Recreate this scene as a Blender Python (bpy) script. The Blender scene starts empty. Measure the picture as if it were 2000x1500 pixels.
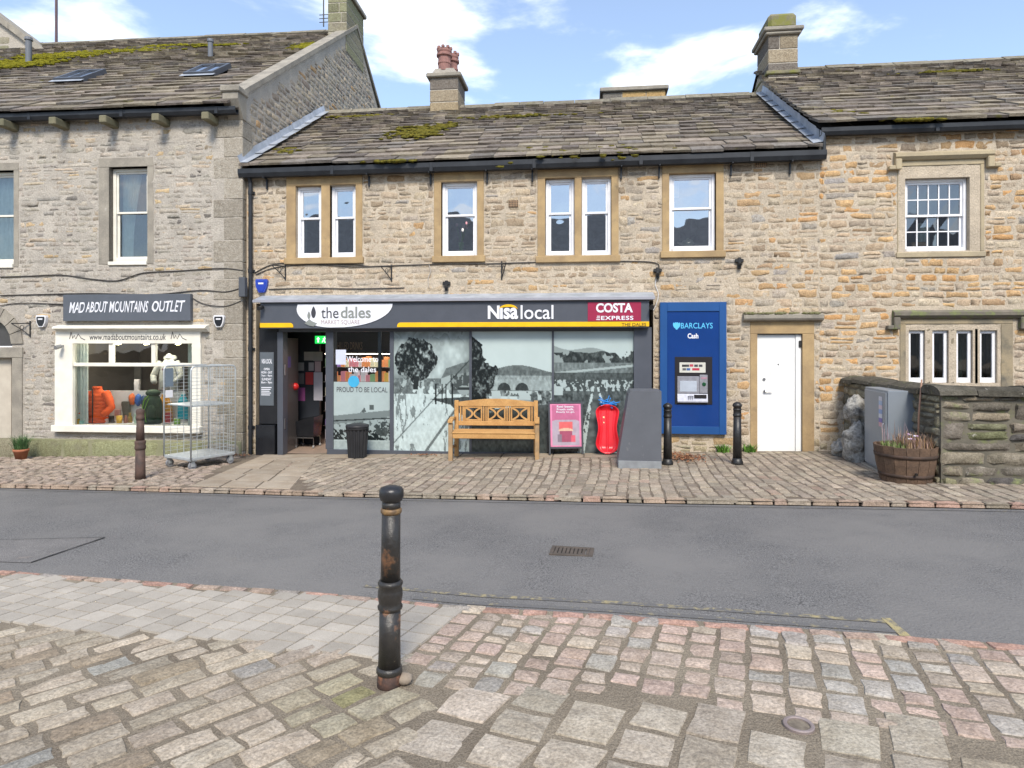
import bpy, math, random
import numpy as np
from mathutils import Vector, Matrix, noise
random.seed(7)
R = math.radians
scene = bpy.context.scene
col = scene.collection

# ------------------------------------------------------------------ camera
FPX, CX, HY, EYE = 1280.0, 1000.0, 672.0, 1.63
YAW = R(6.7)
cam_d = bpy.data.cameras.new('camera'); cam = bpy.data.objects.new('camera', cam_d)
col.objects.link(cam); scene.camera = cam
cam_d.sensor_width = 36.0; cam_d.lens = 36.0 * FPX / 2000.0
cam_d.shift_y = -(750.0 - HY) / 2000.0
cam_d.clip_end = 2000.0; cam_d.clip_start = 0.05
cam.location = (0, 0, EYE); cam.rotation_euler = (R(90), 0, YAW)

# ------------------------------------------------------------------ sky, sun, exposure
SUN_EL, SUN_AZ = R(46), R(168)          # azimuth measured clockwise from +y
w = bpy.data.worlds.new('World'); scene.world = w; w.use_nodes = True
nt = w.node_tree; nt.nodes.clear()
def wn(t, **k):
    n = nt.nodes.new(t)
    for a, b in k.items(): setattr(n, a, b)
    return n
wo = wn('ShaderNodeOutputWorld'); bg = wn('ShaderNodeBackground')
sky = wn('ShaderNodeTexSky', sky_type='NISHITA', sun_disc=False, sun_elevation=SUN_EL, sun_rotation=SUN_AZ,
         altitude=200, air_density=1.0, dust_density=0.6, ozone_density=1.6)
bg.inputs['Strength'].default_value = 0.11
# thin broken cloud laid over the clear sky, on a plane high above
tc = wn('ShaderNodeTexCoord'); sep = wn('ShaderNodeSeparateXYZ'); nt.links.new(tc.outputs['Generated'], sep.inputs[0])
mz = wn('ShaderNodeMath', operation='MAXIMUM'); nt.links.new(sep.outputs['Z'], mz.inputs[0]); mz.inputs[1].default_value = 0.0
az = wn('ShaderNodeMath', operation='ADD'); nt.links.new(mz.outputs[0], az.inputs[0]); az.inputs[1].default_value = 0.22
dx = wn('ShaderNodeMath', operation='DIVIDE'); nt.links.new(sep.outputs['X'], dx.inputs[0]); nt.links.new(az.outputs[0], dx.inputs[1])
dy = wn('ShaderNodeMath', operation='DIVIDE'); nt.links.new(sep.outputs['Y'], dy.inputs[0]); nt.links.new(az.outputs[0], dy.inputs[1])
cb = wn('ShaderNodeCombineXYZ'); nt.links.new(dx.outputs[0], cb.inputs[0]); nt.links.new(dy.outputs[0], cb.inputs[1]); cb.inputs[2].default_value = 3.7
n1 = wn('ShaderNodeTexNoise'); n1.inputs['Scale'].default_value = 1.9; n1.inputs['Detail'].default_value = 9; n1.inputs['Roughness'].default_value = 0.56
n1.inputs['Distortion'].default_value = 0.35
nt.links.new(cb.outputs[0], n1.inputs['Vector'])
cr = wn('ShaderNodeValToRGB'); cr.color_ramp.elements[0].position = 0.50; cr.color_ramp.elements[1].position = 0.70
cr.color_ramp.interpolation = 'EASE'
nt.links.new(n1.outputs['Fac'], cr.inputs[0])
mx = wn('ShaderNodeMixRGB'); nt.links.new(cr.outputs[0], mx.inputs['Fac']); nt.links.new(sky.outputs[0], mx.inputs['Color1'])
mx.inputs['Color2'].default_value = (7.6, 7.8, 8.1, 1)
veil = wn('ShaderNodeMixRGB'); veil.inputs['Fac'].default_value = 0.10; nt.links.new(mx.outputs[0], veil.inputs['Color1'])
veil.inputs['Color2'].default_value = (5.6, 5.9, 6.3, 1)      # thin high haze over the whole sky
nt.links.new(veil.outputs[0], bg.inputs['Color']); nt.links.new(bg.outputs[0], wo.inputs[0])

sun_d = bpy.data.lights.new('sun', 'SUN'); sun = bpy.data.objects.new('sun', sun_d); col.objects.link(sun)
sun_d.energy = 2.0; sun_d.angle = R(17); sun_d.color = (1.0, 0.93, 0.82)
sdir = Vector((math.sin(SUN_AZ) * math.cos(SUN_EL), math.cos(SUN_AZ) * math.cos(SUN_EL), math.sin(SUN_EL)))
sun.rotation_euler = sdir.to_track_quat('Z', 'Y').to_euler(); sun.location = sdir * 60
vs = scene.view_settings
vs.view_transform = 'Standard'; vs.look = 'None'; vs.gamma = 1.0; vs.use_curve_mapping = False
vs.exposure = 1.25

# ------------------------------------------------------------------ where things stand
FW = Vector((-math.sin(YAW), math.cos(YAW), 0)); RT = Vector((math.cos(YAW), math.sin(YAW), 0))
CAM = Vector((0, 0, EYE))
def ray(px, py): return FW * FPX + RT * (px - CX) + Vector((0, 0, HY - py))
def gz(x, y):
    y = max(-8.0, min(y, 16.0)); x = max(-16.0, min(x, 16.0))
    return 0.024 * (x + 0.88) - 0.033 * (y - 3.05)
def ong(px, py, dz=0.0):
    d = ray(px, py); t = 0.004
    for _ in range(60):
        p = CAM + d * t
        t = (gz(p.x, p.y) + dz - EYE) / d.z
    return CAM + d * t
class Frame:
    "a wall plane: local x along it, y into the building, z up"
    def __init__(s, ox, oy, rot=0.0):
        s.M = Matrix.Translation((ox, oy, 0)) @ Matrix.Rotation(rot, 4, 'Z'); s.I = s.M.inverted()
        s.c = s.I @ CAM
    def _hit(s, px, py, off):
        d = s.I.to_3x3() @ ray(px, py); t = (-off - s.c.y) / d.y
        return s.c + d * t
    def x(s, px, off=0.0): return s._hit(px, HY, off).x
    def z(s, px, py, off=0.0): return s._hit(px, py, off).z
    def side(s, px, py, xl=0.0):
        d = s.I.to_3x3() @ ray(px, py); t = (xl - s.c.x) / d.x
        p = s.c + d * t; return p.y, p.z
    def w(s, x, y, z): return s.M @ Vector((x, y, z))
Y0 = 11.56
FM = Frame(0, Y0)
_c = FM.M @ Vector((FM.x(481), 0, 0))
FL = Frame(_c.x, Y0 - 0.14, R(1.5))

# ------------------------------------------------------------------ mesh helpers
WO = {}
ID4 = Matrix.Identity(4)
class MB:
    def __init__(s, T=None, c=(1, 1, 1)):
        s.v = []; s.f = []; s.k = []; s.c = c; s.T = T or ID4
    def add(s, vs, fs, c=None):
        n = len(s.v); s.v += [tuple(v) for v in vs]; s.k += [c or s.c] * len(vs)
        s.f += [tuple(n + i for i in f) for f in fs]
        return s
    def box(s, x0, x1, y0, y1, z0, z1, b=0.0, c=None):
        if x1 < x0: x0, x1 = x1, x0
        if y1 < y0: y0, y1 = y1, y0
        if z1 < z0: z0, z1 = z1, z0
        if b <= 0:
            v = [(x, y, z) for x in (x0, x1) for y in (y0, y1) for z in (z0, z1)]
            return s.add(v, [(0, 1, 3, 2), (4, 6, 7, 5), (0, 4, 5, 1), (2, 3, 7, 6), (0, 2, 6, 4), (1, 5, 7, 3)], c)
        b = min(b, (x1 - x0) * .45, (y1 - y0) * .45, (z1 - z0) * .45)
        v = []; idx = {}
        X = (x0, x1); Y = (y0, y1); Z = (z0, z1)
        for i in (0, 1):
            for j in (0, 1):
                for k in (0, 1):
                    bx, by, bz = (b, -b)[i], (b, -b)[j], (b, -b)[k]
                    idx[i, j, k, 0] = len(v); v.append((X[i], Y[j] + by, Z[k] + bz))
                    idx[i, j, k, 1] = len(v); v.append((X[i] + bx, Y[j], Z[k] + bz))
                    idx[i, j, k, 2] = len(v); v.append((X[i] + bx, Y[j] + by, Z[k]))
        g = lambda i, j, k, a: idx[i, j, k, a]
        f = [(g(0,0,0,0), g(0,0,1,0), g(0,1,1,0), g(0,1,0,0)), (g(1,0,0,0), g(1,1,0,0), g(1,1,1,0), g(1,0,1,0)),
             (g(0,0,0,1), g(1,0,0,1), g(1,0,1,1), g(0,0,1,1)), (g(0,1,0,1), g(0,1,1,1), g(1,1,1,1), g(1,1,0,1)),
             (g(0,0,0,2), g(0,1,0,2), g(1,1,0,2), g(1,0,0,2)), (g(0,0,1,2), g(1,0,1,2), g(1,1,1,2), g(0,1,1,2))]
        for j in (0, 1):
            for k in (0, 1): f.append((g(0,j,k,1), g(1,j,k,1), g(1,j,k,2), g(0,j,k,2)))
        for i in (0, 1):
            for k in (0, 1): f.append((g(i,0,k,0), g(i,1,k,0), g(i,1,k,2), g(i,0,k,2)))
        for i in (0, 1):
            for j in (0, 1): f.append((g(i,j,0,0), g(i,j,1,0), g(i,j,1,1), g(i,j,0,1)))
        for i in (0, 1):
            for j in (0, 1):
                for k in (0, 1): f.append((g(i,j,k,0), g(i,j,k,1), g(i,j,k,2)))
        return s.add(v, f, c)
    def cyl(s, p0, p1, r0, r1=None, n=12, c=None, cap=True):
        r1 = r0 if r1 is None else r1
        p0 = Vector(p0); p1 = Vector(p1); d = (p1 - p0).normalized()
        a = d.orthogonal().normalized(); b = d.cross(a)
        v = []
        for p, r in ((p0, r0), (p1, r1)):
            for i in range(n):
                t = 2 * math.pi * i / n; v.append(p + (a * math.cos(t) + b * math.sin(t)) * r)
        f = [(i, (i + 1) % n, n + (i + 1) % n, n + i) for i in range(n)]
        if cap: f += [tuple(range(n))[::-1], tuple(range(n, 2 * n))]
        return s.add(v, f, c)
    def tube(s, path, r, n=6, c=None):
        P = [Vector(p) for p in path]; v = []; prev = None
        for i, p in enumerate(P):
            d = (P[min(i + 1, len(P) - 1)] - P[max(i - 1, 0)]).normalized()
            if prev is None: a = d.orthogonal().normalized()
            else:
                a = prev - d * prev.dot(d)
                a = a.normalized() if a.length > 1e-6 else d.orthogonal().normalized()
            prev = a; b = d.cross(a)
            rr = r[i] if isinstance(r, (list, tuple)) else r
            for k in range(n):
                t = 2 * math.pi * k / n; v.append(p + (a * math.cos(t) + b * math.sin(t)) * rr)
        m = len(P)
        f = [(i * n + k, i * n + (k + 1) % n, (i + 1) * n + (k + 1) % n, (i + 1) * n + k) for i in range(m - 1) for k in range(n)]
        f += [tuple(range(n))[::-1], tuple(range((m - 1) * n, m * n))]
        return s.add(v, f, c)
    def lathe(s, prof, cx=0, cy=0, n=24, c=None, sx=1, sy=1):
        v = []; m = len(prof)
        for r, z in prof:
            for k in range(n):
                t = 2 * math.pi * k / n; v.append((cx + r * math.cos(t) * sx, cy + r * math.sin(t) * sy, z))
        f = [(i * n + k, i * n + (k + 1) % n, (i + 1) * n + (k + 1) % n, (i + 1) * n + k) for i in range(m - 1) for k in range(n)]
        f += [tuple(range(n))[::-1], tuple(range((m - 1) * n, m * n))]
        return s.add(v, f, c)
    def prism(s, poly, y0, y1, c=None, axis='y'):
        "polygon in x-z (axis y), y-z (axis x) or x-y (axis z), pushed along the axis"
        n = len(poly)
        def mk(a, b, t): return {'y': (a, t, b), 'x': (t, a, b), 'z': (a, b, t)}[axis]
        v = [mk(a, b, y0) for a, b in poly] + [mk(a, b, y1) for a, b in poly]
        f = [tuple(range(n)), tuple(range(2 * n - 1, n - 1, -1))] + [(i, n + i, n + (i + 1) % n, (i + 1) % n) for i in range(n)]
        return s.add(v, f, c)
    def blob(s, cx, cy, cz, rx, ry, rz, n=10, m=7, amp=0.0, fr=3.0, seed=0.0, c=None):
        v = []
        for i in range(m + 1):
            ph = math.pi * i / m
            for k in range(n):
                t = 2 * math.pi * k / n
                d = Vector((math.sin(ph) * math.cos(t), math.sin(ph) * math.sin(t), math.cos(ph)))
                q = 1 + amp * noise.noise(d * fr + Vector((seed, seed * .7, -seed)))
                v.append((cx + d.x * rx * q, cy + d.y * ry * q, cz + d.z * rz * q))
        f = [(i * n + k, (i + 1) * n + k, (i + 1) * n + (k + 1) % n, i * n + (k + 1) % n) for i in range(m) for k in range(n)]
        return s.add(v, f, c)
    def build(s, name, mat, parent=None, smooth=False, origin=None, kind=None, xf=None):
        T = s.T
        W = [T @ Vector(v) for v in s.v]
        if origin is None:
            lo = [min(p[i] for p in W) for i in range(3)]; hi = [max(p[i] for p in W) for i in range(3)]
            origin = Vector(((lo[0] + hi[0]) / 2, (lo[1] + hi[1]) / 2, lo[2]))
        origin = Vector(origin)
        me = bpy.data.meshes.new(name)
        me.from_pydata([tuple(p - origin) for p in W], [], s.f)
        a = me.color_attributes.new('Col', 'FLOAT_COLOR', 'POINT')
        a.data.foreach_set('color', [q for k in s.k for q in (k[0], k[1], k[2], 1.0)])
        if isinstance(smooth, tuple): me.polygons.foreach_set('use_smooth', [i % smooth[0] in smooth[1] for i in range(len(me.polygons))])
        elif smooth: me.polygons.foreach_set('use_smooth', [True] * len(me.polygons))
        me.materials.append(mat)
        o = bpy.data.objects.new(name, me); col.objects.link(o)
        WO[o] = origin
        if parent is not None: o.parent = parent; o.location = origin - WO[parent]
        else: o.location = origin
        if kind: o['kind'] = kind
        return o
def tag(o, label, cat, group=None):
    o['label'] = label; o['category'] = cat
    if group: o['group'] = group
    return o
def thing(name, loc, label, cat, group=None):
    o = bpy.data.objects.new(name, None); col.objects.link(o); o.empty_display_size = 0.2
    o.location = loc; WO[o] = Vector(loc)
    return tag(o, label, cat, group)
def copy_tree(o, parent=None, loc=None):
    c = o.copy(); col.objects.link(c); c.parent = parent
    if loc is not None: c.location = loc
    for ch in list(o.children): copy_tree(ch, c)
    return c
def at(p, rz=0.0, tilt=None):
    m = Matrix.Translation(p) @ Matrix.Rotation(rz, 4, 'Z')
    return m @ tilt if tilt is not None else m

# ------------------------------------------------------------------ materials
MATS = {}
def mat(name, c1, c2=None, rough=0.8, metal=0.0, vs=6.0, bump=0.15, bs=40.0, attr=False, spec=0.3, thr=(0.35, 0.65),
        fine=0.0, moss=None, dark=None, dist=0.01, coat=0.0, trans=0.0, detail=5.0):
    if name in MATS: return MATS[name]
    m = bpy.data.materials.new(name); m.use_nodes = True; t = m.node_tree; N = t.nodes; L = t.links
    b = N['Principled BSDF']
    b.inputs['Roughness'].default_value = rough; b.inputs['Metallic'].default_value = metal
    b.inputs['Specular IOR Level'].default_value = spec
    b.inputs['Coat Weight'].default_value = coat
    b.inputs['Transmission Weight'].default_value = trans
    g = N.new('ShaderNodeNewGeometry'); P = g.outputs['Position']
    def nz(sc, det=detail, ro=0.6):
        n = N.new('ShaderNodeTexNoise'); n.inputs['Scale'].default_value = sc; n.inputs['Detail'].default_value = det
        n.inputs['Roughness'].default_value = ro; L.new(P, n.inputs['Vector']); return n.outputs['Fac']
    def ramp(src, a, b_):
        r = N.new('ShaderNodeMapRange'); r.inputs['From Min'].default_value = a; r.inputs['From Max'].default_value = b_
        L.new(src, r.inputs['Value']); return r.outputs['Result']
    def mix(fac, a, b_, mode='MIX'):
        n = N.new('ShaderNodeMixRGB'); n.blend_type = mode
        for i, q in ((0, fac), (1, a), (2, b_)):
            if isinstance(q, (int, float)): n.inputs[i].default_value = q
            elif isinstance(q, tuple): n.inputs[i].default_value = (*q[:3], 1)
            else: L.new(q, n.inputs[i])
        return n.outputs[0]
    c2 = c2 or tuple(x * 0.72 for x in c1)
    c = mix(ramp(nz(vs), *thr), c1, c2)
    if attr:
        an = N.new('ShaderNodeAttribute'); an.attribute_name = 'Col'
        c = mix(1.0, c, an.outputs['Color'], 'MULTIPLY')
    if fine:
        f = ramp(nz(bs * 2.2, 3, 0.7), 0.3, 0.7)
        c = mix(fine, c, mix(f, (0.0, 0.0, 0.0), (1, 1, 1)), 'OVERLAY')
    if dark:      # (colour, scale, lo, hi): blotches of weathering
        c = mix(ramp(nz(dark[1], 7, 0.65), dark[2], dark[3]), c, dark[0])
    if moss:
        c = mix(ramp(nz(moss[1], 8, 0.7), moss[2], moss[3]), c, moss[0])
    if len(c1) and not isinstance(c, tuple): L.new(c, b.inputs['Base Color'])
    if bump:
        bn = N.new('ShaderNodeBump'); bn.inputs['Strength'].default_value = bump; bn.inputs['Distance'].default_value = dist
        L.new(nz(bs, 8, 0.65), bn.inputs['Height']); L.new(bn.outputs[0], b.inputs['Normal'])
    MATS[name] = m
    return m
def plain(name, c, rough=0.5, metal=0.0, spec=0.4, emit=0.0, var=0.0):
    if name in MATS: return MATS[name]
    if not emit: return mat(name, c, tuple(x * (0.88 - var) for x in c), rough=rough, metal=metal, spec=spec, vs=5, bump=0.03, bs=60)
    m = bpy.data.materials.new(name); m.use_nodes = True; b = m.node_tree.nodes['Principled BSDF']
    b.inputs['Base Color'].default_value = (*c, 1); b.inputs['Roughness'].default_value = rough
    b.inputs['Emission Color'].default_value = (*c, 1); b.inputs['Emission Strength'].default_value = emit
    MATS[name] = m; return m
def attr_mat(name, rough=0.6, spec=0.3, emit=0.0):
    "colour straight from the piece: print, posters, packets"
    if name in MATS: return MATS[name]
    m = bpy.data.materials.new(name); m.use_nodes = True; t = m.node_tree; b = t.nodes['Principled BSDF']
    a = t.nodes.new('ShaderNodeAttribute'); a.attribute_name = 'Col'
    t.links.new(a.outputs['Color'], b.inputs['Base Color']); b.inputs['Roughness'].default_value = rough
    b.inputs['Specular IOR Level'].default_value = spec
    if emit:
        t.links.new(a.outputs['Color'], b.inputs['Emission Color']); b.inputs['Emission Strength'].default_value = emit
    MATS[name] = m; return m
def glass(name, tint=(0.8, 0.9, 0.9), refl=0.12, clear=0.75):
    if name in MATS: return MATS[name]
    m = bpy.data.materials.new(name); m.use_nodes = True; t = m.node_tree; N = t.nodes; L = t.links
    N.remove(N['Principled BSDF']); o = N['Material Output']
    tr = N.new('ShaderNodeBsdfTransparent'); tr.inputs[0].default_value = (*[x * clear for x in tint], 1)
    gl = N.new('ShaderNodeBsdfGlossy'); gl.inputs['Roughness'].default_value = 0.015; gl.inputs[0].default_value = (0.95, 0.97, 1, 1)
    fr = N.new('ShaderNodeFresnel'); fr.inputs[0].default_value = 1.5
    ad = N.new('ShaderNodeMath'); ad.operation = 'ADD'; ad.inputs[1].default_value = refl; ad.use_clamp = True; L.new(fr.outputs[0], ad.inputs[0])
    # old panes are not flat: slow waviness
    g = N.new('ShaderNodeNewGeometry'); n = N.new('ShaderNodeTexNoise'); n.inputs['Scale'].default_value = 2.2; n.inputs['Detail'].default_value = 1
    L.new(g.outputs['Position'], n.inputs['Vector']); bp = N.new('ShaderNodeBump'); bp.inputs['Strength'].default_value = 0.12; bp.inputs['Distance'].default_value = 0.05
    L.new(n.outputs['Fac'], bp.inputs['Height']); L.new(bp.outputs[0], gl.inputs['Normal'])
    mxs = N.new('ShaderNodeMixShader'); L.new(ad.outputs[0], mxs.inputs[0]); L.new(tr.outputs[0], mxs.inputs[1]); L.new(gl.outputs[0], mxs.inputs[2])
    L.new(mxs.outputs[0], o.inputs[0]); MATS[name] = m; return m
WHITE = (1, 1, 1)
M_stone = mat('rubble_stone', WHITE, (0.76, 0.73, 0.70), attr=True, rough=0.92, vs=17, bump=1.0, bs=34, fine=0.45, dist=0.018, spec=0.15, dark=((0.15, 0.13, 0.11), 1.7, 0.60, 0.80))
M_mortar = mat('lime_mortar', (0.49, 0.415, 0.32), (0.39, 0.33, 0.255), rough=0.95, vs=3.0, bump=0.9, bs=30, fine=0.3, dist=0.02, spec=0.1)
M_mortar_g = mat('grey_mortar', (0.435, 0.395, 0.34), (0.335, 0.305, 0.265), rough=0.95, vs=2.2, bump=0.9, bs=30, fine=0.3, dist=0.02, spec=0.1)
M_dress = mat('dressed_sandstone', (0.40, 0.285, 0.15), (0.29, 0.205, 0.115), rough=0.85, vs=3.5, bump=0.25, bs=60, fine=0.2, spec=0.15,
              dark=((0.13, 0.11, 0.085), 2.3, 0.60, 0.80))
M_dress_g = mat('grey_dressed_stone', (0.32, 0.29, 0.24), (0.22, 0.20, 0.17), rough=0.88, vs=3.0, bump=0.35, bs=45, fine=0.25, spec=0.15,
                dark=((0.12, 0.11, 0.09), 2.0, 0.58, 0.8))
M_slate = mat('stone_slate', WHITE, (0.66, 0.64, 0.62), attr=True, rough=0.9, vs=9, bump=0.8, bs=30, fine=0.4, dist=0.015, spec=0.2,
              dark=((0.26, 0.25, 0.20), 7.0, 0.60, 0.74), moss=((0.15, 0.14, 0.035), 2.4, 0.62, 0.72))
M_underlay = mat('roof_underlay', (0.03, 0.027, 0.025), rough=0.95)
M_moss = mat('roof_moss', (0.20, 0.165, 0.03), (0.10, 0.10, 0.025), rough=1, vs=14, bump=1, bs=60, dist=0.03, spec=0.05)
M_lead = mat('lead_sheet', (0.44, 0.47, 0.52), (0.30, 0.33, 0.37), rough=0.5, metal=0.3, vs=4, bump=0.3, bs=14)
M_black = mat('black_gutter_paint', (0.018, 0.02, 0.024), (0.03, 0.033, 0.038), rough=0.45, vs=4, bump=0.1, bs=30)
M_white = mat('white_window_paint', (0.80, 0.80, 0.82), (0.70, 0.70, 0.72), rough=0.4, vs=5, bump=0.05, bs=30)
M_cream = mat('cream_paint', (0.74, 0.71, 0.62), (0.64, 0.61, 0.53), rough=0.5, vs=4, bump=0.08, bs=25)
M_room = mat('dim_room_wall', (0.26, 0.25, 0.24), rough=0.9)
M_curtain = mat('net_curtain', (0.62, 0.66, 0.62), (0.5, 0.55, 0.52), rough=0.9, vs=8, bump=0.1)
M_glass = glass('window_glass', refl=0.34, clear=0.62)
M_shopglass = glass('shop_glass', refl=0.02, clear=0.92)
M_attr = attr_mat('printed_colour')
M_iron = mat('cast_iron_black', (0.012, 0.012, 0.013), (0.022, 0.021, 0.02), rough=0.42, vs=9, bump=0.25, bs=50, spec=0.5)
# ------------------------------------------------------------------ masonry and roofs
def stone_piece(mb, x0, x1, z0, z1, proud, c, rnd, jit=0.017):
    "one rubble stone on the plane y = 0, its rim sunk in the mortar"
    nx, nz = 4, 3; v = []
    sx, sz = x1 - x0, z1 - z0; sd = rnd.random() * 50
    j = min(jit, sz * .2)
    tilt = rnd.uniform(-.06, .06) * sz
    for k in range(nz + 1):
        for i in range(nx + 1):
            u, t = (0, .11, .5, .89, 1)[i], (0, .2, .8, 1)[k]
            x = x0 + sx * u; z = z0 + sz * t + tilt * (u - .5)
            edge = i in (0, nx) or k in (0, nz)
            if i in (0, nx) and k in (0, nz):
                x += sx * .05 * rnd.random() * (1 if i == 0 else -1); z += sz * .14 * rnd.random() * (1 if k == 0 else -1)
            x += rnd.uniform(-j, j) * 1.3; z += rnd.uniform(-j, j)
            z += .016 * noise.noise(Vector((x * 1.1, z * 1.3, 3.3)))
            y = 0.005 if edge else -proud * (0.35 + 0.95 * rnd.random())
            v.append((x, y, z))
    f = [(k * (nx + 1) + i, k * (nx + 1) + i + 1, (k + 1) * (nx + 1) + i + 1, (k + 1) * (nx + 1) + i) for k in range(nz) for i in range(nx)]
    mb.add(v, f, c)
def cut(x0, x1, z0, z1, opens, m=0.012):
    "pieces of a stone left beside the openings"
    out = [(x0, x1)]
    for (a, b, c, d) in opens:
        if z1 <= c + .015 or z0 >= d - .015: continue
        n = []
        for (p, q) in out:
            if q <= a - m or p >= b + m: n.append((p, q)); continue
            if p < a - m: n.append((p, a - m))
            if q > b + m: n.append((b + m, q))
        out = n
    return [o for o in out if o[1] - o[0] > 0.05]
def rubble(T, parent, x0, x1, z0, z1, opens, hr, lr, pal, proud, seed, gap=0.016, top=None, maxobj=300, m=M_stone, name='stone', keep=None, split=0.25):
    rnd = random.Random(seed); st = []
    z = z0
    while z < z1:
        h = rnd.uniform(*hr)
        if z + h > z1 - .03: h = z1 - z
        x = x0 - rnd.random() * .2
        while x < x1:
            l = rnd.uniform(*lr) * (1.5 if rnd.random() < .12 else 1)
            a, b = max(x, x0), min(x + l, x1)
            if b - a > .04:
                zz = [(z, z + h)]
                if h > hr[0] * 1.35 and rnd.random() < split:
                    q = z + h * rnd.uniform(.4, .6); zz = [(z, q), (q, z + h)]
                for (c, d) in zz:
                    for (p, q) in cut(a, b, c, d, opens):
                        if top and d > min(top(p), top(q)) - .02: continue
                        if keep and not keep((p + q) / 2, (c + d) / 2): continue
                        st.append((p + gap / 2, q - gap / 2, c + gap / 2, d - gap / 2))
            x += l
        z += h
    st = [s for s in st if s[1] - s[0] > .03 and s[3] - s[2] > .02]
    st.sort(key=lambda s: -(s[1] - s[0]) * (s[3] - s[2]))
    rest = MB(T)
    for i, s in enumerate(st):
        c, pr = pal(rnd, (s[0] + s[1]) / 2, (s[2] + s[3]) / 2)
        if i < maxobj:
            b = MB(T); stone_piece(b, *s, proud * pr, c, rnd); b.build(name, m, parent, smooth=(12, (5, 6)))
        else: stone_piece(rest, *s, proud * pr, c, rnd)
    if rest.v: rest.build('small_' + name + 's', m, parent, smooth=(12, (5, 6)), kind='stuff')
def sheet(mb, x0, x1, z0, z1, opens, depth=0.25, c=None, seed=1.0, rough=1.0):
    xs = sorted({x0, x1, *[min(max(o[i], x0), x1) for o in opens for i in (0, 1)]})
    zs = sorted({z0, z1, *[min(max(o[i], z0), z1) for o in opens for i in (2, 3)]})
    for a, b in zip(xs, xs[1:]):
        for d, e in zip(zs, zs[1:]):
            mxx, mzz = (a + b) / 2, (d + e) / 2
            if any(o[0] < mxx < o[1] and o[2] < mzz < o[3] for o in opens): continue
            nx, nz = max(1, int((b - a) / .055)), max(1, int((e - d) / .055)); v = []
            for k in range(nz + 1):
                for i in range(nx + 1):
                    x, z = a + (b - a) * i / nx, d + (e - d) * k / nz
                    q = noise.noise(Vector((x * 4.3, z * 6.1, seed))) + .6 * noise.noise(Vector((x * 13, z * 15, seed + 4)))
                    v.append((x, 0 if i in (0, nx) or k in (0, nz) else -.0105 * max(-.4, q + .25) * rough, z))
            mb.add(v, [(k * (nx + 1) + i, k * (nx + 1) + i + 1, (k + 1) * (nx + 1) + i + 1, (k + 1) * (nx + 1) + i) for k in range(nz) for i in range(nx)], c)
    for (a, b, d, e) in opens:
        a, b, d, e = max(a, x0), min(b, x1), max(d, z0), min(e, z1)
        if b <= a or e <= d: continue
        for q in (((a, 0, d), (a, depth, d), (a, depth, e), (a, 0, e)), ((b, 0, d), (b, depth, d), (b, depth, e), (b, 0, e)),
                  ((a, 0, e), (b, 0, e), (b, depth, e), (a, depth, e)), ((a, 0, d), (b, 0, d), (b, depth, d), (a, depth, d))):
            mb.add(q, [(0, 1, 2, 3)], c)
def pick(rnd, table):
    t = rnd.random() * sum(w for w, _ in table)
    for w, c in table:
        t -= w
        if t <= 0: break
    q = rnd.uniform(.98, 1.26) if table in (BEIGE, OCHRE, GREYB, GABLE) else rnd.uniform(.86, 1.14); return tuple(x * q * rnd.uniform(.985, 1.015) for x in c)
BEIGE = [(10, (.41, .33, .24)), (6, (.37, .31, .235)), (4, (.34, .30, .25)), (3, (.47, .39, .285)), (1.6, (.45, .27, .11)), (1.5, (.27, .205, .14)), (.7, (.30, .29, .28))]
OCHRE = [(8, (.43, .33, .225)), (5, (.48, .31, .15)), (3.2, (.50, .275, .105)), (5, (.38, .315, .24)), (2, (.33, .22, .125)), (2, (.47, .40, .30)), (1, (.30, .28, .25))]
GREYB = [(10, (.365, .33, .28)), (6, (.33, .305, .265)), (3, (.41, .345, .265)), (2, (.285, .265, .235)), (.6, (.43, .33, .20)), (.5, (.17, .155, .14))]
GABLE = [(8, (.37, .32, .25)), (5, (.30, .265, .215)), (3, (.43, .36, .27)), (2, (.24, .20, .165)), (1, (.40, .27, .15))]
DARKW = [(7, (.17, .15, .125)), (4, (.23, .20, .155)), (3, (.29, .245, .18)), (2, (.20, .205, .115)), (1, (.11, .10, .095))]
def algae(c, rnd, a):
    g = (.20, .21, .105); a = max(0, min(.75, a)) * rnd.uniform(.5, 1.1)
    return tuple(x * (1 - a) + y * a for x, y in zip(c, g))
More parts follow.
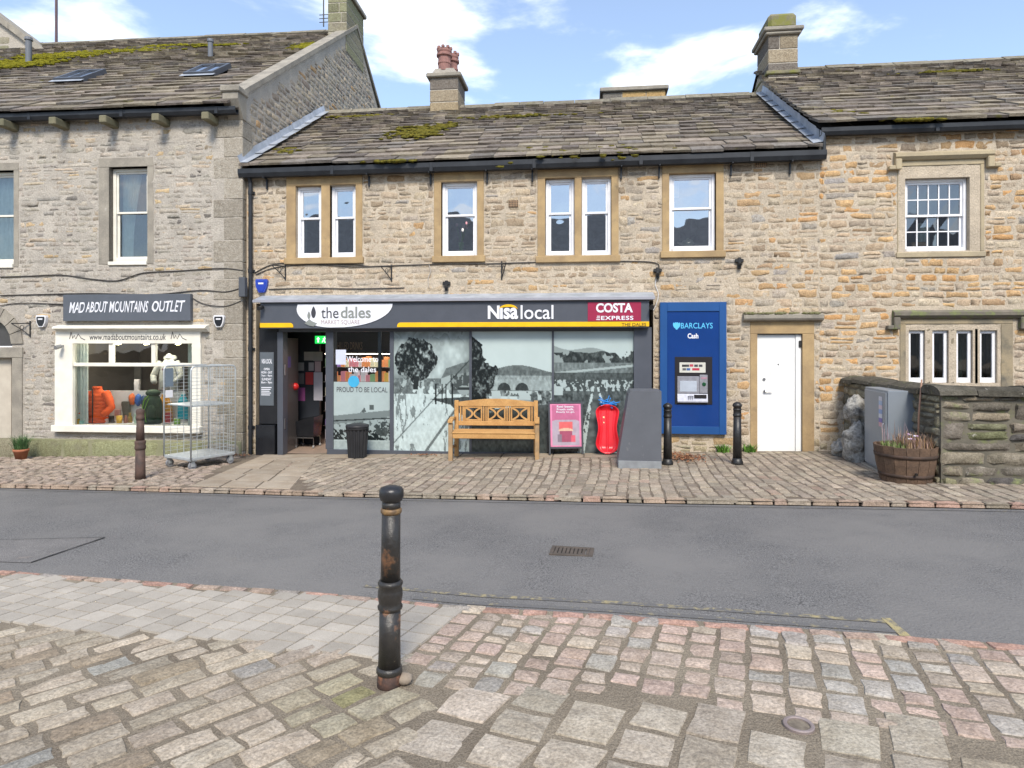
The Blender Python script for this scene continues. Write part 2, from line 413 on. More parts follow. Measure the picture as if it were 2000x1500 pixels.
def slate_roof(T, parent, x0, x1, ye, ze, yr, zr, e0, e1, wr, seed, xl=None, xr=None, sag=0.02, holes=(), ragged=1.0):
    "stone slates in diminishing courses from the eaves (ye, ze) to the ridge (yr, zr)"
    rnd = random.Random(seed)
    D = Vector((0, yr - ye, zr - ze)); Ls = D.length; D.normalize(); Nn = Vector((0, -D.z, D.y))
    s = -0.05; pieces = []; ci = 0
    while s < Ls - .05:
        e = e0 + (e1 - e0) * max(0, s) / Ls
        x = x0 - rnd.random() * .3
        while x < x1:
            wd = rnd.uniform(*wr) * (1.25 - .45 * max(0, s) / Ls)
            a, b = max(x, x0), min(x + wd, x1)
            if xl: a = max(a, xl(s / Ls))
            if xr: b = min(b, xr(s / Ls))
            if b - a > .07 and not any(h[0] < (a + b) / 2 < h[1] and h[2] < s + e / 2 < h[3] for h in holes): pieces.append((a + .004, b - .004, s, e))
            x += wd
        s += e; ci += 1
    pieces.sort(key=lambda p: -(p[1] - p[0]) * p[3])
    rest = MB(T)
    for i, (a, b, s, e) in enumerate(pieces):
        th = rnd.uniform(.030, .055); L = min(e * 1.5, Ls - s + .03)
        dn = -sag * math.sin(math.pi * max(0, min(1, s / Ls))) - .012 * math.sin(a * 1.3 + s)
        j = lambda q: rnd.uniform(-q, q) * ragged
        t0 = .050 + th + dn + j(.007); t1 = .050 + th + dn + j(.007); h0 = .012 + dn
        q = [(a, s + j(.010), t0), (b, s + j(.010), t1), (b, s + L, h0 + th * .5), (a, s + L, h0 + th * .5),
             (a, s + j(.012), t0 - th), (b, s + j(.012), t1 - th), (b, s + L, h0 - th * .5), (a, s + L, h0 - th * .5)]
        P = [Vector((x_, ye, ze)) + D * s_ + Nn * n_ for x_, s_, n_ in q]
        k = rnd.uniform(.95, 1.5); base = rnd.choice([(.175, .15, .125), (.20, .17, .14), (.155, .14, .125), (.22, .19, .145), (.14, .12, .105), (.19, .165, .125)])
        c = tuple(v * k for v in base)
        mb = MB(T) if i < 300 else rest
        mb.add(P, [(0, 1, 2, 3), (7, 6, 5, 4), (0, 4, 5, 1), (1, 5, 6, 2), (2, 6, 7, 3), (3, 7, 4, 0)], c)
        if i < 300: mb.build('slate', M_slate, parent)
    if rest.v: rest.build('small_slates', M_slate, parent, kind='stuff')
def moss_patch(T, parent, x, s, rx, rs, ye, ze, yr, zr, seed, n=60, m=M_moss, name='moss'):
    n = int(n * 2.2)
    rnd = random.Random(seed); D = Vector((0, yr - ye, zr - ze)).normalized(); Nn = Vector((0, -D.z, D.y)); b = MB(T)
    for _ in range(n):
        a = rnd.gauss(0, .45); q = rnd.gauss(0, .45)
        p = Vector((x + a * rx, ye, ze)) + D * (s + q * rs) + Nn * .05
        r = rnd.uniform(.012, .045)
        b.blob(p.x, p.y, p.z, r * 1.8, r * 1.3, r * .55, 6, 4, .7, 2, rnd.random() * 9)
    b.build(name, m, parent, smooth=True, kind='stuff')
def sash(fr, parent, x0, x1, z0, z1, d=0.10, ft=0.055, mid=0.5, grid=None, name='sash_window', mt=M_white, gl=None, bars=True, curtain=None):
    "white timber sash in a reveal: frame, two sashes, panes; d = depth of the frame behind the wall face"
    T = fr.M
    b = MB(T)
    b.box(x0, x0 + ft, d, d + .09, z0, z1, .006); b.box(x1 - ft, x1, d, d + .09, z0, z1, .006)
    b.box(x0 + ft, x1 - ft, d, d + .09, z1 - ft, z1, .006); b.box(x0 + ft, x1 - ft, d - .02, d + .10, z0, z0 + ft * 1.2, .006)
    w_ = b.build(name, mt, parent)
    zm = z0 + (z1 - z0) * mid; q = .038
    for (a, c, dd, nm) in ((zm - .02, z1 - ft, d + .025, 'upper_sash'), (z0 + ft * 1.2, zm + .02, d + .055, 'lower_sash')):
        b = MB(T); X0, X1 = x0 + ft, x1 - ft
        b.box(X0, X0 + q, dd, dd + .035, a, c, .004); b.box(X1 - q, X1, dd, dd + .035, a, c, .004)
        b.box(X0 + q, X1 - q, dd, dd + .035, a, a + q, .004); b.box(X0 + q, X1 - q, dd, dd + .035, c - q, c, .004)
        if grid:
            nx, nz = grid
            for i in range(1, nx):
                x = X0 + q + (X1 - X0 - 2 * q) * i / nx; b.box(x - .009, x + .009, dd + .004, dd + .030, a + q, c - q)
            for i in range(1, nz):
                z = a + q + (c - a - 2 * q) * i / nz; b.box(X0 + q, X1 - q, dd + .006, dd + .028, z - .009, z + .009)
        b.build(nm, mt, w_)
        if grid:
            for i in range(nx):
                for k in range(nz):
                    p = MB(T); xa = X0 + q + (X1 - X0 - 2 * q) * i / nx; xb = X0 + q + (X1 - X0 - 2 * q) * (i + 1) / nx
                    za = a + q + (c - a - 2 * q) * k / nz; zb = a + q + (c - a - 2 * q) * (k + 1) / nz
                    tl = random.uniform(-.003, .003)
                    p.add([(xa, dd + .017 + tl, za), (xb, dd + .017 - tl, za), (xb, dd + .017, zb), (xa, dd + .017, zb)], [(0, 1, 2, 3)])
                    p.build('pane', gl or M_glass, w_)
        else:
            p = MB(T); p.add([(X0 + q, dd + .017, a + q), (X1 - q, dd + .017, a + q), (X1 - q, dd + .017, c - q), (X0 + q, dd + .017, c - q)], [(0, 1, 2, 3)])
            p.build('pane', gl or M_glass, w_)
    return w_
def room(fr, parent, x0, x1, z0, z1, d=.30, depth=1.2, m=M_room):
    b = MB(fr.M)
    v = [(x0, d, z0), (x1, d, z0), (x1, d, z1), (x0, d, z1), (x0, d + depth, z0), (x1, d + depth, z0), (x1, d + depth, z1), (x0, d + depth, z1)]
    b.add(v, [(4, 5, 6, 7), (0, 4, 7, 3), (1, 2, 6, 5), (0, 1, 5, 4), (3, 7, 6, 2)])
    return b.build('room_lining', m, parent)
def rect(fr, pl, pt, pr, pb, off=0.0):
    "pixel box on a wall -> x0, x1, z0, z1"
    pc = (pl + pr) / 2
    return fr.x(pl, off), fr.x(pr, off), fr.z(pc, pb, off), fr.z(pc, pt, off)
def gutter(fr, parent, x0, x1, z, off, h=.12, dp=.13, m=M_black, tl=0.0):
    b = MB(fr.M); zz = lambda x: z + tl * (x - x0)
    prof = [(-off - dp, h), (-off - dp, h * .45), (-off - dp * .75, 0), (-off, 0), (-off, h), (-off - .012, h), (-off - .012, .015), (-off - dp * .72, .015), (-off - dp + .014, h * .5), (-off - dp + .014, h)]
    n = len(prof)
    b.add([(x0, y, zz(x0) + q) for y, q in prof] + [(x1, y, zz(x1) + q) for y, q in prof],
          [(i, n + i, n + (i + 1) % n, (i + 1) % n) for i in range(n)] + [tuple(range(n)), tuple(range(2 * n - 1, n - 1, -1))])
    x = x0 + 1.8
    while x < x1 - .3:      # joint collars
        b.box(x - .03, x + .03, -off - dp - .006, -off - .0, zz(x) - .006, zz(x) + h + .004, .003); x += 1.83
    return b.build('gutter', m, parent)
# ------------------------------------------------------------------ the middle house (convenience shop below, flats above)
GB = -1.0
xM0, xM1 = FM.x(481), FM.x(1600)
zE = FM.z(1000, 329, .12)
HM = thing('stone_house', FM.w((xM0 + xM1) / 2, 0, -.3), 'long two-storey beige rubble house above the convenience shop, with sandstone window surrounds', 'house', 'stone houses in the row')
winM = {'a': (560, 343, 708, 515), 'b': (848, 335, 945, 512), 'c': (1050, 330, 1208, 512), 'd': (1293, 320, 1413, 503)}
SUR = {k: rect(FM, *v) for k, v in winM.items()}
shop_open = (FM.x(500), FM.x(1276), -2, FM.z(890, 590))
DOOR = rect(FM, 1465, 625, 1590, 882)
dr = (FM.x(1479), FM.x(1567), FM.z(1522, 881), FM.z(1522, 652))
opM = [shop_open, (dr[0], dr[1], -2, dr[3])]
lightsM = {'a': [(578, 628), (645, 695)], 'b': [(862, 932)], 'c': [(1065, 1122), (1136, 1194)], 'd': [(1307, 1398)]}
wz = {'a': (362, 504), 'b': (355, 503), 'c': (347, 498), 'd': (338, 493)}
for k, ls in lightsM.items():
    for (l, r) in ls: opM.append(rect(FM, l, wz[k][0], r, wz[k][1]))
b = MB(FM.M); sheet(b, xM0, xM1, GB, zE + .1, opM, .28)
b.add([(xM0, .0, GB), (xM0, 7.2, GB), (xM0, 7.2, zE), (xM0, 0, zE)], [(0, 1, 2, 3)])
b.add([(xM0, 7.2, GB), (xM1, 7.2, GB), (xM1, 7.2, zE), (xM0, 7.2, zE)], [(0, 1, 2, 3)])
wallM = b.build('wall', M_mortar, HM)
def palM(rnd, x, z):
    t = max(0, min(1, (x - FM.x(1380)) / 1.6))
    c = pick(rnd, OCHRE if rnd.random() < t * .55 else BEIGE)
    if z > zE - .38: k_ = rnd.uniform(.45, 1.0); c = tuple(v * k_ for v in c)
    c = algae(c, rnd, (.35 - (z - gz(x, Y0))) * 2.2); c = tuple(.70 * p + .30 * q for p, q in zip(c, (.43, .36, .27)))
    return c, rnd.uniform(.5, 1.5)
exM = list(SUR.values()) + [shop_open, (DOOR[0], DOOR[1], -2, DOOR[3]), (FM.x(1292), FM.x(1417), FM.z(1350, 846), FM.z(1350, 592)), rect(FM, 1450, 612, 1605, 628)]
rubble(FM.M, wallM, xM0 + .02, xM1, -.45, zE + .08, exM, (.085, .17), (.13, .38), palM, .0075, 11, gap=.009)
# dressed surrounds
def surround(fr, house, S, lights, zt, zb, m=M_dress, pr=.024):
    x0, x1, z0, z1 = S; sill = .11
    MB(fr.M).box(x0, x1, -pr, .2, zt, z1, .006).build('lintel', m, house)
    MB(fr.M).box(x0 - .03, x1 + .03, -pr - .035, .24, z0 - .005, z0 + sill, .008).build('sill', m, house)
    xs = [x0] + [q for l in lights for q in l] + [x1]
    for i in range(0, len(xs), 2):
        MB(fr.M).box(xs[i], xs[i + 1], -pr + .002, .2, z0 + sill, zt, .006).build('jamb' if i in (0, len(xs) - 2) else 'mullion', m, house)
for k in 'abcd':
    L = [(FM.x(l), FM.x(r)) for l, r in lightsM[k]]
    pc = (winM[k][0] + winM[k][2]) / 2
    zt = FM.z(pc, wz[k][0]); zb = FM.z(pc, wz[k][1])
    surround(FM, HM, SUR[k], L, zt, zb)
    for (a, c) in L:
        sash(FM, HM, a + .002, c - .002, SUR[k][2] + .112, zt - .002, d=.07, mid=.56)
    room(FM, HM, SUR[k][0], SUR[k][1], SUR[k][2], SUR[k][3])
# window dressings: roller blinds and curtains half seen
for (pl, pr_, pt, pb) in ((580, 588, 372, 500), (1310, 1330, 350, 380)):
    q = rect(FM, pl, pt, pr_, pb); MB(FM.M).box(q[0], q[1], .24, .26, q[2], q[3]).build('curtain', M_curtain, HM)
# roof
yR, zR = 3.65, zE + .16 + 3.75 * math.tan(R(31.3))
ye, ze = -.16, zE + .15
roofM = MB(FM.M)
xg = FL.w(0, 0, 0).x + .02
roofM.add([(xM0 - .05, ye + .04, ze - .03), (xM1, ye + .04, ze - .03), (xM1, yR, zR - .03), (xM0 - .05, yR, zR - .03), (xM1, 7.4, ze - .03), (xM0 - .05, 7.4, ze - .03)],
          [(0, 1, 2, 3), (3, 2, 4, 5)])
roofM = roofM.build('roof', M_underlay, HM)
slate_roof(FM.M, roofM, xM0 - .02, xM1 - .02, ye, ze, yR, zR, .34, .19, (.22, .50), 3, sag=.05)
def ridge_stones(T, parent, x0, x1, y, z, seed, m=M_slate):
    rnd = random.Random(seed); x = x0
    while x < x1 - .1:
        l = min(rnd.uniform(.5, .85), x1 - x); t = rnd.uniform(-.012, .012)
        q = rnd.uniform(.85, 1.2); c = (.22 * q, .20 * q, .155 * q)
        b = MB(T); b.prism([(y - .20, z - .115 + t), (y, z + .03 + t), (y + .20, z - .115 + t), (y + .17, z - .15 + t), (y, z - .02 + t), (y - .17, z - .15 + t)], x + .006, x + l - .006, c, axis='x')
        b.build('ridge_stone', m, parent); x += l
ridge_stones(FM.M, roofM, xM0, xM1, yR, zR + .09, 5)
for (px, py, rx, rs, n, sd) in ((815, 262, .55, .55, 130, 1), (870, 250, .3, .3, 40, 2), (560, 300, .25, .25, 30, 3), (760, 320, .5, .07, 40, 4), (1000, 232, 1.2, .15, 50, 5), (690, 232, .8, .12, 50, 6), (1130, 305, 1.5, .6, 26, 7)):
    d = FM.I.to_3x3() @ ray(px, py); k = (zR - ze) / (yR - ye); c_ = FM.c
    t = (ze - k * ye + k * c_.y - c_.z) / (d.z - k * d.y); p = c_ + d * t
    moss_patch(FM.M, roofM, p.x, (p.y - ye) * math.hypot(1, k), rx, rs, ye, ze, yR, zR, sd, n)
gutter(FM, HM, xM0 - .06, xM1 + .06, zE - .02, .06, h=.15, dp=.14)
for px in (523, 722, 842, 952, 1040, 1213, 1287, 1427, 1542):
    x = FM.x(px); b = MB(FM.M)
    b.box(x - .014, x + .014, -.05, .0, zE - .22, zE - .03, .003); b.box(x - .012, x + .012, -.19, -.05, zE - .045, zE - .022, .003)
    b.build('gutter_bracket', M_black, HM)
def downpipe(fr, house, x, z0, z1, m=M_black):
    b = MB(fr.M); b.cyl((x, -.07, z0), (x, -.07, z1), .036, n=12)
    b.cyl((x, -.07, z1), (x, -.13, z1 + .12), .036, n=12)
    z = z0 + .5
    while z < z1: b.cyl((x, -.07, z), (x, -.07, z + .07), .045, n=12); b.box(x - .06, x + .06, -.03, .0, z + .01, z + .06, .004); z += 1.45
    return b.build('downpipe', m, house, smooth=False)
downpipe(FM, HM, FM.x(489, .07), -.45, zE - .1)
# lead flashing where the lower roof meets the taller gable
Dm = Vector((0, yR - ye, zR - ze)); Lm = Dm.length; Dm.normalize(); Nm = Vector((0, -Dm.z, Dm.y))
nseg = 7
for i in range(nseg):
    s0, s1 = Lm * i / nseg - .04, Lm * (i + 1) / nseg + .06
    b = MB(FM.M); P = lambda x, s, n: Vector((x, ye, ze)) + Dm * s + Nm * n
    x0 = xM0 + .0
    v = [P(x0 + .02, s0, .12), P(x0 + .16, s0, .115), P(x0 + .16, s1, .095), P(x0 + .02, s1, .10), P(x0 + .0, s0, .24), P(x0 + .0, s1, .22)]
    b.add(v, [(0, 1, 2, 3), (0, 3, 5, 4)]); b.build('lead_flashing', M_lead, roofM)
# chimneys on the ridge
def chimney(name, fr, parent, x0, x1, y0, y1, z0, z1, cap=.10, over=.07, seed=0, courses=4, m=M_dress_g, pal=((.30, .25, .18), (.24, .21, .165), (.36, .29, .19), (.17, .15, .13))):
    rnd = random.Random(seed); T = fr.M
    b = MB(T); b.box(x0 + .012, x1 - .012, y0 + .012, y1 - .012, z0, z1); ch = b.build(name, M_mortar_g, parent)
    h = (z1 - z0) / courses
    for i in range(courses):
        z = z0 + i * h; n = rnd.choice((1, 2)) if x1 - x0 < .9 else rnd.choice((3, 4))
        cuts = [0] + sorted(rnd.uniform(.25, .75) if n == 2 else (k + rnd.uniform(-.2, .2)) / n for k in range(1, n)) + [1]
        for a, c in zip(cuts, cuts[1:]):
            q = rnd.choice(pal); f = rnd.uniform(.8, 1.2)
            MB(T).box(x0 + (x1 - x0) * a + .005, x0 + (x1 - x0) * c - .005, y0, y1, z + .006, z + h - .006, .014, c=tuple(v * f for v in q)).build('chimney_stone', M_stone, ch)
    b = MB(T); b.box(x0 - over, x1 + over, y0 - over, y1 + over, z1, z1 + cap, .02); b.build('chimney_cap', m, ch)
    return ch
def px_at(fr, px, y): return fr.x(px, -y)
def z_at(fr, px, py, y): return fr.z(px, py, -y)
yc = yR - .35
c1 = chimney('chimney', FM, HM, px_at(FM, 839, yc), px_at(FM, 895, yc), yc, yc + .85, zR - .5, z_at(FM, 866, 151, yc), seed=2)
zc = z_at(FM, 866, 151, yc) + .10
MB(FM.M).prism([(px_at(FM, 839, yc) + .02, zc), (px_at(FM, 895, yc) - .02, zc), (px_at(FM, 885, yc), zc + .13), (px_at(FM, 849, yc), zc + .13)], yc + .05, yc + .8).build('flaunching', M_mortar_g, c1)
b = MB(FM.M); xa, xb = px_at(FM, 836, yc), px_at(FM, 897, yc); b.box(xa, xb, yc - .02, yc + .2, zR - .36, zR - .14, .01); b.build('lead_apron', M_lead, c1)
M_pot = mat('terracotta_pot', (.30, .15, .125), (.20, .11, .10), rough=.8, vs=9, bump=.2)
for (px, yy, hh) in ((868, yc + .18, 93), (882, yc + .60, 104)):
    x = px_at(FM, px, yy); z1 = z_at(FM, px, hh, yy); z0 = zc + .1; H = z1 - z0; r = .15
    b = MB(FM.M @ Matrix.Translation((x, yy, z0)))
    b.lathe([(r * .95, 0), (r * 1.0, H * .28), (r * 1.08, H * .30), (r * 1.08, H * .36), (r, H * .38), (r * .98, H * .58), (r * 1.25, H * .62), (r * 1.25, H * .70), (r * 1.05, H * .74), (r * 1.15, H * .8), (r * 1.15, H * .9), (r * .8, H * .9), (r * .75, H * .5)], n=16)
    for k in range(8):
        t = k * math.pi / 4; b.box(r * 1.0 * math.cos(t) - .035, r * math.cos(t) + .035, r * math.sin(t) - .035, r * math.sin(t) + .035, H * .88, H, .012)
    b.build('chimney_pot', M_pot, c1)
yc2 = yR + 1.2
chimney('chimney', FM, HM, px_at(FM, 1177, yc2), px_at(FM, 1300, yc2), yc2, yc2 + .8, zR - .6, z_at(FM, 1240, 178, yc2), seed=8, courses=4, cap=.11, pal=((.12, .11, .10), (.36, .29, .17), (.30, .27, .22), (.15, .14, .125), (.38, .26, .12)))
# the plain white door with its stone frame
zt = dr[3]
MB(FM.M).box(DOOR[0], dr[0], -.012, .22, GB + .4, zt, .006).build('door_jamb', M_dress, HM)
MB(FM.M).box(dr[1], DOOR[1], -.012, .22, GB + .4, zt, .006).build('door_jamb', M_dress, HM)
MB(FM.M).box(DOOR[0], DOOR[1], -.014, .22, zt, DOOR[3], .006).build('door_lintel', M_dress, HM)
q = rect(FM, 1450, 612, 1605, 629)
hood = MB(FM.M).prism([(-.0, q[2]), (-.10, q[2] + .03), (-.12, q[2] + .06), (-.12, q[3] - .03), (-.02, q[3]), (0, q[3])], q[0], q[1], axis='x').build('door_hood', M_dress_g, HM)
b = MB(FM.M); rn = random.Random(4)
for _ in range(70):
    b.blob(rn.uniform(q[0] + .02, q[1] - .05), rn.uniform(-.11, -.02), q[3] - .005, rn.uniform(.02, .05), .03, rn.uniform(.012, .03), 6, 4, .4, 2, rn.random() * 9)
b.build('moss', mat('hood_moss', (.11, .12, .04), (.18, .16, .10), rough=1, vs=20), HM, smooth=True, kind='stuff')
M_door = mat('white_door_paint', (.78, .78, .77), (.72, .72, .70), rough=.4, vs=2, bump=.03, dark=((.60, .58, .54), 2.2, .62, .85))
b = MB(FM.M); b.box(dr[0] + .01, dr[1] - .10, .06, .11, dr[2] - .03, zt - .01, .004); dleaf = b.build('door', M_door, HM)
b = MB(FM.M); b.box(dr[1] - .095, dr[1], .045, .12, dr[2] - .03, zt - .01, .004); b.build('door_post', M_door, HM)
b = MB(FM.M); b.box(dr[1] - .10, dr[1] - .085, .058, .066, dr[2] - .03, zt - .03); b.build('door_seal', plain('door_seal_grey', (.12, .12, .13)), dleaf)
b = MB(FM.M); x = FM.x(1495); z = FM.z(1495, 764); b.cyl((x, .06, z), (x, .02, z), .022); b.cyl((x, .015, z), (x + .12, .015, z), .01, n=8); b.build('handle', plain('steel', (.45, .45, .46), .3, .9), dleaf)
b = MB(FM.M); x = FM.x(1494); z = FM.z(1494, 741); b.cyl((x, .06, z), (x, .045, z), .024); b.build('lock', plain('steel', (.45, .45, .46), .3, .9), dleaf)
b = MB(FM.M); x = FM.x(1522); z = FM.z(1522, 712); b.cyl((x, .06, z), (x, .052, z), .012); b.build('peephole', M_iron, dleaf)
b = MB(FM.M); x = FM.x(1564); z = FM.z(1564, 671); b.box(x - .02, x + .03, .02, .05, z - .06, z + .05, .006); b.build('door_closer', M_iron, dleaf)
MB(FM.M).box(DOOR[0] - .1, DOOR[1] + .1, -.16, .2, -.5, dr[2] - .02, .012).build('doorstep', M_dress_g, HM)
room(FM, HM, dr[0] - .1, dr[1] + .1, GB, zt + .1)
# air vents, an airbrick and iron fixings in the stonework
def airbrick(px, py, w_, h_):
    x, z = FM.x(px), FM.z(px, py); b = MB(FM.M); b.box(x - w_ / 2, x + w_ / 2, -.026, .03, z - h_ / 2, z + h_ / 2, .004, c=(.42, .28, .17)); o = b.build('airbrick', M_stone, wallM)
    h = MB(FM.M)
    for i in range(6):
        for k in range(4):
            xx = x - w_ / 2 + w_ * (i + .5) / 6; zz = z - h_ / 2 + h_ * (k + .5) / 4; h.box(xx - w_ * .05, xx + w_ * .05, -.030, -.02, zz - h_ * .07, zz + h_ * .07)
    h.build('air_holes', M_iron, o)
airbrick(1003, 398, .17, .12); airbrick(1486, 321, .19, .10)
for (px, py) in ((873, 557), (1443, 513), (1284, 532)):
    x, z = FM.x(px), FM.z(px, py); b = MB(FM.M)
    b.box(x - .03, x + .03, -.07, .0, z - .11, z + .08, .01); b.box(x - .07, x + .07, -.06, -.0, z + .0, z + .06, .01); b.cyl((x, -.06, z - .02), (x, -.12, z - .05), .025)
    b.build('floodlight_mount', M_iron, HM)
# ------------------------------------------------------------------ the house with the hood moulds
xR0, xR1 = xM1, FM.x(2000) + 3.2
zER = FM.z(1800, 256, .12)
HR = thing('stone_house', FM.w((xR0 + xR1) / 2, 0, -.2), 'ochre and orange rubble stone house with moulded hoods over its windows', 'house', 'stone houses in the row')
w5 = rect(FM, 1768, 347, 1894, 490); S5 = rect(FM, 1752, 306, 1922, 492)
w6 = [rect(FM, a, 645, c, 748) for a, c in ((1775, 1807), (1821, 1853), (1868, 1900), (1914, 1948))]
S6 = rect(FM, 1757, 612, 1978, 755)
opR = [w5] + w6
b = MB(FM.M); sheet(b, xR0, xR1, GB, zER + .1, opR, .3)
b.add([(xR0 + .004, 0.004, zE), (xR0 + .004, 8, zE), (xR0 + .004, 8, zER), (xR0 + .004, 4.05, zER + 2.64), (xR0 + .004, .004, zER)], [(0, 1, 2, 3, 4)])
b.add([(xR1, 0, GB), (xR1, 8, GB), (xR1, 8, zER), (xR1, 4.05, zER + 2.6), (xR1, 0, zER)], [(0, 1, 2, 3, 4)])
wallR = b.build('wall', M_mortar, HR)
def palR(rnd, x, z):
    t = max(0, min(1, (x - xR0 + .4) / 1.2)); t *= 1 if z > 1.6 else .35
    c = pick(rnd, OCHRE if rnd.random() < .35 + .6 * t else BEIGE)
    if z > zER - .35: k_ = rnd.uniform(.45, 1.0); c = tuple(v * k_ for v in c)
    c = algae(c, rnd, (.30 - (z - gz(x, Y0))) * 2.0); c = tuple(.82 * p + .18 * q for p, q in zip(c, (.43, .35, .26)))
    return c, rnd.uniform(.6, 1.6)
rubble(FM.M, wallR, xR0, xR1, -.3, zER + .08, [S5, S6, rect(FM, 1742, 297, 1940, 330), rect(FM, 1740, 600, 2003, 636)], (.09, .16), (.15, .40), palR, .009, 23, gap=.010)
M_hood = mat('weathered_hood_stone', (.31, .25, .16), (.23, .195, .14), rough=.9, vs=3, bump=.4, bs=35, fine=.25, dark=((.10, .095, .08), 2.4, .5, .7))
def hoodmould(fr, house, x0, x1, z, drop, m):
    prof = [(.0, 0), (-.05, .0), (-.10, .05), (-.10, .10), (-.02, .14), (0, .14)]
    MB(fr.M).prism([(y, z + q) for y, q in prof], x0, x1, axis='x').build('hood_mould', m, house)
    for (a, c) in ((x0 - .002, x0 + .10), (x1 - .10, x1 + .002)):
        MB(fr.M).box(a, c, -.095, 0, z - drop, z + .02, .012).build('label_stop', m, house)
    for (a, c) in ((x0 - .10, x0 + .0), (x1 - .0, x1 + .10)):
        MB(fr.M).box(a, c, -.098, 0, z - drop - .0, z - drop + .07, .012).build('label_stop', m, house)
def moulded(fr, house, S, outs, m, n_in, jamb):
    "stepped surround: an outer square frame and a chamfer running in to the lights"
    x0, x1, z0, z1 = S; a, c, d, e = outs
    MB(fr.M).box(x0, x1, -.016, .2, e, z1, .008).build('lintel', m, house)
    MB(fr.M).box(x0, a, -.014, .2, z0, e, .008).build('jamb', m, house)
    MB(fr.M).box(c, x1, -.014, .2, z0, e, .008).build('jamb', m, house)
    MB(fr.M).box(x0 - .02, x1 + .02, -.03, .24, z0 - .09, z0, .01).build('sill', m, house)
S5o = (w5[0] - .11, w5[1] + .16, w5[2], w5[3] + .20)
moulded(FM, HR, S5, S5o, mat('pale_moulded_stone', (.40, .33, .215), (.31, .26, .18), rough=.85, vs=3, bump=.25, bs=50, fine=.2, dark=((.15, .13, .10), 2.2, .6, .8)), 1, .1)
MP = MATS['pale_moulded_stone']
def chamfer(fr, house, o, i, d0, d1, m):
    X0, X1, Z0, Z1 = o; x0, x1, z0, z1 = i
    for v in ([(X0, d0, Z0), (x0, d1, z0), (x0, d1, z1), (X0, d0, Z1)], [(X1, d0, Z0), (X1, d0, Z1), (x1, d1, z1), (x1, d1, z0)], [(X0, d0, Z1), (x0, d1, z1), (x1, d1, z1), (X1, d0, Z1)]):
        b = MB(fr.M); b.add(v + [(p[0], p[1] + .08, p[2]) for p in v], [(0, 1, 2, 3), (7, 6, 5, 4), (0, 4, 5, 1), (1, 5, 6, 2), (2, 6, 7, 3), (3, 7, 4, 0)]); b.build('chamfer', m, house)
chamfer(FM, HR, S5o, w5, .0, .09, MP)
hoodmould(FM, HR, FM.x(1745), FM.x(1937), FM.z(1840, 312), .16, MP)
sash(FM, HR, w5[0], w5[1], w5[2], w5[3], d=.09, ft=.05, mid=.5, grid=(5, 2), gl=glass('small_pane_glass', refl=.10, clear=.75))
room(FM, HR, S5[0], S5[1], S5[2], S5[3])
S6o = (w6[0][0] - .05, w6[3][1] + .05, w6[0][2] - .0, w6[0][3] + .10)
moulded(FM, HR, S6, S6o, M_hood, 1, .1)
hoodmould(FM, HR, FM.x(1742), FM.x(2001), FM.z(1870, 622), .18, mat('mossy_hood_stone', (.17, .15, .12), (.11, .10, .085), rough=.95, vs=5, bump=.5, bs=30, moss=((.17, .19, .08), 5, .5, .62)))
chamfer(FM, HR, S6o, (w6[0][0], w6[3][1], w6[0][2], w6[0][3]), 0, .05, M_hood)
for i in range(3):
    a, c = w6[i][1], w6[i + 1][0]; m_ = (a + c) / 2
    b = MB(FM.M); b.prism([(a, .12), (a, .045), (m_ - .02, .0), (m_ + .02, .0), (c, .045), (c, .12)], w6[0][2] - .0, w6[0][3] + .02, axis='z'); b.build('mullion', M_hood, HR)
for q in w6:
    b = MB(FM.M); f = .052; d = .05
    for bx in ((q[0], q[0] + f, q[2], q[3]), (q[1] - f, q[1], q[2], q[3]), (q[0] + f, q[1] - f, q[3] - f, q[3]), (q[0] + f, q[1] - f, q[2], q[2] + f * 1.6)): b.box(bx[0], bx[1], d, d + .05, bx[2], bx[3], .005)
    cs = b.build('casement', M_white, HR)
    MB(FM.M).add([(q[0] + f, d + .02, q[2] + f), (q[1] - f, d + .02, q[2] + f), (q[1] - f, d + .02, q[3] - f), (q[0] + f, d + .02, q[3] - f)], [(0, 1, 2, 3)]).build('pane', glass('low_window_glass', refl=.10, clear=.85), cs)
room(FM, HR, S6[0], S6[1], S6[2], S6[3], d=.32)
yeR, zeR = -.16, zER + .14; yRR, zRR = 4.05, zER + .14 + 4.2 * math.tan(R(31.6))
rr = MB(FM.M); rr.add([(xR0 - .04, yeR + .04, zeR - .03), (xR1, yeR + .04, zeR - .03), (xR1, yRR, zRR - .03), (xR0 - .04, yRR, zRR - .03), (xR1, 8.2, zeR - .03), (xR0 - .04, 8.2, zeR - .03)], [(0, 1, 2, 3), (3, 2, 4, 5)])
roofR = rr.build('roof', M_underlay, HR)
slate_roof(FM.M, roofR, xR0 - .10, xR1, yeR, zeR, yRR, zRR, .34, .19, (.23, .52), 9, sag=.03)
ridge_stones(FM.M, roofR, xR0 + .1, xR1, yRR, zRR + .09, 6)
gutter(FM, HR, xR0 - .02, xR1, zER - .02, .06, h=.12, dp=.12)
MB(FM.M).cyl((xR0 + .03, -.12, zE + .10), (xR0 + .03, -.12, zER + .02), .036).build('downpipe', M_black, HR)
Dr = Vector((0, yRR - yeR, zRR - zeR)).normalized()
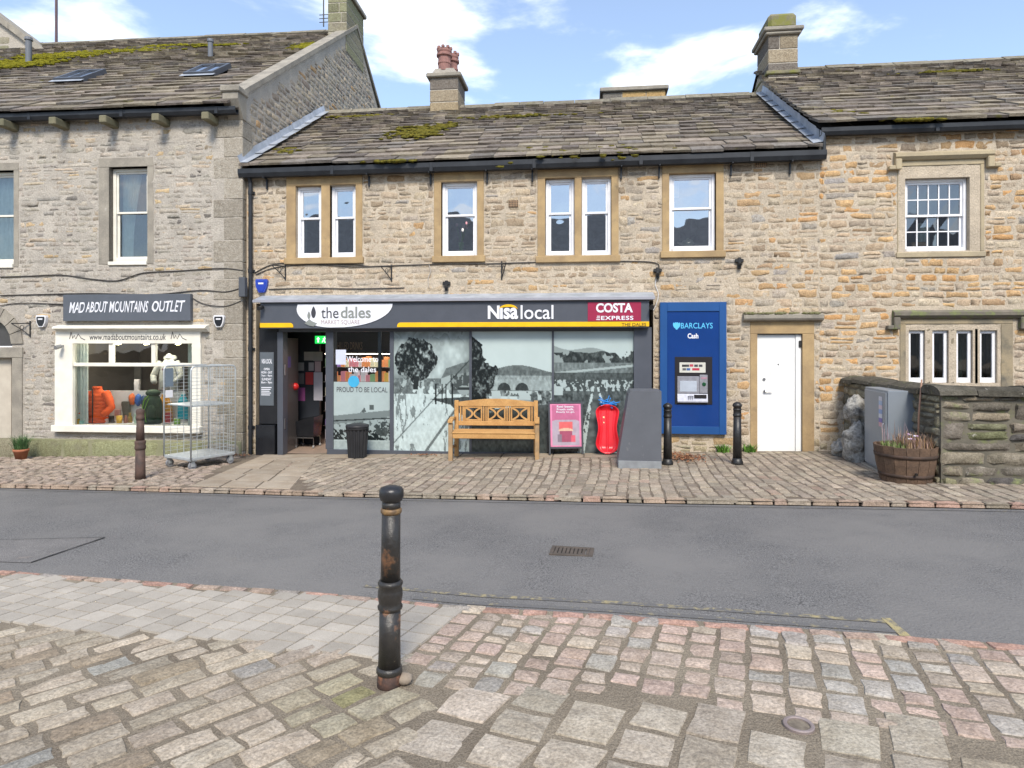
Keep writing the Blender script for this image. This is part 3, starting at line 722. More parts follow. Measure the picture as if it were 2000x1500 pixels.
for i in range(9):           # lead soakers dressed down over the lower roof
    s0, s1 = Lm * i / 9 - .02, Lm * (i + 1) / 9 + .05
    P = lambda x, s, n: Vector((x, ye, ze)) + Dm * s + Nm * n
    b = MB(FM.M); v = [P(xR0 - .02, s0, .13), P(xR0 - .17, s0, .11), P(xR0 - .15, s1, .09), P(xR0 - .02, s1, .11), P(xR0 - .012, s0, .26), P(xR0 - .012, s1, .24)]
    b.add(v, [(0, 1, 2, 3), (0, 3, 5, 4)]); b.build('lead_flashing', M_lead, roofR)
ycr = yRR - .75
xa, xb = px_at(FM, 1500, ycr), px_at(FM, 1559, ycr); zt_ = z_at(FM, 1530, 68, ycr)
c3 = chimney('chimney', FM, HR, xa, xb, ycr, ycr + .95, zRR - 1.0, zt_, seed=5, courses=5, cap=.07, over=.06)
MB(FM.M).box(xa - .10, xb + .10, ycr - .10, ycr + 1.05, zt_ + .07, zt_ + .16, .02).build('chimney_cap', M_dress_g, c3)
MB(FM.M).box(xa + .02, xb - .02, ycr + .02, ycr + .93, zt_ + .16, zt_ + .50, .06).build('chimney_crown', mat('mossy_chimney_stone', (.24, .21, .13), (.15, .14, .09), rough=.95, vs=5, bump=.5, bs=30, moss=((.17, .17, .05), 4, .48, .6)), c3)
z_s = z_at(FM, 1530, 142, ycr); MB(FM.M).box(xa - .04, xb + .04, ycr - .04, ycr + 1.0, z_s - .03, z_s + .05, .015).build('string_course', MATS['mossy_chimney_stone'], c3)
z_s = z_at(FM, 1530, 176, ycr); MB(FM.M).box(xa - .02, xb + .02, ycr - .03, ycr + .2, z_s, z_s + .24, .01).build('lead_apron', M_lead, c3)
for (px, py, rx, rs, n, sd) in ((1850, 145, .9, .12, 40, 1), (1640, 225, .4, .2, 20, 3), (1780, 240, .5, .06, 24, 4)):
    d = FM.I.to_3x3() @ ray(px, py); k = (zRR - zeR) / (yRR - yeR); c_ = FM.c
    t = (zeR - k * yeR + k * c_.y - c_.z) / (d.z - k * d.y); p = c_ + d * t
    moss_patch(FM.M, roofR, p.x, (p.y - yeR) * math.hypot(1, k), rx, rs, yeR, zeR, yRR, zRR, sd, n)
# ------------------------------------------------------------------ the tall house over the outdoor-clothing shop
xL0 = FL.x(0) - 6.5
zEL = FL.z(300, 226, .2)
HL = thing('stone_house', FL.w(-4, 0, -.5), 'tall grey-buff coursed stone house with skylights over the outdoor clothing shop', 'house', 'stone houses in the row')
wB = rect(FL, 213, 326, 288, 511); sB = rect(FL, 193, 308, 300, 516)
wA = rect(FL, -62, 334, 27, 516); sA = rect(FL, -80, 319, 37, 522)
SW = rect(FL, 116, 650, 390, 842)
_r = (FL.x(24) - FL.x(-75)) / 2; DA = (FL.x(-75), FL.x(24), -1.0, FL.z(0, 678) + _r * .90)
opL = [wB, wA, SW, DA]
T_side = FL.M @ Matrix.Rotation(R(90), 4, 'Z')
dA, zA = 6.4, 6.35 + 6.3 * .69
yeL, zeL = -.22, zEL + .13
yRL = dA; zRL = zeL + (dA - yeL) * .672
def ztop(d): return zEL + .42 + (d if d < dA else 2 * dA - d) * .672
b = MB(FL.M); sheet(b, xL0, 0, GB, zEL + .1, opL, .25)
wallL = b.build('wall', M_mortar_g, HL)
b = MB(FL.M); b.add([(0, 0, GB), (0, 2 * dA, GB), (0, 2 * dA, zEL), (0, dA, ztop(dA)), (0, 0, zEL + .42)], [(0, 1, 2, 3, 4)])
gableL = b.build('gable_wall', M_mortar_g, HL)
b = MB(FL.M); b.add([(xL0, 0, GB), (xL0, 2 * dA, GB), (xL0, 2 * dA, zEL), (xL0, dA, zRL), (xL0, 0, zEL)], [(0, 1, 2, 3, 4)]); b.build('gable_wall', M_mortar_g, HL)
def palL(rnd, x, z):
    c = pick(rnd, GREYB)
    g = gz(FL.w(x, 0, 0).x, Y0); c = algae(c, rnd, (.42 - (z - g)) * 2.4)
    return c, rnd.uniform(.3, 1.3)
q_ = [(-.58, 0.0)]
ARCH = (FL.x(-100), FL.x(46), -1, FL.z(20, 595))
rubble(FL.M, wallL, xL0, -.02, -.15, zEL + .06, [sB, sA, (SW[0] - .06, SW[1] + .06, SW[2] - .06, FL.z(250, 638)), ARCH, (-.56, 0, 1.0, 9)], (.07, .12), (.16, .45), palL, .006, 31, gap=.008, split=.1)
MB(FL.M).box(xL0, -.01, -.05, .02, GB, -.16, .015).build('plinth', mat('mossy_plinth', (.25, .235, .16), (.17, .18, .09), rough=.95, vs=3, bump=.5, bs=30), HL)
rubble(FL.M @ Matrix.Translation((0, -.05, 0)), HL, xL0, -.012, -.55, -.16, [], (.36, .40), (.5, .95), lambda r, x, z: (pick(r, [(3, (.28, .26, .185)), (2, (.24, .245, .14)), (2, (.31, .28, .22))]), 1.2), .012, 32, gap=.02, name='plinth_stone')
def palG(rnd, x, z):
    return pick(rnd, GABLE), rnd.uniform(.5, 1.6)
rubble(T_side, gableL, .3, 2 * dA - .2, zE - .2, zA + .5, [], (.10, .18), (.16, .36), palG, .007, 41, gap=.012, top=lambda d: ztop(d) - .12,
       keep=lambda d, z: z > ze + max(0, min(d, yR)) * .6 - .3 if d < yR else z > zR - (d - yR) * .6 - .3)
z = 1.0; i = 0; rn = random.Random(9)
while z < zEL - .05:          # quoins, long and short by turns
    h = rn.uniform(.30, .46); wq = (.56, .36)[i % 2]; g = rn.uniform(.85, 1.15)
    b = MB(FL.M); b.box(-wq + .008, .012, -.012, (.36, .56)[i % 2], z + .005, min(z + h, zEL) - .005, .01, c=(.335 * g, .305 * g, .255 * g)); b.build('quoin', M_stone, HL); z += h; i += 1
z = -.35
while z < 1.0 - .1:
    h = .34; g = rn.uniform(.8, 1.1); b = MB(FL.M); b.box(-(.5, .34)[i % 2] + .008, .012, -.012, .3, z + .005, min(z + h, 1.0) - .005, .01, c=(.31 * g, .28 * g, .22 * g)); b.build('quoin', M_stone, HL); z += h; i += 1
rl = MB(FL.M); rl.add([(xL0, yeL + .04, zeL - .03), (0.0, yeL + .04, zeL - .03), (0.0, yRL, zRL - .03), (xL0, yRL, zRL - .03), (0, 2 * dA, zeL - .1), (xL0, 2 * dA, zeL - .1)], [(0, 1, 2, 3), (3, 2, 4, 5)])
roofL = rl.build('roof', M_underlay, HL)
kL = (zRL - zeL) / (yRL - yeL); LsL = math.hypot(yRL - yeL, zRL - zeL)
def roofhit(px, py):
    d = FL.I.to_3x3() @ ray(px, py); c_ = FL.c; t = (zeL - kL * yeL + kL * c_.y - c_.z) / (d.z - kL * d.y); p = c_ + d * t
    return p.x, (p.y - yeL) * math.hypot(1, kL)
sk = []
for (px, py) in ((160, 155), (408, 144)): sk.append(roofhit(px, py))
slate_roof(FL.M, roofL, xL0, -.12, yeL, zeL, yRL, zRL, .36, .19, (.24, .54), 15, sag=.05, holes=[(x - .26, x + .26, s - .36, s + .36) for x, s in sk])
ridge_stones(FL.M, roofL, xL0, -.5, yRL, zRL + .09, 16)
DL = Vector((0, yRL - yeL, zRL - zeL)).normalized(); NL = Vector((0, -DL.z, DL.y))
PL = lambda x, s, n: Vector((x, yeL, zeL)) + DL * s + NL * n
for (x, s) in sk:
    b = MB(FL.M); fr_ = [(x, s)]
    for (xa, xb, sa, sb) in ((x - .34, x - .28, s - .44, s + .44), (x + .28, x + .34, s - .44, s + .44), (x - .28, x + .28, s - .44, s - .37), (x - .28, x + .28, s + .37, s + .44), (x - .012, x + .012, s - .37, s + .37)):
        v = [PL(xa, sa, .02), PL(xb, sa, .02), PL(xb, sb, .02), PL(xa, sb, .02), PL(xa, sa, .13), PL(xb, sa, .13), PL(xb, sb, .13), PL(xa, sb, .13)]
        b.add(v, [(3, 2, 1, 0), (4, 5, 6, 7), (0, 1, 5, 4), (1, 2, 6, 5), (2, 3, 7, 6), (3, 0, 4, 7)])
    so = b.build('skylight', plain('skylight_frame', (.10, .11, .13), .4, .3), roofL)
    b = MB(FL.M); b.add([PL(x - .28, s - .37, .10), PL(x + .28, s - .37, .10), PL(x + .28, s + .37, .10), PL(x - .28, s + .37, .10)], [(0, 1, 2, 3)]); b.build('pane', glass('skylight_glass', refl=.5, clear=.3), so)
    b = MB(FL.M); b.add([PL(x - .38, s - .56, .085), PL(x + .38, s - .56, .085), PL(x + .38, s - .43, .09), PL(x - .38, s - .43, .09)], [(0, 1, 2, 3)]); b.build('lead_apron', M_lead, so)
for (px, py, hh, r) in ((56, 126, .62, .07), (411, 112, .38, .06)):
    x, s = roofhit(px, py); p = PL(x, s, 0); b = MB(FL.M); b.cyl(p, p + Vector((0, 0, hh)), r, n=14); b.cyl(p + Vector((0, 0, hh)), p + Vector((0, 0, hh + .07)), r * 1.35, r * 1.2, n=14)
    b.build('vent_pipe', plain('vent_grey', (.13, .14, .16), .6), roofL, smooth=False)
for (px, py, rx, rs, n, sd) in ((25, 128, 1.3, .55, 380, 1), (120, 112, 1.3, .40, 330, 2), (240, 103, 1.3, .28, 220, 3), (330, 93, 1.0, .16, 80, 4), (600, 94, .36, .38, 200, 6), (430, 92, .7, .14, 40, 7)):
    x, s = roofhit(px, py); moss_patch(FL.M, roofL, x, s, rx, rs, yeL, zeL, yRL, zRL, sd, n, m=mat('yellow_roof_moss', (.26, .23, .02), (.13, .13, .02), rough=1, vs=10, bump=1, bs=60, dist=.03, spec=.05))
# gable coping, kneeler, chimney
nc = 11
for i in range(nc):
    a, c = dA * i / nc, dA * (i + 1) / nc; zz = lambda d: zEL + .40 + d * .672
    b = MB(FL.M); x0, x1 = -.26, .05
    v = [(x0, a, zz(a)), (x1, a, zz(a)), (x1, c - .012, zz(c) - .008), (x0, c - .012, zz(c) - .008)]; v = v + [(p[0], p[1], p[2] + .11) for p in v]
    b.add(v, [(3, 2, 1, 0), (4, 5, 6, 7), (0, 1, 5, 4), (1, 2, 6, 5), (2, 3, 7, 6), (3, 0, 4, 7)]); b.build('coping_stone', M_dress_g, HL)
for i in range(nc):
    a, c = dA + dA * i / nc, dA + dA * (i + 1) / nc; zz = lambda d: zEL + .40 + (2 * dA - d) * .672
    b = MB(FL.M); x0, x1 = -.26, .05
    v = [(x0, a, zz(a)), (x1, a, zz(a)), (x1, c - .012, zz(c)), (x0, c - .012, zz(c))]; v = v + [(p[0], p[1], p[2] + .11) for p in v]
    b.add(v, [(3, 2, 1, 0), (4, 5, 6, 7), (0, 1, 5, 4), (1, 2, 6, 5), (2, 3, 7, 6), (3, 0, 4, 7)]); b.build('coping_stone', M_dress_g, HL)
b = MB(FL.M); b.box(-.30, .06, -.26, .14, zEL + .38, zEL + .50, .02); b.prism([(-.02, zEL - .05), (-.22, zEL + .26), (-.22, zEL + .38), (.1, zEL + .38), (.1, zEL - .05)], -.26, .03, axis='x'); b.build('kneeler', M_dress_g, HL)
ya, yb = 5.55, 7.0
xa = FL._hit(645, HY, -ya).x
c4 = chimney('chimney', FL, HL, min(xa, -.5), .03, ya, yb, zRL - .9, FL.z(660, -14, -ya), seed=12, courses=6, cap=.12, over=.07, pal=((.22, .22, .14), (.26, .25, .18), (.20, .20, .13), (.28, .26, .19)))
gutter(FL, HL, xL0, -.02, zEL + .0, .10, h=.12, dp=.13)
for px in (18, 118, 215, 316, 412, -80):
    x = FL.x(px, .15); MB(FL.M).box(x - .07, x + .07, -.36, .02, zEL - .15, zEL - .012, .015).build('rafter_end', mat('mossy_timber_stone', (.19, .17, .11), (.13, .125, .08), rough=.95, vs=6, bump=.5, bs=30), HL)
for (W, S) in ((wB, sB), (wA, sA)):
    MB(FL.M).box(S[0], S[1], -.012, .2, W[3], S[3], .006).build('lintel', M_dress_g, HL)
    MB(FL.M).box(S[0], W[0], -.010, .2, S[2], W[3], .006).build('jamb', M_dress_g, HL); MB(FL.M).box(W[1], S[1], -.010, .2, S[2], W[3], .006).build('jamb', M_dress_g, HL)
    MB(FL.M).box(W[0] - .0, W[1] + .0, -.04, .15, S[2] - .02, W[2], .006).build('sill', M_cream, HL)
    sash(FL, HL, W[0] + .004, W[1] - .004, W[2] + .002, W[3] - .004, d=.10, ft=.06, mid=.53, mt=M_cream, gl=glass('tall_window_glass', refl=.10, clear=.85))
    room(FL, HL, S[0], S[1], S[2], S[3], depth=1.0)
def drape(fr, parent, x0, x1, z0, z1, d, lean=0.0, m=M_curtain, folds=7):
    b = MB(fr.M); n = folds * 4; v = []
    for k in range(9):
        t = k / 8
        for i in range(n + 1):
            u = i / n; x = x0 + (x1 - x0) * u * (1 - lean * math.sin(math.pi * t * .55)); v.append((x, d + .03 * math.sin(u * folds * 6.28), z1 + (z0 - z1) * t))
    b.add(v, [(k * (n + 1) + i, k * (n + 1) + i + 1, (k + 1) * (n + 1) + i + 1, (k + 1) * (n + 1) + i) for k in range(8) for i in range(n)])
    return b.build('curtain', m, parent, smooth=True)
drape(FL, HL, wB[0] + .06, wB[0] + .46, wB[2] + .06, wB[3] - .05, .30, .45); drape(FL, HL, wA[0] + .06, wA[1] - .1, wA[2] + .05, wA[3] - .05, .30, .1)
# arched doorway at the end of the frontage
a0, a1, zs = FL.x(-75), FL.x(24), FL.z(0, 672); rad = (a1 - a0) / 2; xc = (a0 + a1) / 2
for i in range(9):
    t0, t1 = math.pi * i / 9 + .012, math.pi * (i + 1) / 9 - .012; ro, ri = rad + .24, rad
    MB(FL.M).prism([(xc + ri * math.cos(t0), zs + ri * math.sin(t0)), (xc + ro * math.cos(t0), zs + ro * math.sin(t0)), (xc + ro * math.cos(t1), zs + ro * math.sin(t1)), (xc + ri * math.cos(t1), zs + ri * math.sin(t1))], -.03, .2).build('arch_stone', M_dress_g, HL)
zi = FL.z(20, 699); zj = FL.z(20, 678)
MB(FL.M).box(a0 - .24, FL.x(46), -.035, .2, zi, zj, .01).build('impost', M_dress_g, HL)
MB(FL.M).box(FL.x(25), FL.x(45), -.03, .2, GB + .4, zi, .01).build('door_jamb', M_dress_g, HL)
b = MB(FL.M); b.prism([(xc + rad * math.cos(math.pi * k / 12), zj + rad * .92 * math.sin(math.pi * k / 12)) for k in range(13)], .12, .16); b.build('fanlight', plain('fanlight_dark', (.05, .05, .055), .15), HL)
MB(FL.M).box(a0, a1, .08, .12, zj - .03, zj + .02, .004).build('transom', M_white, HL)
MB(FL.M).box(a0 - .3, FL.x(13), .10, .16, -.5, zi, .006).build('door', mat('pale_door_paint', (.50, .45, .37), (.44, .39, .32), rough=.5), HL)
MB(FL.M).box(FL.x(13), a1, .6, .62, -.6, zi + .1).build('passage_shade', plain('dark_passage', (.012, .012, .012), .9), HL)  # near-black sheet, the shade inside the passage put into its colour
# ------------------------------------------------------------------ the ground, the road, the setts
def along(p, q):
    a, b_ = ong(*p), ong(*q); return math.atan2(b_.y - a.y, b_.x - a.x)
def wpoly(pts): return [(v.x, v.y) for v in (ong(*p) for p in pts)]
def inside(p, poly):
    x, y = p; r = False; n = len(poly)
    for i in range(n):
        (x0, y0), (x1, y1) = poly[i], poly[(i + 1) % n]
        if (y0 > y) != (y1 > y) and x < (x1 - x0) * (y - y0) / (y1 - y0) + x0: r = not r
    return r
FAR = [(v.x, v.y) for v in (ong(*p) for p in ((0, 946), (300, 953), (640, 962), (1000, 969), (1300, 975), (1700, 980), (2000, 985)))]
NEAR = [(v.x, v.y) for v in (ong(*p) for p in ((0, 1112), (300, 1133), (600, 1153), (910, 1182), (1200, 1198), (1500, 1220), (1750, 1238), (2000, 1257)))]
def ext(L, d=26):
    (ax, ay), (bx, by) = L[0], L[1]; (cx_, cy_), (ex, ey) = L[-2], L[-1]
    k0 = math.hypot(bx - ax, by - ay); k1 = math.hypot(ex - cx_, ey - cy_)
    return [(ax - (bx - ax) / k0 * d, ay - (by - ay) / k0 * d)] + L + [(ex + (ex - cx_) / k1 * d, ey + (ey - cy_) / k1 * d)]
FARX, NEARX = ext(FAR), ext(NEAR)
def ycurve(L, x):
    for (a, b_), (c, d) in zip(L, L[1:]):
        if a <= x <= c: return b_ + (d - b_) * (x - a) / (c - a)
    return L[0][1] if x < L[0][0] else L[-1][1]
def gsheet(name, xs, ylo, yhi, n, dz, m, kind='structure'):
    b = MB(); v = []
    for x in xs:
        y0, y1 = ylo(x), yhi(x)
        for j in range(n + 1):
            y = y0 + (y1 - y0) * j / n; v.append((x, y, gz(x, y) + (dz(j / n) if callable(dz) else dz)))
    b.add(v, [(i * (n + 1) + j, (i + 1) * (n + 1) + j, (i + 1) * (n + 1) + j + 1, i * (n + 1) + j + 1) for i in range(len(xs) - 1) for j in range(n)])
    return b.build(name, m, None, kind=kind, smooth=True)
XS = [-26 + i * .5 for i in range(100)]
M_soil = mat('trodden_earth', (.115, .095, .075), (.08, .068, .055), rough=1, vs=3, bump=.8, bs=60, fine=.4, dist=.02, spec=.05)
b = MB(); b.add([(-400, -400, -1.2), (400, -400, -1.2), (400, 400, -1.2), (-400, 400, -1.2)], [(0, 1, 2, 3)])
b.build('ground', M_soil, kind='structure')
M_asph = mat('worn_asphalt', (.155, .150, .146), (.122, .119, .117), rough=.8, vs=.9, bump=1.0, bs=48, fine=.85, dist=.012, spec=.35, thr=(.3, .7),
             dark=((.175, .168, .160), .55, .42, .60), moss=((.075, .073, .072), 3.2, .70, .78))
road = gsheet('road', XS, lambda x: ycurve(NEARX, x), lambda x: ycurve(FARX, x), 10, lambda t: -.055 + .05 * math.sin(math.pi * t), M_asph)
M_joint = mat('sandy_joint', (.15, .12, .095), (.21, .175, .135), rough=1, vs=2.3, bump=.9, bs=70, fine=.45, dist=.015, spec=.05, moss=((.15, .17, .06), 2.6, .64, .74))
M_jointp = mat('pale_mortar_joint', (.18, .15, .115), (.27, .23, .175), rough=1, vs=1.7, bump=.9, bs=60, fine=.45, dist=.015, spec=.05, moss=((.13, .15, .045), 1.8, .64, .74))
pave_far = gsheet('pavement', XS, lambda x: ycurve(FARX, x), lambda x: Y0 + .5, 8, -.009, M_joint)
pave_near = gsheet('pavement', XS, lambda x: -9, lambda x: ycurve(NEARX, x), 24, -.009, M_jointp)
M_sett = mat('worn_sett', WHITE, (.76, .74, .71), attr=True, rough=.85, vs=9, bump=.9, bs=32, fine=.38, dist=.014, spec=.25, dark=((.16, .135, .105), 5.5, .60, .80))
def sett_piece(b, P, z, hgt, c, rnd, rough=1.0, crown=.012, corner_=.12):
    "P: four corners in plan; a worn, rounded top"
    n = 4; v = []; bev = (.015 if P[0][1] < 6 else .010) if corner_ else .003
    fu = min(.2, bev / max(.02, math.dist(P[0], P[1]))); ft = min(.2, bev / max(.02, math.dist(P[1], P[2])))
    for k in range(n + 1):
        for i in range(n + 1):
            u, t = (0, fu, .5, 1 - fu, 1)[i], (0, ft, .5, 1 - ft, 1)[k]
            x = (P[0][0] * (1 - u) + P[1][0] * u) * (1 - t) + (P[3][0] * (1 - u) + P[2][0] * u) * t
            y = (P[0][1] * (1 - u) + P[1][1] * u) * (1 - t) + (P[3][1] * (1 - u) + P[2][1] * u) * t
            cx_, cy_ = sum(p[0] for p in P) / 4, sum(p[1] for p in P) / 4
            ed = min(i, n - i, k, n - k)
            corner = i in (0, n) and k in (0, n)
            if corner: x += (cx_ - x) * corner_; y += (cy_ - y) * corner_
            j = (.007 if corner_ else .002) * min(1, rough); x += rnd.uniform(-j, j); y += rnd.uniform(-j, j)
            h = (-hgt, -.0045 if corner_ else -.001, crown)[ed] + rnd.uniform(-.004, .004) * rough * (ed > 0) * .5
            v.append((x, y, z(x, y) + h))
    b.add(v, [(k * (n + 1) + i, k * (n + 1) + i + 1, (k + 1) * (n + 1) + i + 1, (k + 1) * (n + 1) + i) for k in range(n) for i in range(n)], c)
def setts(parent, name, poly, ang, rw, lr, gap, colf, m, seed, hgt=.03, maxobj=300, jit=.012, rough=1.0, avoid=None, crown=.010, lift=0.0, wob=0.0):
    rnd = random.Random(seed); ca, sa = math.cos(ang), math.sin(ang)
    A = [(x * ca + y * sa, -x * sa + y * ca) for x, y in poly]
    a0, a1 = min(p[0] for p in A), max(p[0] for p in A); b0, b1 = min(p[1] for p in A), max(p[1] for p in A)
    out = []; bb = b0
    while bb < b1:
        wd = rw * rnd.uniform(.88, 1.12); a = a0 - rnd.random() * lr[1]
        while a < a1:
            l = rnd.uniform(*lr); ca_, cb_ = a + l / 2, bb + wd / 2
            wv = wob * math.sin(ca_ * 1.1 + 2 * math.sin(cb_ * .7))
            X, Y = ca_ * ca - cb_ * sa, ca_ * sa + cb_ * ca
            if inside((X, Y), poly) and not (avoid and avoid(X, Y)):
                q = []
                for (da, db) in ((gap / 2, gap / 2), (l - gap / 2, gap / 2), (l - gap / 2, wd - gap / 2), (gap / 2, wd - gap / 2)):
                    aa, bv = a + da + rnd.uniform(-jit, jit), bb + db + rnd.uniform(-jit, jit) + wv
                    q.append((aa * ca - bv * sa, aa * sa + bv * ca))
                out.append((q, (X, Y), rnd.uniform(-.004, .005) * rough + lift))
            a += l
        bb += wd
    out.sort(key=lambda o: o[1][0] ** 2 + o[1][1] ** 2 if abs(o[1][0]) < o[1][1] * 1.1 + .2 else 1e6 + o[1][0] ** 2)
    rest = MB()
    for i, (q, ctr, dz) in enumerate(out):
        tx, ty = rnd.uniform(-.02, .02) * rough, rnd.uniform(-.02, .02) * rough
        z = lambda x, y: gz(x, y) + dz + (x - ctr[0]) * tx + (y - ctr[1]) * ty
        c = colf(rnd, *ctr)
        mb = MB() if i < maxobj else rest
        sett_piece(mb, q, z, hgt, c, rnd, rough, crown, 0.0 if name == 'paving_block' else .12)
        if i < maxobj: mb.build(name, m, parent, smooth=False)
    if rest.v: rest.build('small_' + name + 's', m, parent, smooth=False, kind='stuff')
    return len(out)
# --- near side: block paving, cobbles, pink setts, big worn setts
pA = wpoly([(-420, 1092), (0, 1122), (300, 1143), (600, 1163), (750, 1172), (905, 1187), (790, 1284), (740, 1286), (400, 1250), (0, 1219), (-420, 1190)])
pB = wpoly([(-500, 1180), (0, 1212), (400, 1243), (740, 1280), (800, 1284), (800, 1335), (880, 1335), (830, 1430), (760, 1560), (560, 1800), (-500, 1800)])
pD = wpoly([(912, 1188), (1200, 1206), (1500, 1228), (1750, 1246), (2000, 1266), (2500, 1310), (2500, 1520), (2000, 1462), (1824, 1430), (1612, 1412), (1408, 1378), (1324, 1348), (950, 1344), (805, 1338), (795, 1284)])
pC = wpoly([(875, 1338), (950, 1350), (1324, 1352), (1408, 1382), (1612, 1416), (1824, 1433), (2000, 1465), (2500, 1525), (2500, 1800), (570, 1800), (765, 1560), (835, 1430)])
near_b = ong(760, 1335)
def nobol(x, y): return math.hypot(x - near_b.x, y - near_b.y) < .10
def cA(r, x, y):
    g = r.uniform(.85, 1.12); return (.385 * g, .35 * g, .30 * g)
def green(c, x, y, r):
    d = math.hypot(x - near_b.x + .05, (y - near_b.y + .12) * 1.3)
    a = max(0, .75 - d * 1.5) * r.uniform(.2, 1.1); g = (.19, .21, .06)
    return tuple(p * (1 - a) + q * a for p, q in zip(c, g))
def cB(r, x, y):
    c = pick(r, [(6, (.39, .335, .265)), (4, (.35, .30, .24)), (3, (.42, .36, .285)), (1.2, (.30, .245, .18)), (.3, (.30, .285, .26))]); return green(c, x, y, r)
def cD(r, x, y):
    t = max(.15, min(1, (x + .3) / 1.2))
    pk = pick(r, [(6, (.43, .335, .28)), (5, (.415, .345, .285)), (2.5, (.37, .34, .30)), (.9, (.34, .32, .29)), (3, (.445, .375, .30)), (.16, (.15, .16, .18))]); return green(pk, x, y, r)
def cC(r, x, y):
    c = pick(r, [(6, (.42, .37, .30)), (4, (.385, .34, .275)), (2, (.44, .38, .31)), (1, (.32, .27, .205))]); return green(c, x, y, r)
aA = along((0, 1122), (905, 1187)) + R(82)
setts(pave_near, 'paving_block', pA, aA, .172, (.105, .15), .006, cA, mat('concrete_block', WHITE, (.86, .85, .84), attr=True, rough=.88, vs=5, bump=.25, bs=90, fine=.22, dist=.004, spec=.25), 1, hgt=.02, jit=.002, rough=.04, crown=.0, lift=.004)
setts(pave_near, 'cobble', pB, along((260, 1300), (340, 1276)), .148, (.18, .34), .006, cB, M_sett, 2, hgt=.035, jit=.014, avoid=nobol, crown=.006, wob=.02)
cover = ong(1560, 1415)
def nocov(x, y): return math.hypot(x - cover.x, y - cover.y) < .15
aD = along((912, 1188), (2000, 1266)) + R(84)
setts(pave_near, 'sett', pD, aD, .158, (.10, .19), .005, cD, M_sett, 3, hgt=.03, jit=.009, avoid=nobol, crown=.005)
setts(pave_near, 'large_sett', pC, along((896, 1456), (988, 1356)), .25, (.22, .32), .014, cC, M_sett, 4, hgt=.05, jit=.016, crown=.007, avoid=nocov)
# kerb stones along both edges of the road
def kerb(parent, L, off, wd, lr, seed, x0, x1, tab, name='kerb_stone', dz=0.0):
    rnd = random.Random(seed); x = x0
    while x < x1:
        l = rnd.uniform(*lr); g = .012
        y0, y1 = ycurve(L, x), ycurve(L, x + l)
        q = [(x + g / 2, y0 + off), (x + l - g / 2, y1 + off), (x + l - g / 2, y1 + off + wd), (x + g / 2, y0 + off + wd)]
        q = [(a + rnd.uniform(-.006, .006), b_ + rnd.uniform(-.008, .008)) for a, b_ in q]
        b = MB(); sett_piece(b, q, lambda X, Y: gz(X, Y) + dz + .004, .05, pick(rnd, tab), rnd, .8, .008); b.build(name, M_sett, parent, smooth=False); x += l
PINK = [(5, (.37, .235, .19)), (3, (.35, .27, .22)), (1, (.30, .275, .25))]
kerb(pave_near, NEARX, -.105, .10, (.16, .30), 5, -6.5, 4.5, PINK)
kerb(pave_far, FARX, .0, .11, (.14, .30), 6, -12, 8.5, [(4, (.34, .26, .20)), (3, (.31, .265, .21)), (1, (.36, .24, .19))])
# --- far side: forecourt setts, flagstones, old cobbles
top = lambda px: (px, 0)
xw = lambda px: FM.x(px)
pF = [(FAR[2][0] - .2, FAR[2][1] + .12)] + [(x, y + .12) for x, y in FAR[3:]] + [(FAR[-1][0] + 3, FAR[-1][1] + .05), (9.5, 8.6), (4.75, 8.55), (4.6, Y0 - .02), (xw(1600), Y0 - .02), (xw(1280), Y0 - .02), (xw(1280), Y0 - .62), (xw(560), Y0 - .62)]
flA, flB = ong(360, 952), ong(640, 893)
pG = [(FARX[0][0] + 12, ycurve(FARX, FARX[0][0] + 12) + .12)] + [(x, y + .12) for x, y in FAR[:2]] + [(flA.x, flA.y + .1), (FM.x(478), Y0 - .2), (-14, Y0 + .1)]
def cF(r, x, y):
    c = pick(r, [(6, (.345, .29, .228)), (4, (.31, .265, .212)), (2, (.38, .32, .25)), (1, (.27, .225, .18)), (.4, (.33, .25, .20))])
    return algae(c, r, (y - Y0 + .5) * .5)
aF = along((1240, 965), (1252, 905)) * .5 + along((640, 955), (735, 905)) * .5
solids = []
setts(pave_far, 'sett', pF, aF, .142, (.15, .30), .008, cF, M_sett, 7, hgt=.03, jit=.009, crown=.003, wob=.05)
setts(pave_far, 'cobble', pG, R(8), .115, (.13, .26), .022, lambda r, x, y: pick(r, [(5, (.31, .25, .205)), (4, (.27, .225, .185)), (2, (.34, .275, .22)), (1, (.22, .18, .15))]), M_sett, 8, hgt=.04, jit=.020, crown=.014, rough=1.5, wob=.06)
# flagstones: a strip along the shopfront and a path slanting to the road
M_flag = mat('sandstone_flag', WHITE, (.82, .78, .74), attr=True, rough=.85, vs=3, bump=.3, bs=40, fine=.25, dist=.008, spec=.2)
rn = random.Random(12)
x = FM.x(565)
while x < FM.x(1275):
    l = rn.uniform(.5, .95); g = rn.uniform(.85, 1.1); b = MB()
    sett_piece(b, [(x + .006, Y0 - .62), (x + l - .006, Y0 - .62), (x + l - .006, Y0 - .12), (x + .006, Y0 - .12)], lambda X, Y: gz(X, Y) + .002, .03, (.335 * g, .28 * g, .215 * g), rn, .4, .003)
    b.build('flagstone', M_flag, pave_far); x += l
e0, e1 = Vector((FM.x(520), Y0 - .05)), Vector((flA.x, flA.y + .12)); f0, f1 = Vector((FM.x(650), Y0 - .62)), Vector((ong(560, 958).x, ong(560, 958).y + .12))
nr = 6
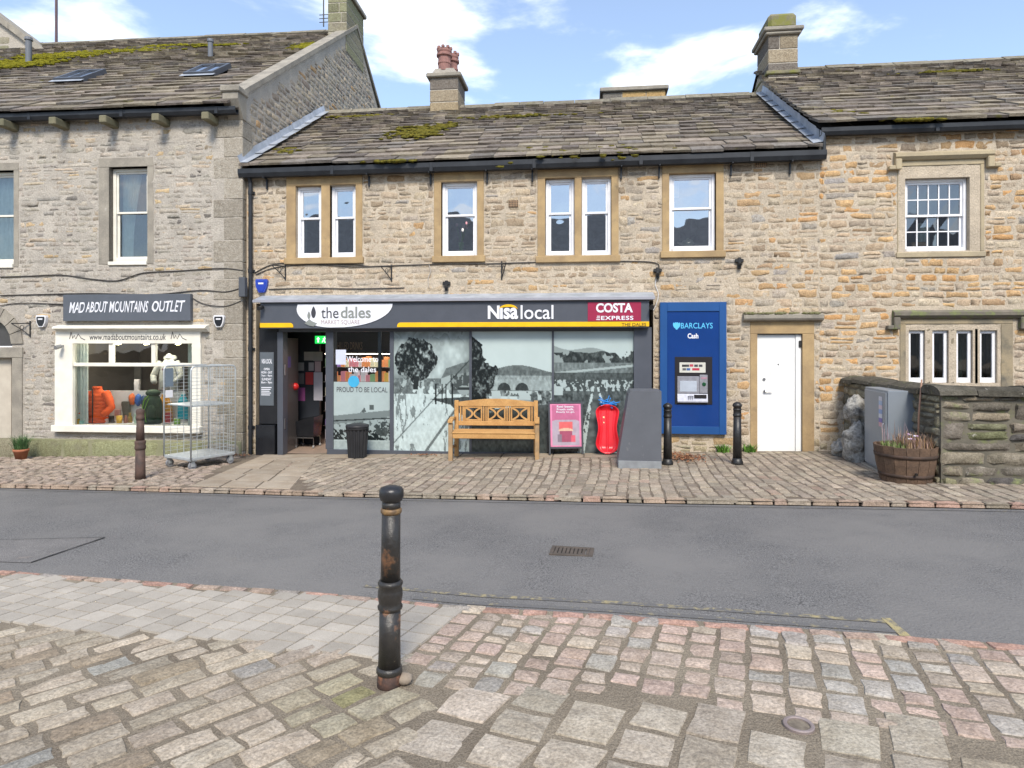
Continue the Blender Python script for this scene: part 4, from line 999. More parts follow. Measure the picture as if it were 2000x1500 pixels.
for i in range(nr):
    t0, t1 = i / nr, (i + 1) / nr; nc_ = rn.choice((2, 3)); cu = [0] + [(k + rn.uniform(-.15, .15)) / nc_ for k in range(1, nc_)] + [1]
    for a, c in zip(cu, cu[1:]):
        P = [e0.lerp(e1, t0).lerp(f0.lerp(f1, t0), a), e0.lerp(e1, t0).lerp(f0.lerp(f1, t0), c), e0.lerp(e1, t1).lerp(f0.lerp(f1, t1), c), e0.lerp(e1, t1).lerp(f0.lerp(f1, t1), a)]
        ctr = sum(P, Vector((0, 0))) / 4; P = [tuple(p + (ctr - p).normalized() * .010) for p in P][::-1]
        g = rn.uniform(.85, 1.12); b = MB(); sett_piece(b, P, lambda X, Y: gz(X, Y) + .006, .03, (.335 * g, .285 * g, .225 * g), rn, .4, .003); b.build('flagstone', M_flag, pave_far)
# road furniture: gully grates, patch, cover ring, worn yellow lines
M_rust = mat('rusty_grate', (.12, .098, .082), (.085, .072, .062), rough=.8, metal=.3, vs=12, bump=.4)
def roadz(x, y):
    t = (y - ycurve(NEARX, x)) / (ycurve(FARX, x) - ycurve(NEARX, x)); return gz(x, y) - .055 + .05 * math.sin(math.pi * max(0, min(1, t)))
def grate(px, py, sx, sy, rot, label):
    p = ong(px, py, -.03); z = roadz(p.x, p.y); t = thing('drain_grate', (p.x, p.y, z), label, 'drain')
    T = at(Vector((p.x, p.y, z)), rot)
    b = MB(T); h = .012
    for a in ((-sx, -sx + .03, -sy, sy), (sx - .03, sx, -sy, sy), (-sx + .03, sx - .03, -sy, -sy + .03), (-sx + .03, sx - .03, sy - .03, sy)): b.box(a[0], a[1], a[2], a[3], -.02, h, .003)
    b.build('grate_frame', M_rust, t)
    n = 9
    for i in range(n):
        x = -sx + .03 + (2 * sx - .06) * (i + .5) / n; MB(T).box(x - .012, x + .012, -sy + .03, sy - .03, -.02, h - .003, .003).build('grate_bar', M_rust, t)
    MB(T).box(-sx + .02, sx - .02, -sy + .02, sy - .02, .0005, .002).build('grate_pit', plain('drain_dark', (.02, .018, .016), .9), t)
grate(1117, 1083, .175, .11, R(-4), 'rusty drain grate set in the middle of the asphalt road')
grate(312, 955, .22, .14, R(-4), 'small drain grate at the road edge below the rusty brown bollard')
pt = [ong(-260, 1060, -.02), ong(205, 1052, -.02), ong(60, 1095, -.02), ong(-260, 1085, -.02)]
b = MB(); b.add([(p.x, p.y, roadz(p.x, p.y) + .005) for p in (pt[0], pt[3], pt[2], pt[1])], [(0, 1, 2, 3)]); b.build('road_patch', mat('old_asphalt_patch', (.185, .175, .168), (.135, .13, .126), rough=.85, vs=2, bump=.8, bs=70, fine=.7, dist=.01, dark=((.22, .19, .17), 4, .63, .7)), kind='structure')
b = MB()
for (p, q) in ((pt[0], pt[1]), (pt[1], pt[2])):
    n = 30; v = []
    for i in range(n + 1):
        c = p.lerp(q, i / n); d = (q - p).normalized(); s = Vector((-d.y, d.x, 0)) * (.006 + .004 * noise.noise(c * 9))
        v += [(c.x - s.x, c.y - s.y, roadz(c.x, c.y) + .009), (c.x + s.x, c.y + s.y, roadz(c.x, c.y) + .009)]
    b.add(v, [(2 * i, 2 * i + 2, 2 * i + 3, 2 * i + 1) for i in range(n)])
b.build('tar_seam', plain('tar_black', (.05, .05, .05), .7), kind='structure')
T = at(Vector((cover.x, cover.y, gz(cover.x, cover.y) + .002)))
t = thing('stopcock_cover', (cover.x, cover.y, gz(cover.x, cover.y)), 'small round metal ring cover among the big worn setts', 'cover')
b = MB(T); b.lathe([(.045, -.02), (.045, .000), (.049, .003), (.058, .003), (.062, .000), (.062, -.02)], n=28); b.build('ring', mat('worn_ring_metal', (.33, .28, .27), (.25, .2, .19), rough=.6, metal=.4), t)
b = MB(T); b.lathe([(.0005, -.006), (.045, -.006), (.045, -.02)], n=24); b.build('lid', mat('cover_dirt', (.12, .10, .08), (.2, .17, .13), rough=1, vs=30), t)
def line_mat(name, lo, hi):
    return mat(name, (.34, .285, .15), (.125, .122, .12), rough=.85, vs=22, bump=.5, bs=90, thr=(lo, hi), fine=.4, detail=8)
def strip(L, off, wd, x0, x1, m, name):
    b = MB(); n = int((x1 - x0) / .1); v = []
    for i in range(n + 1):
        x = x0 + (x1 - x0) * i / n; y = ycurve(L, x) + off
        for yy in (y, y + wd): v.append((x, yy, roadz(x, yy) + .004))
    b.add(v, [(2 * i, 2 * i + 2, 2 * i + 3, 2 * i + 1) for i in range(n)]); b.build(name, m, kind='structure')
ly = line_mat('worn_yellow_line', .30, .52); lf = line_mat('faint_yellow_line', .22, .44)
xe = ong(1745, 1215).x
strip(NEARX, .14, .05, ong(800, 1165).x, xe, lf, 'yellow_line'); strip(NEARX, .27, .05, -1.6, xe, ly, 'yellow_line')
xe2 = ong(1745, 1215); b = MB(); b.add([(xe - .0, ycurve(NEARX, xe) + .10, roadz(xe, ycurve(NEARX, xe) + .1) + .005), (xe + .06, ycurve(NEARX, xe) + .10, roadz(xe, ycurve(NEARX, xe) + .1) + .005), (xe + .05, ycurve(NEARX, xe) + .34, roadz(xe, ycurve(NEARX, xe) + .34) + .005), (xe, ycurve(NEARX, xe) + .34, roadz(xe, ycurve(NEARX, xe) + .34) + .005)], [(0, 1, 2, 3)]); b.build('yellow_line', line_mat('yellow_end_bar', .5, .7), kind='structure')
strip(FARX, -.16, .05, -11, 6, lf, 'yellow_line')
# ------------------------------------------------------------------ lettering and print
def letters(mb, s, x0, x1, z0, z1, y, bold=0.0, shear=0.0, c=None, fit=True, sp=1.0, jig=0.0, wd=1.0):
    cu = bpy.data.curves.new('txt', 'FONT'); cu.body = s; cu.size = 1.0; cu.offset = bold; cu.shear = shear; cu.space_character = sp; cu.resolution_u = 3
    o = bpy.data.objects.new('txt', cu); col.objects.link(o)
    bpy.context.view_layer.update()
    me = bpy.data.meshes.new_from_object(o.evaluated_get(bpy.context.evaluated_depsgraph_get()))
    V = [v.co.copy() for v in me.vertices]; F = [tuple(p.vertices) for p in me.polygons]
    bpy.data.objects.remove(o); bpy.data.curves.remove(cu); bpy.data.meshes.remove(me)
    if not V: return
    a0, a1 = min(v.x for v in V), max(v.x for v in V); b0, b1 = min(v.y for v in V), max(v.y for v in V)
    sx = (x1 - x0) / (a1 - a0); sz = (z1 - z0) / (b1 - b0)
    def wob(v): return jig * (z1 - z0) * noise.noise(Vector((v.x * 3.1, v.y * 2.3, 1.7)))
    mb.add([(x0 + (v.x - a0) * sx + wob(v), y, z0 + (v.y - b0) * sz + wob(v) * .8) for v in V], F, c)
def fbm(h, w_, sc, octs=4, seed=0, asp=1.0):
    rs = np.random.RandomState(seed); out = np.zeros((h, w_)); amp, tot = 1.0, 0.0
    for o in range(octs):
        gy, gx = max(2, int(sc * 2 ** o)), max(2, int(sc * asp * 2 ** o)); g = rs.rand(gy + 2, gx + 2)
        yy = np.linspace(0, gy, h); xx = np.linspace(0, gx, w_); yi = yy.astype(int); xi = xx.astype(int); fy = (yy - yi)[:, None]; fx = (xx - xi)[None, :]
        fy = fy * fy * (3 - 2 * fy); fx = fx * fx * (3 - 2 * fx)
        A = g[yi][:, xi]; B = g[yi][:, xi + 1]; C_ = g[yi + 1][:, xi]; D_ = g[yi + 1][:, xi + 1]
        out += amp * ((A * (1 - fx) + B * fx) * (1 - fy) + (C_ * (1 - fx) + D_ * fx) * fy); tot += amp; amp *= .6
    return out / tot
def printed(fr, name, x0, x1, z0, z1, y, img, parent, m):
    "a flat print: one small face-grid whose points carry the ink"
    h, w_, _ = img.shape
    b = MB(fr.M if fr else None); xs = np.linspace(x0, x1, w_); zs = np.linspace(z1, z0, h)
    b.v = [(float(x), y, float(z)) for z in zs for x in xs]; b.k = [tuple(map(float, p)) for p in img.reshape(-1, 3)]
    b.f = [(j * w_ + i, j * w_ + i + 1, (j + 1) * w_ + i + 1, (j + 1) * w_ + i) for j in range(h - 1) for i in range(w_ - 1)]
    return b.build(name, m, parent)
def tint(v):
    v = np.clip(v, 0, 1)[..., None] ** 2.0
    return v * np.array([.52, .62, .615]) + (1 - v) * np.array([.008, .012, .013])
def canvas(pl, pt, pr, pb, k=.95):
    w_, h = int((pr - pl) * k), int((pb - pt) * k); X, Y = np.meshgrid(np.linspace(pl, pr, w_), np.linspace(pt, pb, h)); return X, Y, h, w_
def poly_mask(X, Y, pts):
    r = np.zeros(X.shape, bool); n = len(pts)
    for i in range(n):
        (x0, y0), (x1, y1) = pts[i], pts[(i + 1) % n]
        if y0 == y1: continue
        r ^= ((y0 > Y) != (y1 > Y)) & (X < (x1 - x0) * (Y - y0) / (y1 - y0) + x0)
    return r
def mural_tree():
    X, Y, h, w_ = canvas(770, 643, 917, 877); n = fbm(h, w_, 5, 4, 1); f = fbm(h, w_, 34, 3, 2); s = fbm(h, w_, 14, 3, 7)
    v = .74 - .25 * np.clip((680 - Y) / 50, 0, 1) * (n > .42) + .2 * np.clip((n - .5) * 4, -1, 1) * (Y < 740)
    v = np.where(Y > 750, .90 + .25 * (f - .5) - .35 * (fbm(h, w_, 9, 4, 5, 2.5) > .62), v)
    v = np.where((Y > 735) & (Y < 765) & (s > .46), .2 + .5 * f, v)
    tr = ((X - 812) / 41) ** 2 + ((Y - 698) / 44) ** 2 + .75 * (s - .5) < .92
    v = np.where(tr, .05 + .75 * np.clip((f - .42) * 2.6, 0, 1), v)
    v = np.where((abs(X - 814 + (Y - 740) * .1) < 5) & (Y > 730) & (Y < 757), .12, v)
    v = np.where(poly_mask(X, Y, [(862, 735), (872, 715), (903, 704), (917, 702), (917, 728)]), .33 + .2 * f, v)
    v = np.where(poly_mask(X, Y, [(862, 735), (880, 728), (880, 757), (862, 757)]), .72, v)
    v = np.where(poly_mask(X, Y, [(880, 728), (917, 722), (917, 760), (880, 757)]), .28 + .3 * (f > .55), v)
    v = np.where(((X - 907) / 13) ** 2 + ((Y - 757) / 9) ** 2 < 1, .66 - .5 * (abs(Y - 754) < 2.5), v)
    v = np.where(poly_mask(X, Y, [(840, 775), (917, 770), (917, 815), (895, 800), (880, 786)]), .13 + .25 * f, v)
    v = np.where(abs((X - 790) - (840 - Y) * .9) < 1.6, v * .55, v); v = np.where((Y > 790) & (abs((X - 845) - (860 - Y) * .7) < 3), v * .5, v)
    for px in (852, 864, 872, 884): v = np.where((abs(X - px) < 1.2) & (Y > 745) & (Y < 785), .06, v)
    return tint(v)
def mural_bridge():
    X, Y, h, w_ = canvas(922, 643, 1078, 877); n = fbm(h, w_, 5, 4, 11); f = fbm(h, w_, 36, 3, 12); s = fbm(h, w_, 13, 3, 17)
    v = .88 + .06 * (n - .5) + 0 * X
    v = np.where(Y > 716 + 8 * np.sin(X / 28.) , .42 + .3 * (f - .5), v)
    v = np.where(Y > 728, .62 + .5 * (f - .5), v)
    br = (Y > 736) & (Y < 757) & (X > 962); v = np.where(br, .68 + .3 * (f - .5), v)
    for cx_ in (985, 1020): v = np.where((((X - cx_) / 13) ** 2 + ((Y - 757) / 15) ** 2 < 1) & (Y < 757), .10 + .2 * f, v)
    v = np.where(Y > 757, .30 + .9 * (f - .38), v)
    v = np.where((Y > 768) & (Y < 800) & (X < 1030 + 20 * n), .90 - .25 * (fbm(h, w_, 20, 2, 3, .4) > .6), v)
    v = np.where((Y > 758) & (Y < 775) & (s > .52), .82, v)
    v = np.where(Y > 798 - (X - 922) * .10, .14 + .26 * f, v)
    tr = (X < 950 + 12 * np.sin(Y / 14.) + 30 * (s - .5) + (Y - 660) * .16) & (Y > 652 + (X - 922) * .8) & (Y < 800)
    v = np.where(tr, .03 + .55 * np.clip((f - .48) * 3, 0, 1), v)
    return tint(v)
def mural_lane():
    X, Y, h, w_ = canvas(1082, 643, 1237, 877); n = fbm(h, w_, 5, 4, 21); f = fbm(h, w_, 36, 3, 22); s = fbm(h, w_, 12, 3, 27)
    v = .88 - .05 * n
    v = np.where(Y > 668 + (X - 1082) * .16 + 6 * np.sin(X / 19.), .70 - .12 * n, v)
    v = np.where((Y > 683 + 10 * (n - .5)) & (Y < 706) & (s > .44), .14 + .5 * np.clip(f - .3, 0, 1), v)
    v = np.where(Y > 703, .48 + .35 * (f - .5), v); v = np.where(abs(Y - 716 + (X - 1160) * .10) < 2.2, .75, v)
    v = np.where((Y > 722) & (Y < 742), .16 + .3 * f, v)
    v = np.where((Y > 736) & (Y < 760), np.where(f > .52, .80, .28), v)
    v = np.where(Y > 757, .22 + .40 * (f - .40) + .1 * n, v)
    t = np.clip((Y - 745) / 135., 0, 1)
    xl = 1160 - 26 * t; xr = 1166 + 42 * t
    v = np.where((Y > 745) & (X > xl) & (X < xr), .34 + .3 * (fbm(h, w_, 30, 2, 4, .4) - .4), v)
    for e, d in ((xl, 1), (xr, -1)): v = np.where((Y > 747) & (abs(X - e) < 1.5 + 5.5 * t), np.where(f > .42, .86, .3), v)
    v = np.where((Y < 765) & (Y > 748) & (X < 1100), .82, v)
    return tint(v)
def mural_low():
    X, Y, h, w_ = canvas(652, 746, 762, 877); n = fbm(h, w_, 5, 4, 31); f = fbm(h, w_, 26, 3, 32)
    v = .84 - .10 * n
    v = np.where(poly_mask(X, Y, [(652, 812), (705, 806), (762, 800), (762, 815), (700, 826), (652, 828)]), .52, v)
    v = np.where(poly_mask(X, Y, [(652, 828), (700, 824), (762, 812), (762, 858), (652, 858)]), .70 - .3 * (f > .55), v)
    v = np.where(poly_mask(X, Y, [(704, 806), (712, 795), (716, 804)]) | poly_mask(X, Y, [(722, 800), (722, 790), (731, 790), (731, 800)]), .35, v)
    v = np.where((Y > 838) & (Y < 858) & (f > .46), .10, v); v = np.where((((X - 748) / 18) ** 2 + ((Y - 836) / 14) ** 2 < 1) & (f > .35), .10 + .3 * f, v)
    v = np.where((abs(Y - 822 + (X - 652) * .06) < 1.2), .15, v); v = np.where(Y > 860, .74 + .2 * (f - .5), v)
    return tint(v)
# ------------------------------------------------------------------ the convenience shopfront
M_grey = mat('slate_grey_paint', (.075, .082, .10), (.065, .072, .088), rough=.38, vs=3, bump=.04, bs=30, spec=.45)
M_blk = mat('gloss_black_panel', (.012, .013, .016), (.018, .019, .022), rough=.2, vs=4, bump=.02, spec=.5)
SF = thing('convenience_shop', FM.w(FM.x(890), -.15, -.35), 'slate-grey convenience shop front with picture windows under a long fascia', 'shop front')
OG, OF = .10, .32
g = lambda px: FM.x(px, OG)
zt_g = FM.z(890, 641, OG); zb_g = FM.z(650, 886, OG); zsill = FM.z(650, 877, OG)
fx0, fx1 = FM.x(508, OF), FM.x(1268, OF); fz0, fz1 = FM.z(890, 641, OF), FM.z(890, 587, OF)
b = MB(FM.M); b.box(fx0, fx1, -OF, .0, fz0, fz1, .006); fascia = b.build('fascia', M_grey, SF)
b = MB(FM.M); x0, x1 = FM.x(496, OF), FM.x(1279, OF); zw = FM.z(890, 578, 0.02)
b.prism([(-OF - .05, fz1), (-OF - .05, fz1 + .035), (.0, zw + .04), (.0, fz1)], x0, x1, axis='x'); b.build('lead_roof', M_lead, SF)
b = MB(FM.M); b.box(x0, x1, -OF - .062, -OF - .046, fz1 - .012, fz1 + .038, .004); b.build('roof_edge', plain('edge_trim', (.38, .38, .42), .35, .3), SF)
M_yel = plain('yellow_band', (.80, .46, .008), .4); M_sign = plain('sign_white', (.74, .75, .80), .4); M_cost = plain('crimson_sign', (.30, .018, .06), .4)
def rrect(x0, x1, z0, z1, r, corners, n=6):
    P = []
    for (cx_, cz, a0, tag_) in ((x1 - r, z1 - r, 0, 'tr'), (x0 + r, z1 - r, 90, 'tl'), (x0 + r, z0 + r, 180, 'bl'), (x1 - r, z0 + r, 270, 'br')):
        if tag_ in corners: P += [(cx_ + r * math.cos(R(a0 + 90 * k / n)), cz + r * math.sin(R(a0 + 90 * k / n))) for k in range(n + 1)]
        else: P.append({'tr': (x1, z1), 'tl': (x0, z1), 'bl': (x0, z0), 'br': (x1, z0)}[tag_])
    return P
zy0, zy1 = FM.z(890, 638.5, OF), FM.z(890, 629.5, OF)
MB(FM.M).prism(rrect(fx0 + .003, FM.x(573, OF), zy0, zy1, .06, ('tr',)), -OF - .012, -OF + .01).build('yellow_band', M_yel, fascia)
MB(FM.M).prism(rrect(FM.x(776, OF), fx1 - .003, zy0, zy1, .06, ('tl',)), -OF - .012, -OF + .01).build('yellow_band', M_yel, fascia)
# the rounded name board
zc0, zc1 = FM.z(673, 639.5, OF), FM.z(673, 594, OF)
bx0, bx1 = FM.x(580, OF), FM.x(767, OF); P = [(bx1, zc1), (bx0 + .02, zc1)]
for k in range(13):
    t = k / 12 * math.pi / 2; P.append((bx0 + (bx1 - bx0) * .36 * (1 - math.cos(t)), zc1 - .08 - (zc1 - zc0 - .08) * math.sin(t)))
for k in range(1, 13):
    t = k / 12 * math.pi / 2; P.append((bx0 + (bx1 - bx0) * (.42 + .58 * math.sin(t)), zc0 + (zc1 - zc0) * (1 - math.cos(t))))
MB(FM.M).prism(P, -OF - .014, -OF + .01).build('name_board', M_sign, fascia)
yl = -OF - .016
def sign_text(name, s, pl, pt, pr, pb, m, off=OF, y=None, par=None, **k):
    b = MB(FM.M); pc = (pl + pr) / 2; letters(b, s, FM.x(pl, off), FM.x(pr, off), FM.z(pc, pb, off), FM.z(pc, pt, off), yl if y is None else y, **k); return b.build(name, m, par or fascia)
M_ink = plain('dark_ink', (.045, .045, .055)); M_sage = plain('sage_ink', (.22, .235, .22)); M_rose = plain('muted_rose_ink', (.30, .20, .19))
sign_text('lettering', 'the', 628, 600, 662, 622, M_ink, bold=.004)
sign_text('lettering', 'dales', 666, 599, 725, 622, M_sage, bold=.022)
sign_text('lettering', 'MARKET SQUARE', 628, 625, 703, 635, M_rose, sp=1.05)
def leaf(px, py, w_, h_, m, lean=0):
    x, z = FM.x(px, OF), FM.z(px, py, OF); P = []
    for k in range(16):
        t = 2 * math.pi * k / 16; q = math.cos(t); P.append((x + w_ * math.sin(t) * (1 - .45 * max(0, q)) + lean * q, z + h_ * q))
    MB(FM.M).prism(P, yl - .001, yl + .006).build('leaf_emblem', m, fascia)
leaf(613, 610, .045, .105, M_ink); leaf(604, 616, .03, .07, M_sage)
x, z = FM.x(608, OF), FM.z(608, 634, OF); MB(FM.M).prism([(x - .12, z + .02), (x - .03, z + .10), (x + .02, z + .06), (x + .12, z + .02), (x + .05, z - .035), (x - .03, z - .02)], yl - .001, yl + .006).build('leaf_emblem', M_sage, fascia)
sign_text('lettering', 'N', 953, 597, 976, 623, M_sign, bold=.03); sign_text('lettering', 'ısa', 977, 601, 1012, 623.5, M_sign, bold=.03)
sign_text('lettering', 'local', 1017, 596, 1081, 623.5, M_sign, bold=.008)
P = []
for k in range(11): t = math.pi * (.97 - .94 * k / 10); P.append((FM.x(993 + 18 * math.cos(t), OF), FM.z(993, 604 - 9.5 * math.sin(t), OF)))
for k in range(11): t = math.pi * (.03 + .94 * k / 10); P.append((FM.x(993 + 18 * math.cos(t), OF), FM.z(993, 604.5 - 5 * math.sin(t), OF)))
MB(FM.M).prism(P, yl - .001, yl + .01).build('arc_emblem', M_yel, fascia)
b = MB(FM.M); b.box(FM.x(1148, OF), FM.x(1252, OF), -OF - .010, -OF + .01, FM.z(1200, 627.5, OF), FM.z(1200, 590, OF), .002); b.build('crimson_panel', M_cost, fascia)
sign_text('lettering', 'COSTA', 1164, 592, 1236, 610.5, M_sign, bold=.035, sp=.98)
sign_text('lettering', 'EXPRESS', 1174, 617, 1237, 625, M_sign, bold=.02, sp=1.1)
b = MB(FM.M)
for i, py in enumerate((617.6, 620.8, 624.2)): b.box(FM.x(1166 - i * .8, OF), FM.x(1172, OF), yl, yl + .004, FM.z(1168, py + .8, OF), FM.z(1168, py - .6, OF))
b.build('speed_lines', M_sign, fascia)
sign_text('lettering', 'THE DALES', 1214, 630.5, 1262, 637, plain('olive_ink', (.10, .075, .01)), bold=.012)
# frames, panes, pictures
zT = fz0 + .01
def fbox(nm, a, c, z0, z1, y0=-OG - .03, y1=.06, m=M_grey, bev=.004): return MB(FM.M).box(a, c, y0, y1, z0, z1, bev).build(nm, m, SF)
fbox('head_frame', g(545), g(1238), zt_g - .06, zT, y0=-OG - .02)
fbox('bottom_rail', g(640), g(1238), zb_g - .25, zsill, y0=-OG - .04)
fbox('pilaster', g(1237.5), g(1272), -.6, zT, y0=-OG - .07)
for (a, c) in ((637, 652), (762, 769.5), (917, 922), (1078, 1082)): fbox('mullion', g(a), g(c), zsill, zt_g - .06)
fbox('door_post', g(543), g(554), -.6, zt_g - .06)
fbox('pilaster', FM.x(506, OG), g(543), FM.z(525, 828, OG), zT, y0=-OG, m=M_blk)
fbox('pilaster_base', FM.x(500, .14), FM.x(537, .14), -.62, FM.z(520, 830, .14), y0=-.16, m=M_blk)
M_mural = attr_mat('window_print', .25, .5)
for fn, (a, c) in ((mural_tree, (769.5, 917)), (mural_bridge, (922, 1078)), (mural_lane, (1082, 1237.5))):
    printed(FM, 'picture_print', g(a), g(c), zsill, zt_g - .06, -OG - .005, fn(), SF, M_mural)
    MB(FM.M).add([(g(a), -OG, zsill), (g(c), -OG, zsill), (g(c), -OG, zt_g - .06), (g(a), -OG, zt_g - .06)], [(0, 1, 2, 3)]).build('shop_pane', M_shopglass, SF)
zp = FM.z(707, 746, OG)
printed(FM, 'picture_print', g(652), g(762), zsill, zp, -OG - .003, mural_low(), SF, M_mural)
MB(FM.M).add([(g(652), -OG, zsill), (g(762), -OG, zsill), (g(762), -OG, zt_g - .06), (g(652), -OG, zt_g - .06)], [(0, 1, 2, 3)]).build('shop_pane', M_shopglass, SF)
fbox('inner_post', g(737), g(743), zp, zt_g - .06, y0=-OG + .03, y1=-OG + .08)
sign_text('window_lettering', 'PROUD TO BE LOCAL', 658, 756, 757, 766, M_ink, off=OG, y=-OG - .007, par=SF, bold=.0)
sign_text('window_lettering', 'Welcome to', 677, 695.5, 739, 707, M_sign, off=OG, y=-OG - .007, par=SF, bold=.012)
sign_text('window_lettering', 'the dales', 680, 716, 735, 727, M_sign, off=OG, y=-OG - .007, par=SF, bold=.012)
x, z = FM.x(691, OG), FM.z(691, 745, OG); b = MB(FM.M); b.cyl((x, -OG - .005, z), (x, -OG - .008, z), .105, n=24); b.build('round_sticker', plain('sky_blue_sticker', (.05, .36, .60)), SF)
b = MB(FM.M); b.box(FM.x(656, OG), FM.x(676, OG), -OG - .006, -OG - .003, FM.z(666, 712, OG), FM.z(666, 683, OG)); b.build('window_notice', plain('notice_paper', (.55, .58, .70)), SF)
# opening-hours board
hb = rect(FM, 508, 688, 535, 792, OG); b = MB(FM.M); b.box(hb[0], hb[1], -OG - .012, -OG + .01, hb[2], hb[3], .002); hs = b.build('hours_board', plain('hours_grey', (.10, .115, .13), .4), SF)
for s, pt, pb, a, c in (('NISA LOCAL', 701, 710, 512, 532), ('OPEN', 718.5, 723, 516, 527), ('MON - SAT', 725, 729.5, 511, 532), ('7am - 9pm', 731.5, 736.5, 511, 532), ('SUNDAY', 738, 743, 512, 531), ('8am - 9pm', 744.5, 750, 511, 532)):
    sign_text('hours_lettering', s, a, pt, c, pb, M_sign, off=OG, y=-OG - .014, par=hs, bold=.02)
b = MB(FM.M)
for i in range(5): b.box(FM.x(511, OG), FM.x(531 - (i * 7) % 5, OG), -OG - .0145, -OG - .012, FM.z(520, 757.5 + i * 3.6, OG), FM.z(520, 756 + i * 3.6, OG))
b.build('small_print', M_sign, hs)
# the open door, and inside
dw = g(637) - g(553)
Td = FM.M @ Matrix.Translation((g(554), -OG + .02, 0)) @ Matrix.Rotation(R(97), 4, 'Z')
M_leaf = mat('taupe_door', (.115, .10, .095), (.10, .09, .085), rough=.35, vs=2, bump=.02)
zd1 = FM.z(595, 660, OG)
b = MB(Td); b.box(0, dw * .98, .0, .045, -.46, zd1, .004); dl = b.build('open_door', M_leaf, SF)
for (z0, z1) in ((FM.z(553, 733, OG), FM.z(553, 712, OG)), (FM.z(553, 838, OG), FM.z(553, 818, OG))): MB(Td).box(.0, .05, -.012, .0, z0, z1, .003).build('hinge', plain('steel', (.45, .45, .46), .3, .9), dl)
MB(Td).box(.20, .36, -.004, -.001, FM.z(565, 719, OG), FM.z(565, 697, OG)).build('door_notice', plain('violet_notice', (.14, .10, .33)), dl)
b = MB(FM.M); X0, X1, Yb, Zf, Zc = FM.x(506), FM.x(1272), 4.2, -.39, zt_g + .05
b.add([(X0, -.0, Zf), (X1, -.0, Zf), (X1, Yb, Zf), (X0, Yb, Zf)], [(0, 1, 2, 3)]); b.build('shop_floor', mat('shop_floor_tile', (.30, .22, .17), (.25, .19, .15), rough=.5), SF)
b = MB(FM.M); b.add([(X0, .0, Zc), (X1, 0, Zc), (X1, Yb, Zc), (X0, Yb, Zc)], [(3, 2, 1, 0)]); b.build('shop_ceiling', plain('shop_ceiling_white', (.45, .43, .41), .8), SF)
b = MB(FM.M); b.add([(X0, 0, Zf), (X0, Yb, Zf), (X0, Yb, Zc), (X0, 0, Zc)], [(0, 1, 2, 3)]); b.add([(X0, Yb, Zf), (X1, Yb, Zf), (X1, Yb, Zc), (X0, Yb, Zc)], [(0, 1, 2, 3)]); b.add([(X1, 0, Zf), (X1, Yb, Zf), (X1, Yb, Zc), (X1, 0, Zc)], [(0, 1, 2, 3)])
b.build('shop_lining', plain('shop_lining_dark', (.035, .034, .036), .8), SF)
def inside_x(px, d): return FM.x(px, -d)
def inside_z(px, py, d): return FM.z(px, py, -d)
d = 1.05
MB(FM.M).box(inside_x(560, d), inside_x(624, d), d, d + .08, Zf, Zc).build('lobby_screen', plain('navy_screen', (.022, .026, .035), .6), SF)
rn = random.Random(3)
for (pl, pt, pr, pb, c) in ((594, 687, 612, 704, (.42, .38, .35)), (612, 687, 630, 705, (.36, .34, .31)), (597, 727, 612, 751, (.50, .06, .06)), (613, 727, 630, 782, (.58, .56, .62)), (580, 757, 596, 783, (.28, .07, .22)), (615, 706, 627, 726, (.55, .40, .42)), (581, 708, 594, 724, (.30, .29, .28)), (582, 729, 594, 750, (.16, .15, .15)), (603, 708, 613, 724, (.42, .40, .42))):
    MB(FM.M).box(inside_x(pl, d), inside_x(pr, d), d - .006, d - .002, inside_z((pl + pr) / 2, pb, d), inside_z((pl + pr) / 2, pt, d)).build('pinned_notice', plain('notice_%d' % int(c[0] * 100 + c[2] * 1000), c, .7), SF)
MB(FM.M).lathe([(.0, -.06), (.05, -.05), (.07, 0), (.05, .05), (.0, .06)], n=14).build('tmp', M_attr); bpy.data.objects.remove(bpy.data.objects['tmp'])
x, z = inside_x(576, .5), inside_z(576, 755, .5)
fa = MB(FM.M @ Matrix.Translation((x, .5, z)) @ Matrix.Rotation(R(90), 4, 'X')); fa.lathe([(.07, -.03), (.075, .0), (.06, .04), (.02, .06)], n=16); fa.build('fire_alarm_bell', plain('alarm_red', (.55, .02, .02), .35), SF, smooth=True)
# lit exit sign
ex = rect(FM, 615, 656, 639, 671, -.3)
b = MB(FM.M); b.box(ex[0], ex[1], .30, .34, ex[2], ex[3], .004); es = b.build('exit_sign', plain('exit_green', (.01, .42, .06), .4, emit=.9), SF)
b = MB(FM.M); x, z = (ex[0] * .72 + ex[1] * .28), (ex[2] + ex[3]) / 2; b.prism([(x - .012, z - .05), (x + .012, z - .05), (x + .012, z + .01), (x + .035, z + .01), (x, z + .05), (x - .035, z + .01), (x - .012, z + .01)], .294, .298); b.build('arrow', plain('sign_lit_white', (.8, .9, .8), .4, emit=.8), es)
b = MB(FM.M); x = ex[0] * .25 + ex[1] * .75; b.blob(x + .01, .296, z + .045, .012, .003, .012, 8, 6); b.prism([(x - .03, z + .02), (x + .03, z + .03), (x + .01, z - .01), (x + .03, z - .055), (x + .012, z - .055), (x - .006, z - .015), (x - .03, z - .05), (x - .045, z - .045), (x - .012, z + .005)], .294, .298); b.build('running_figure', plain('sign_lit_white', (.8, .9, .8), .4, emit=.8), es)
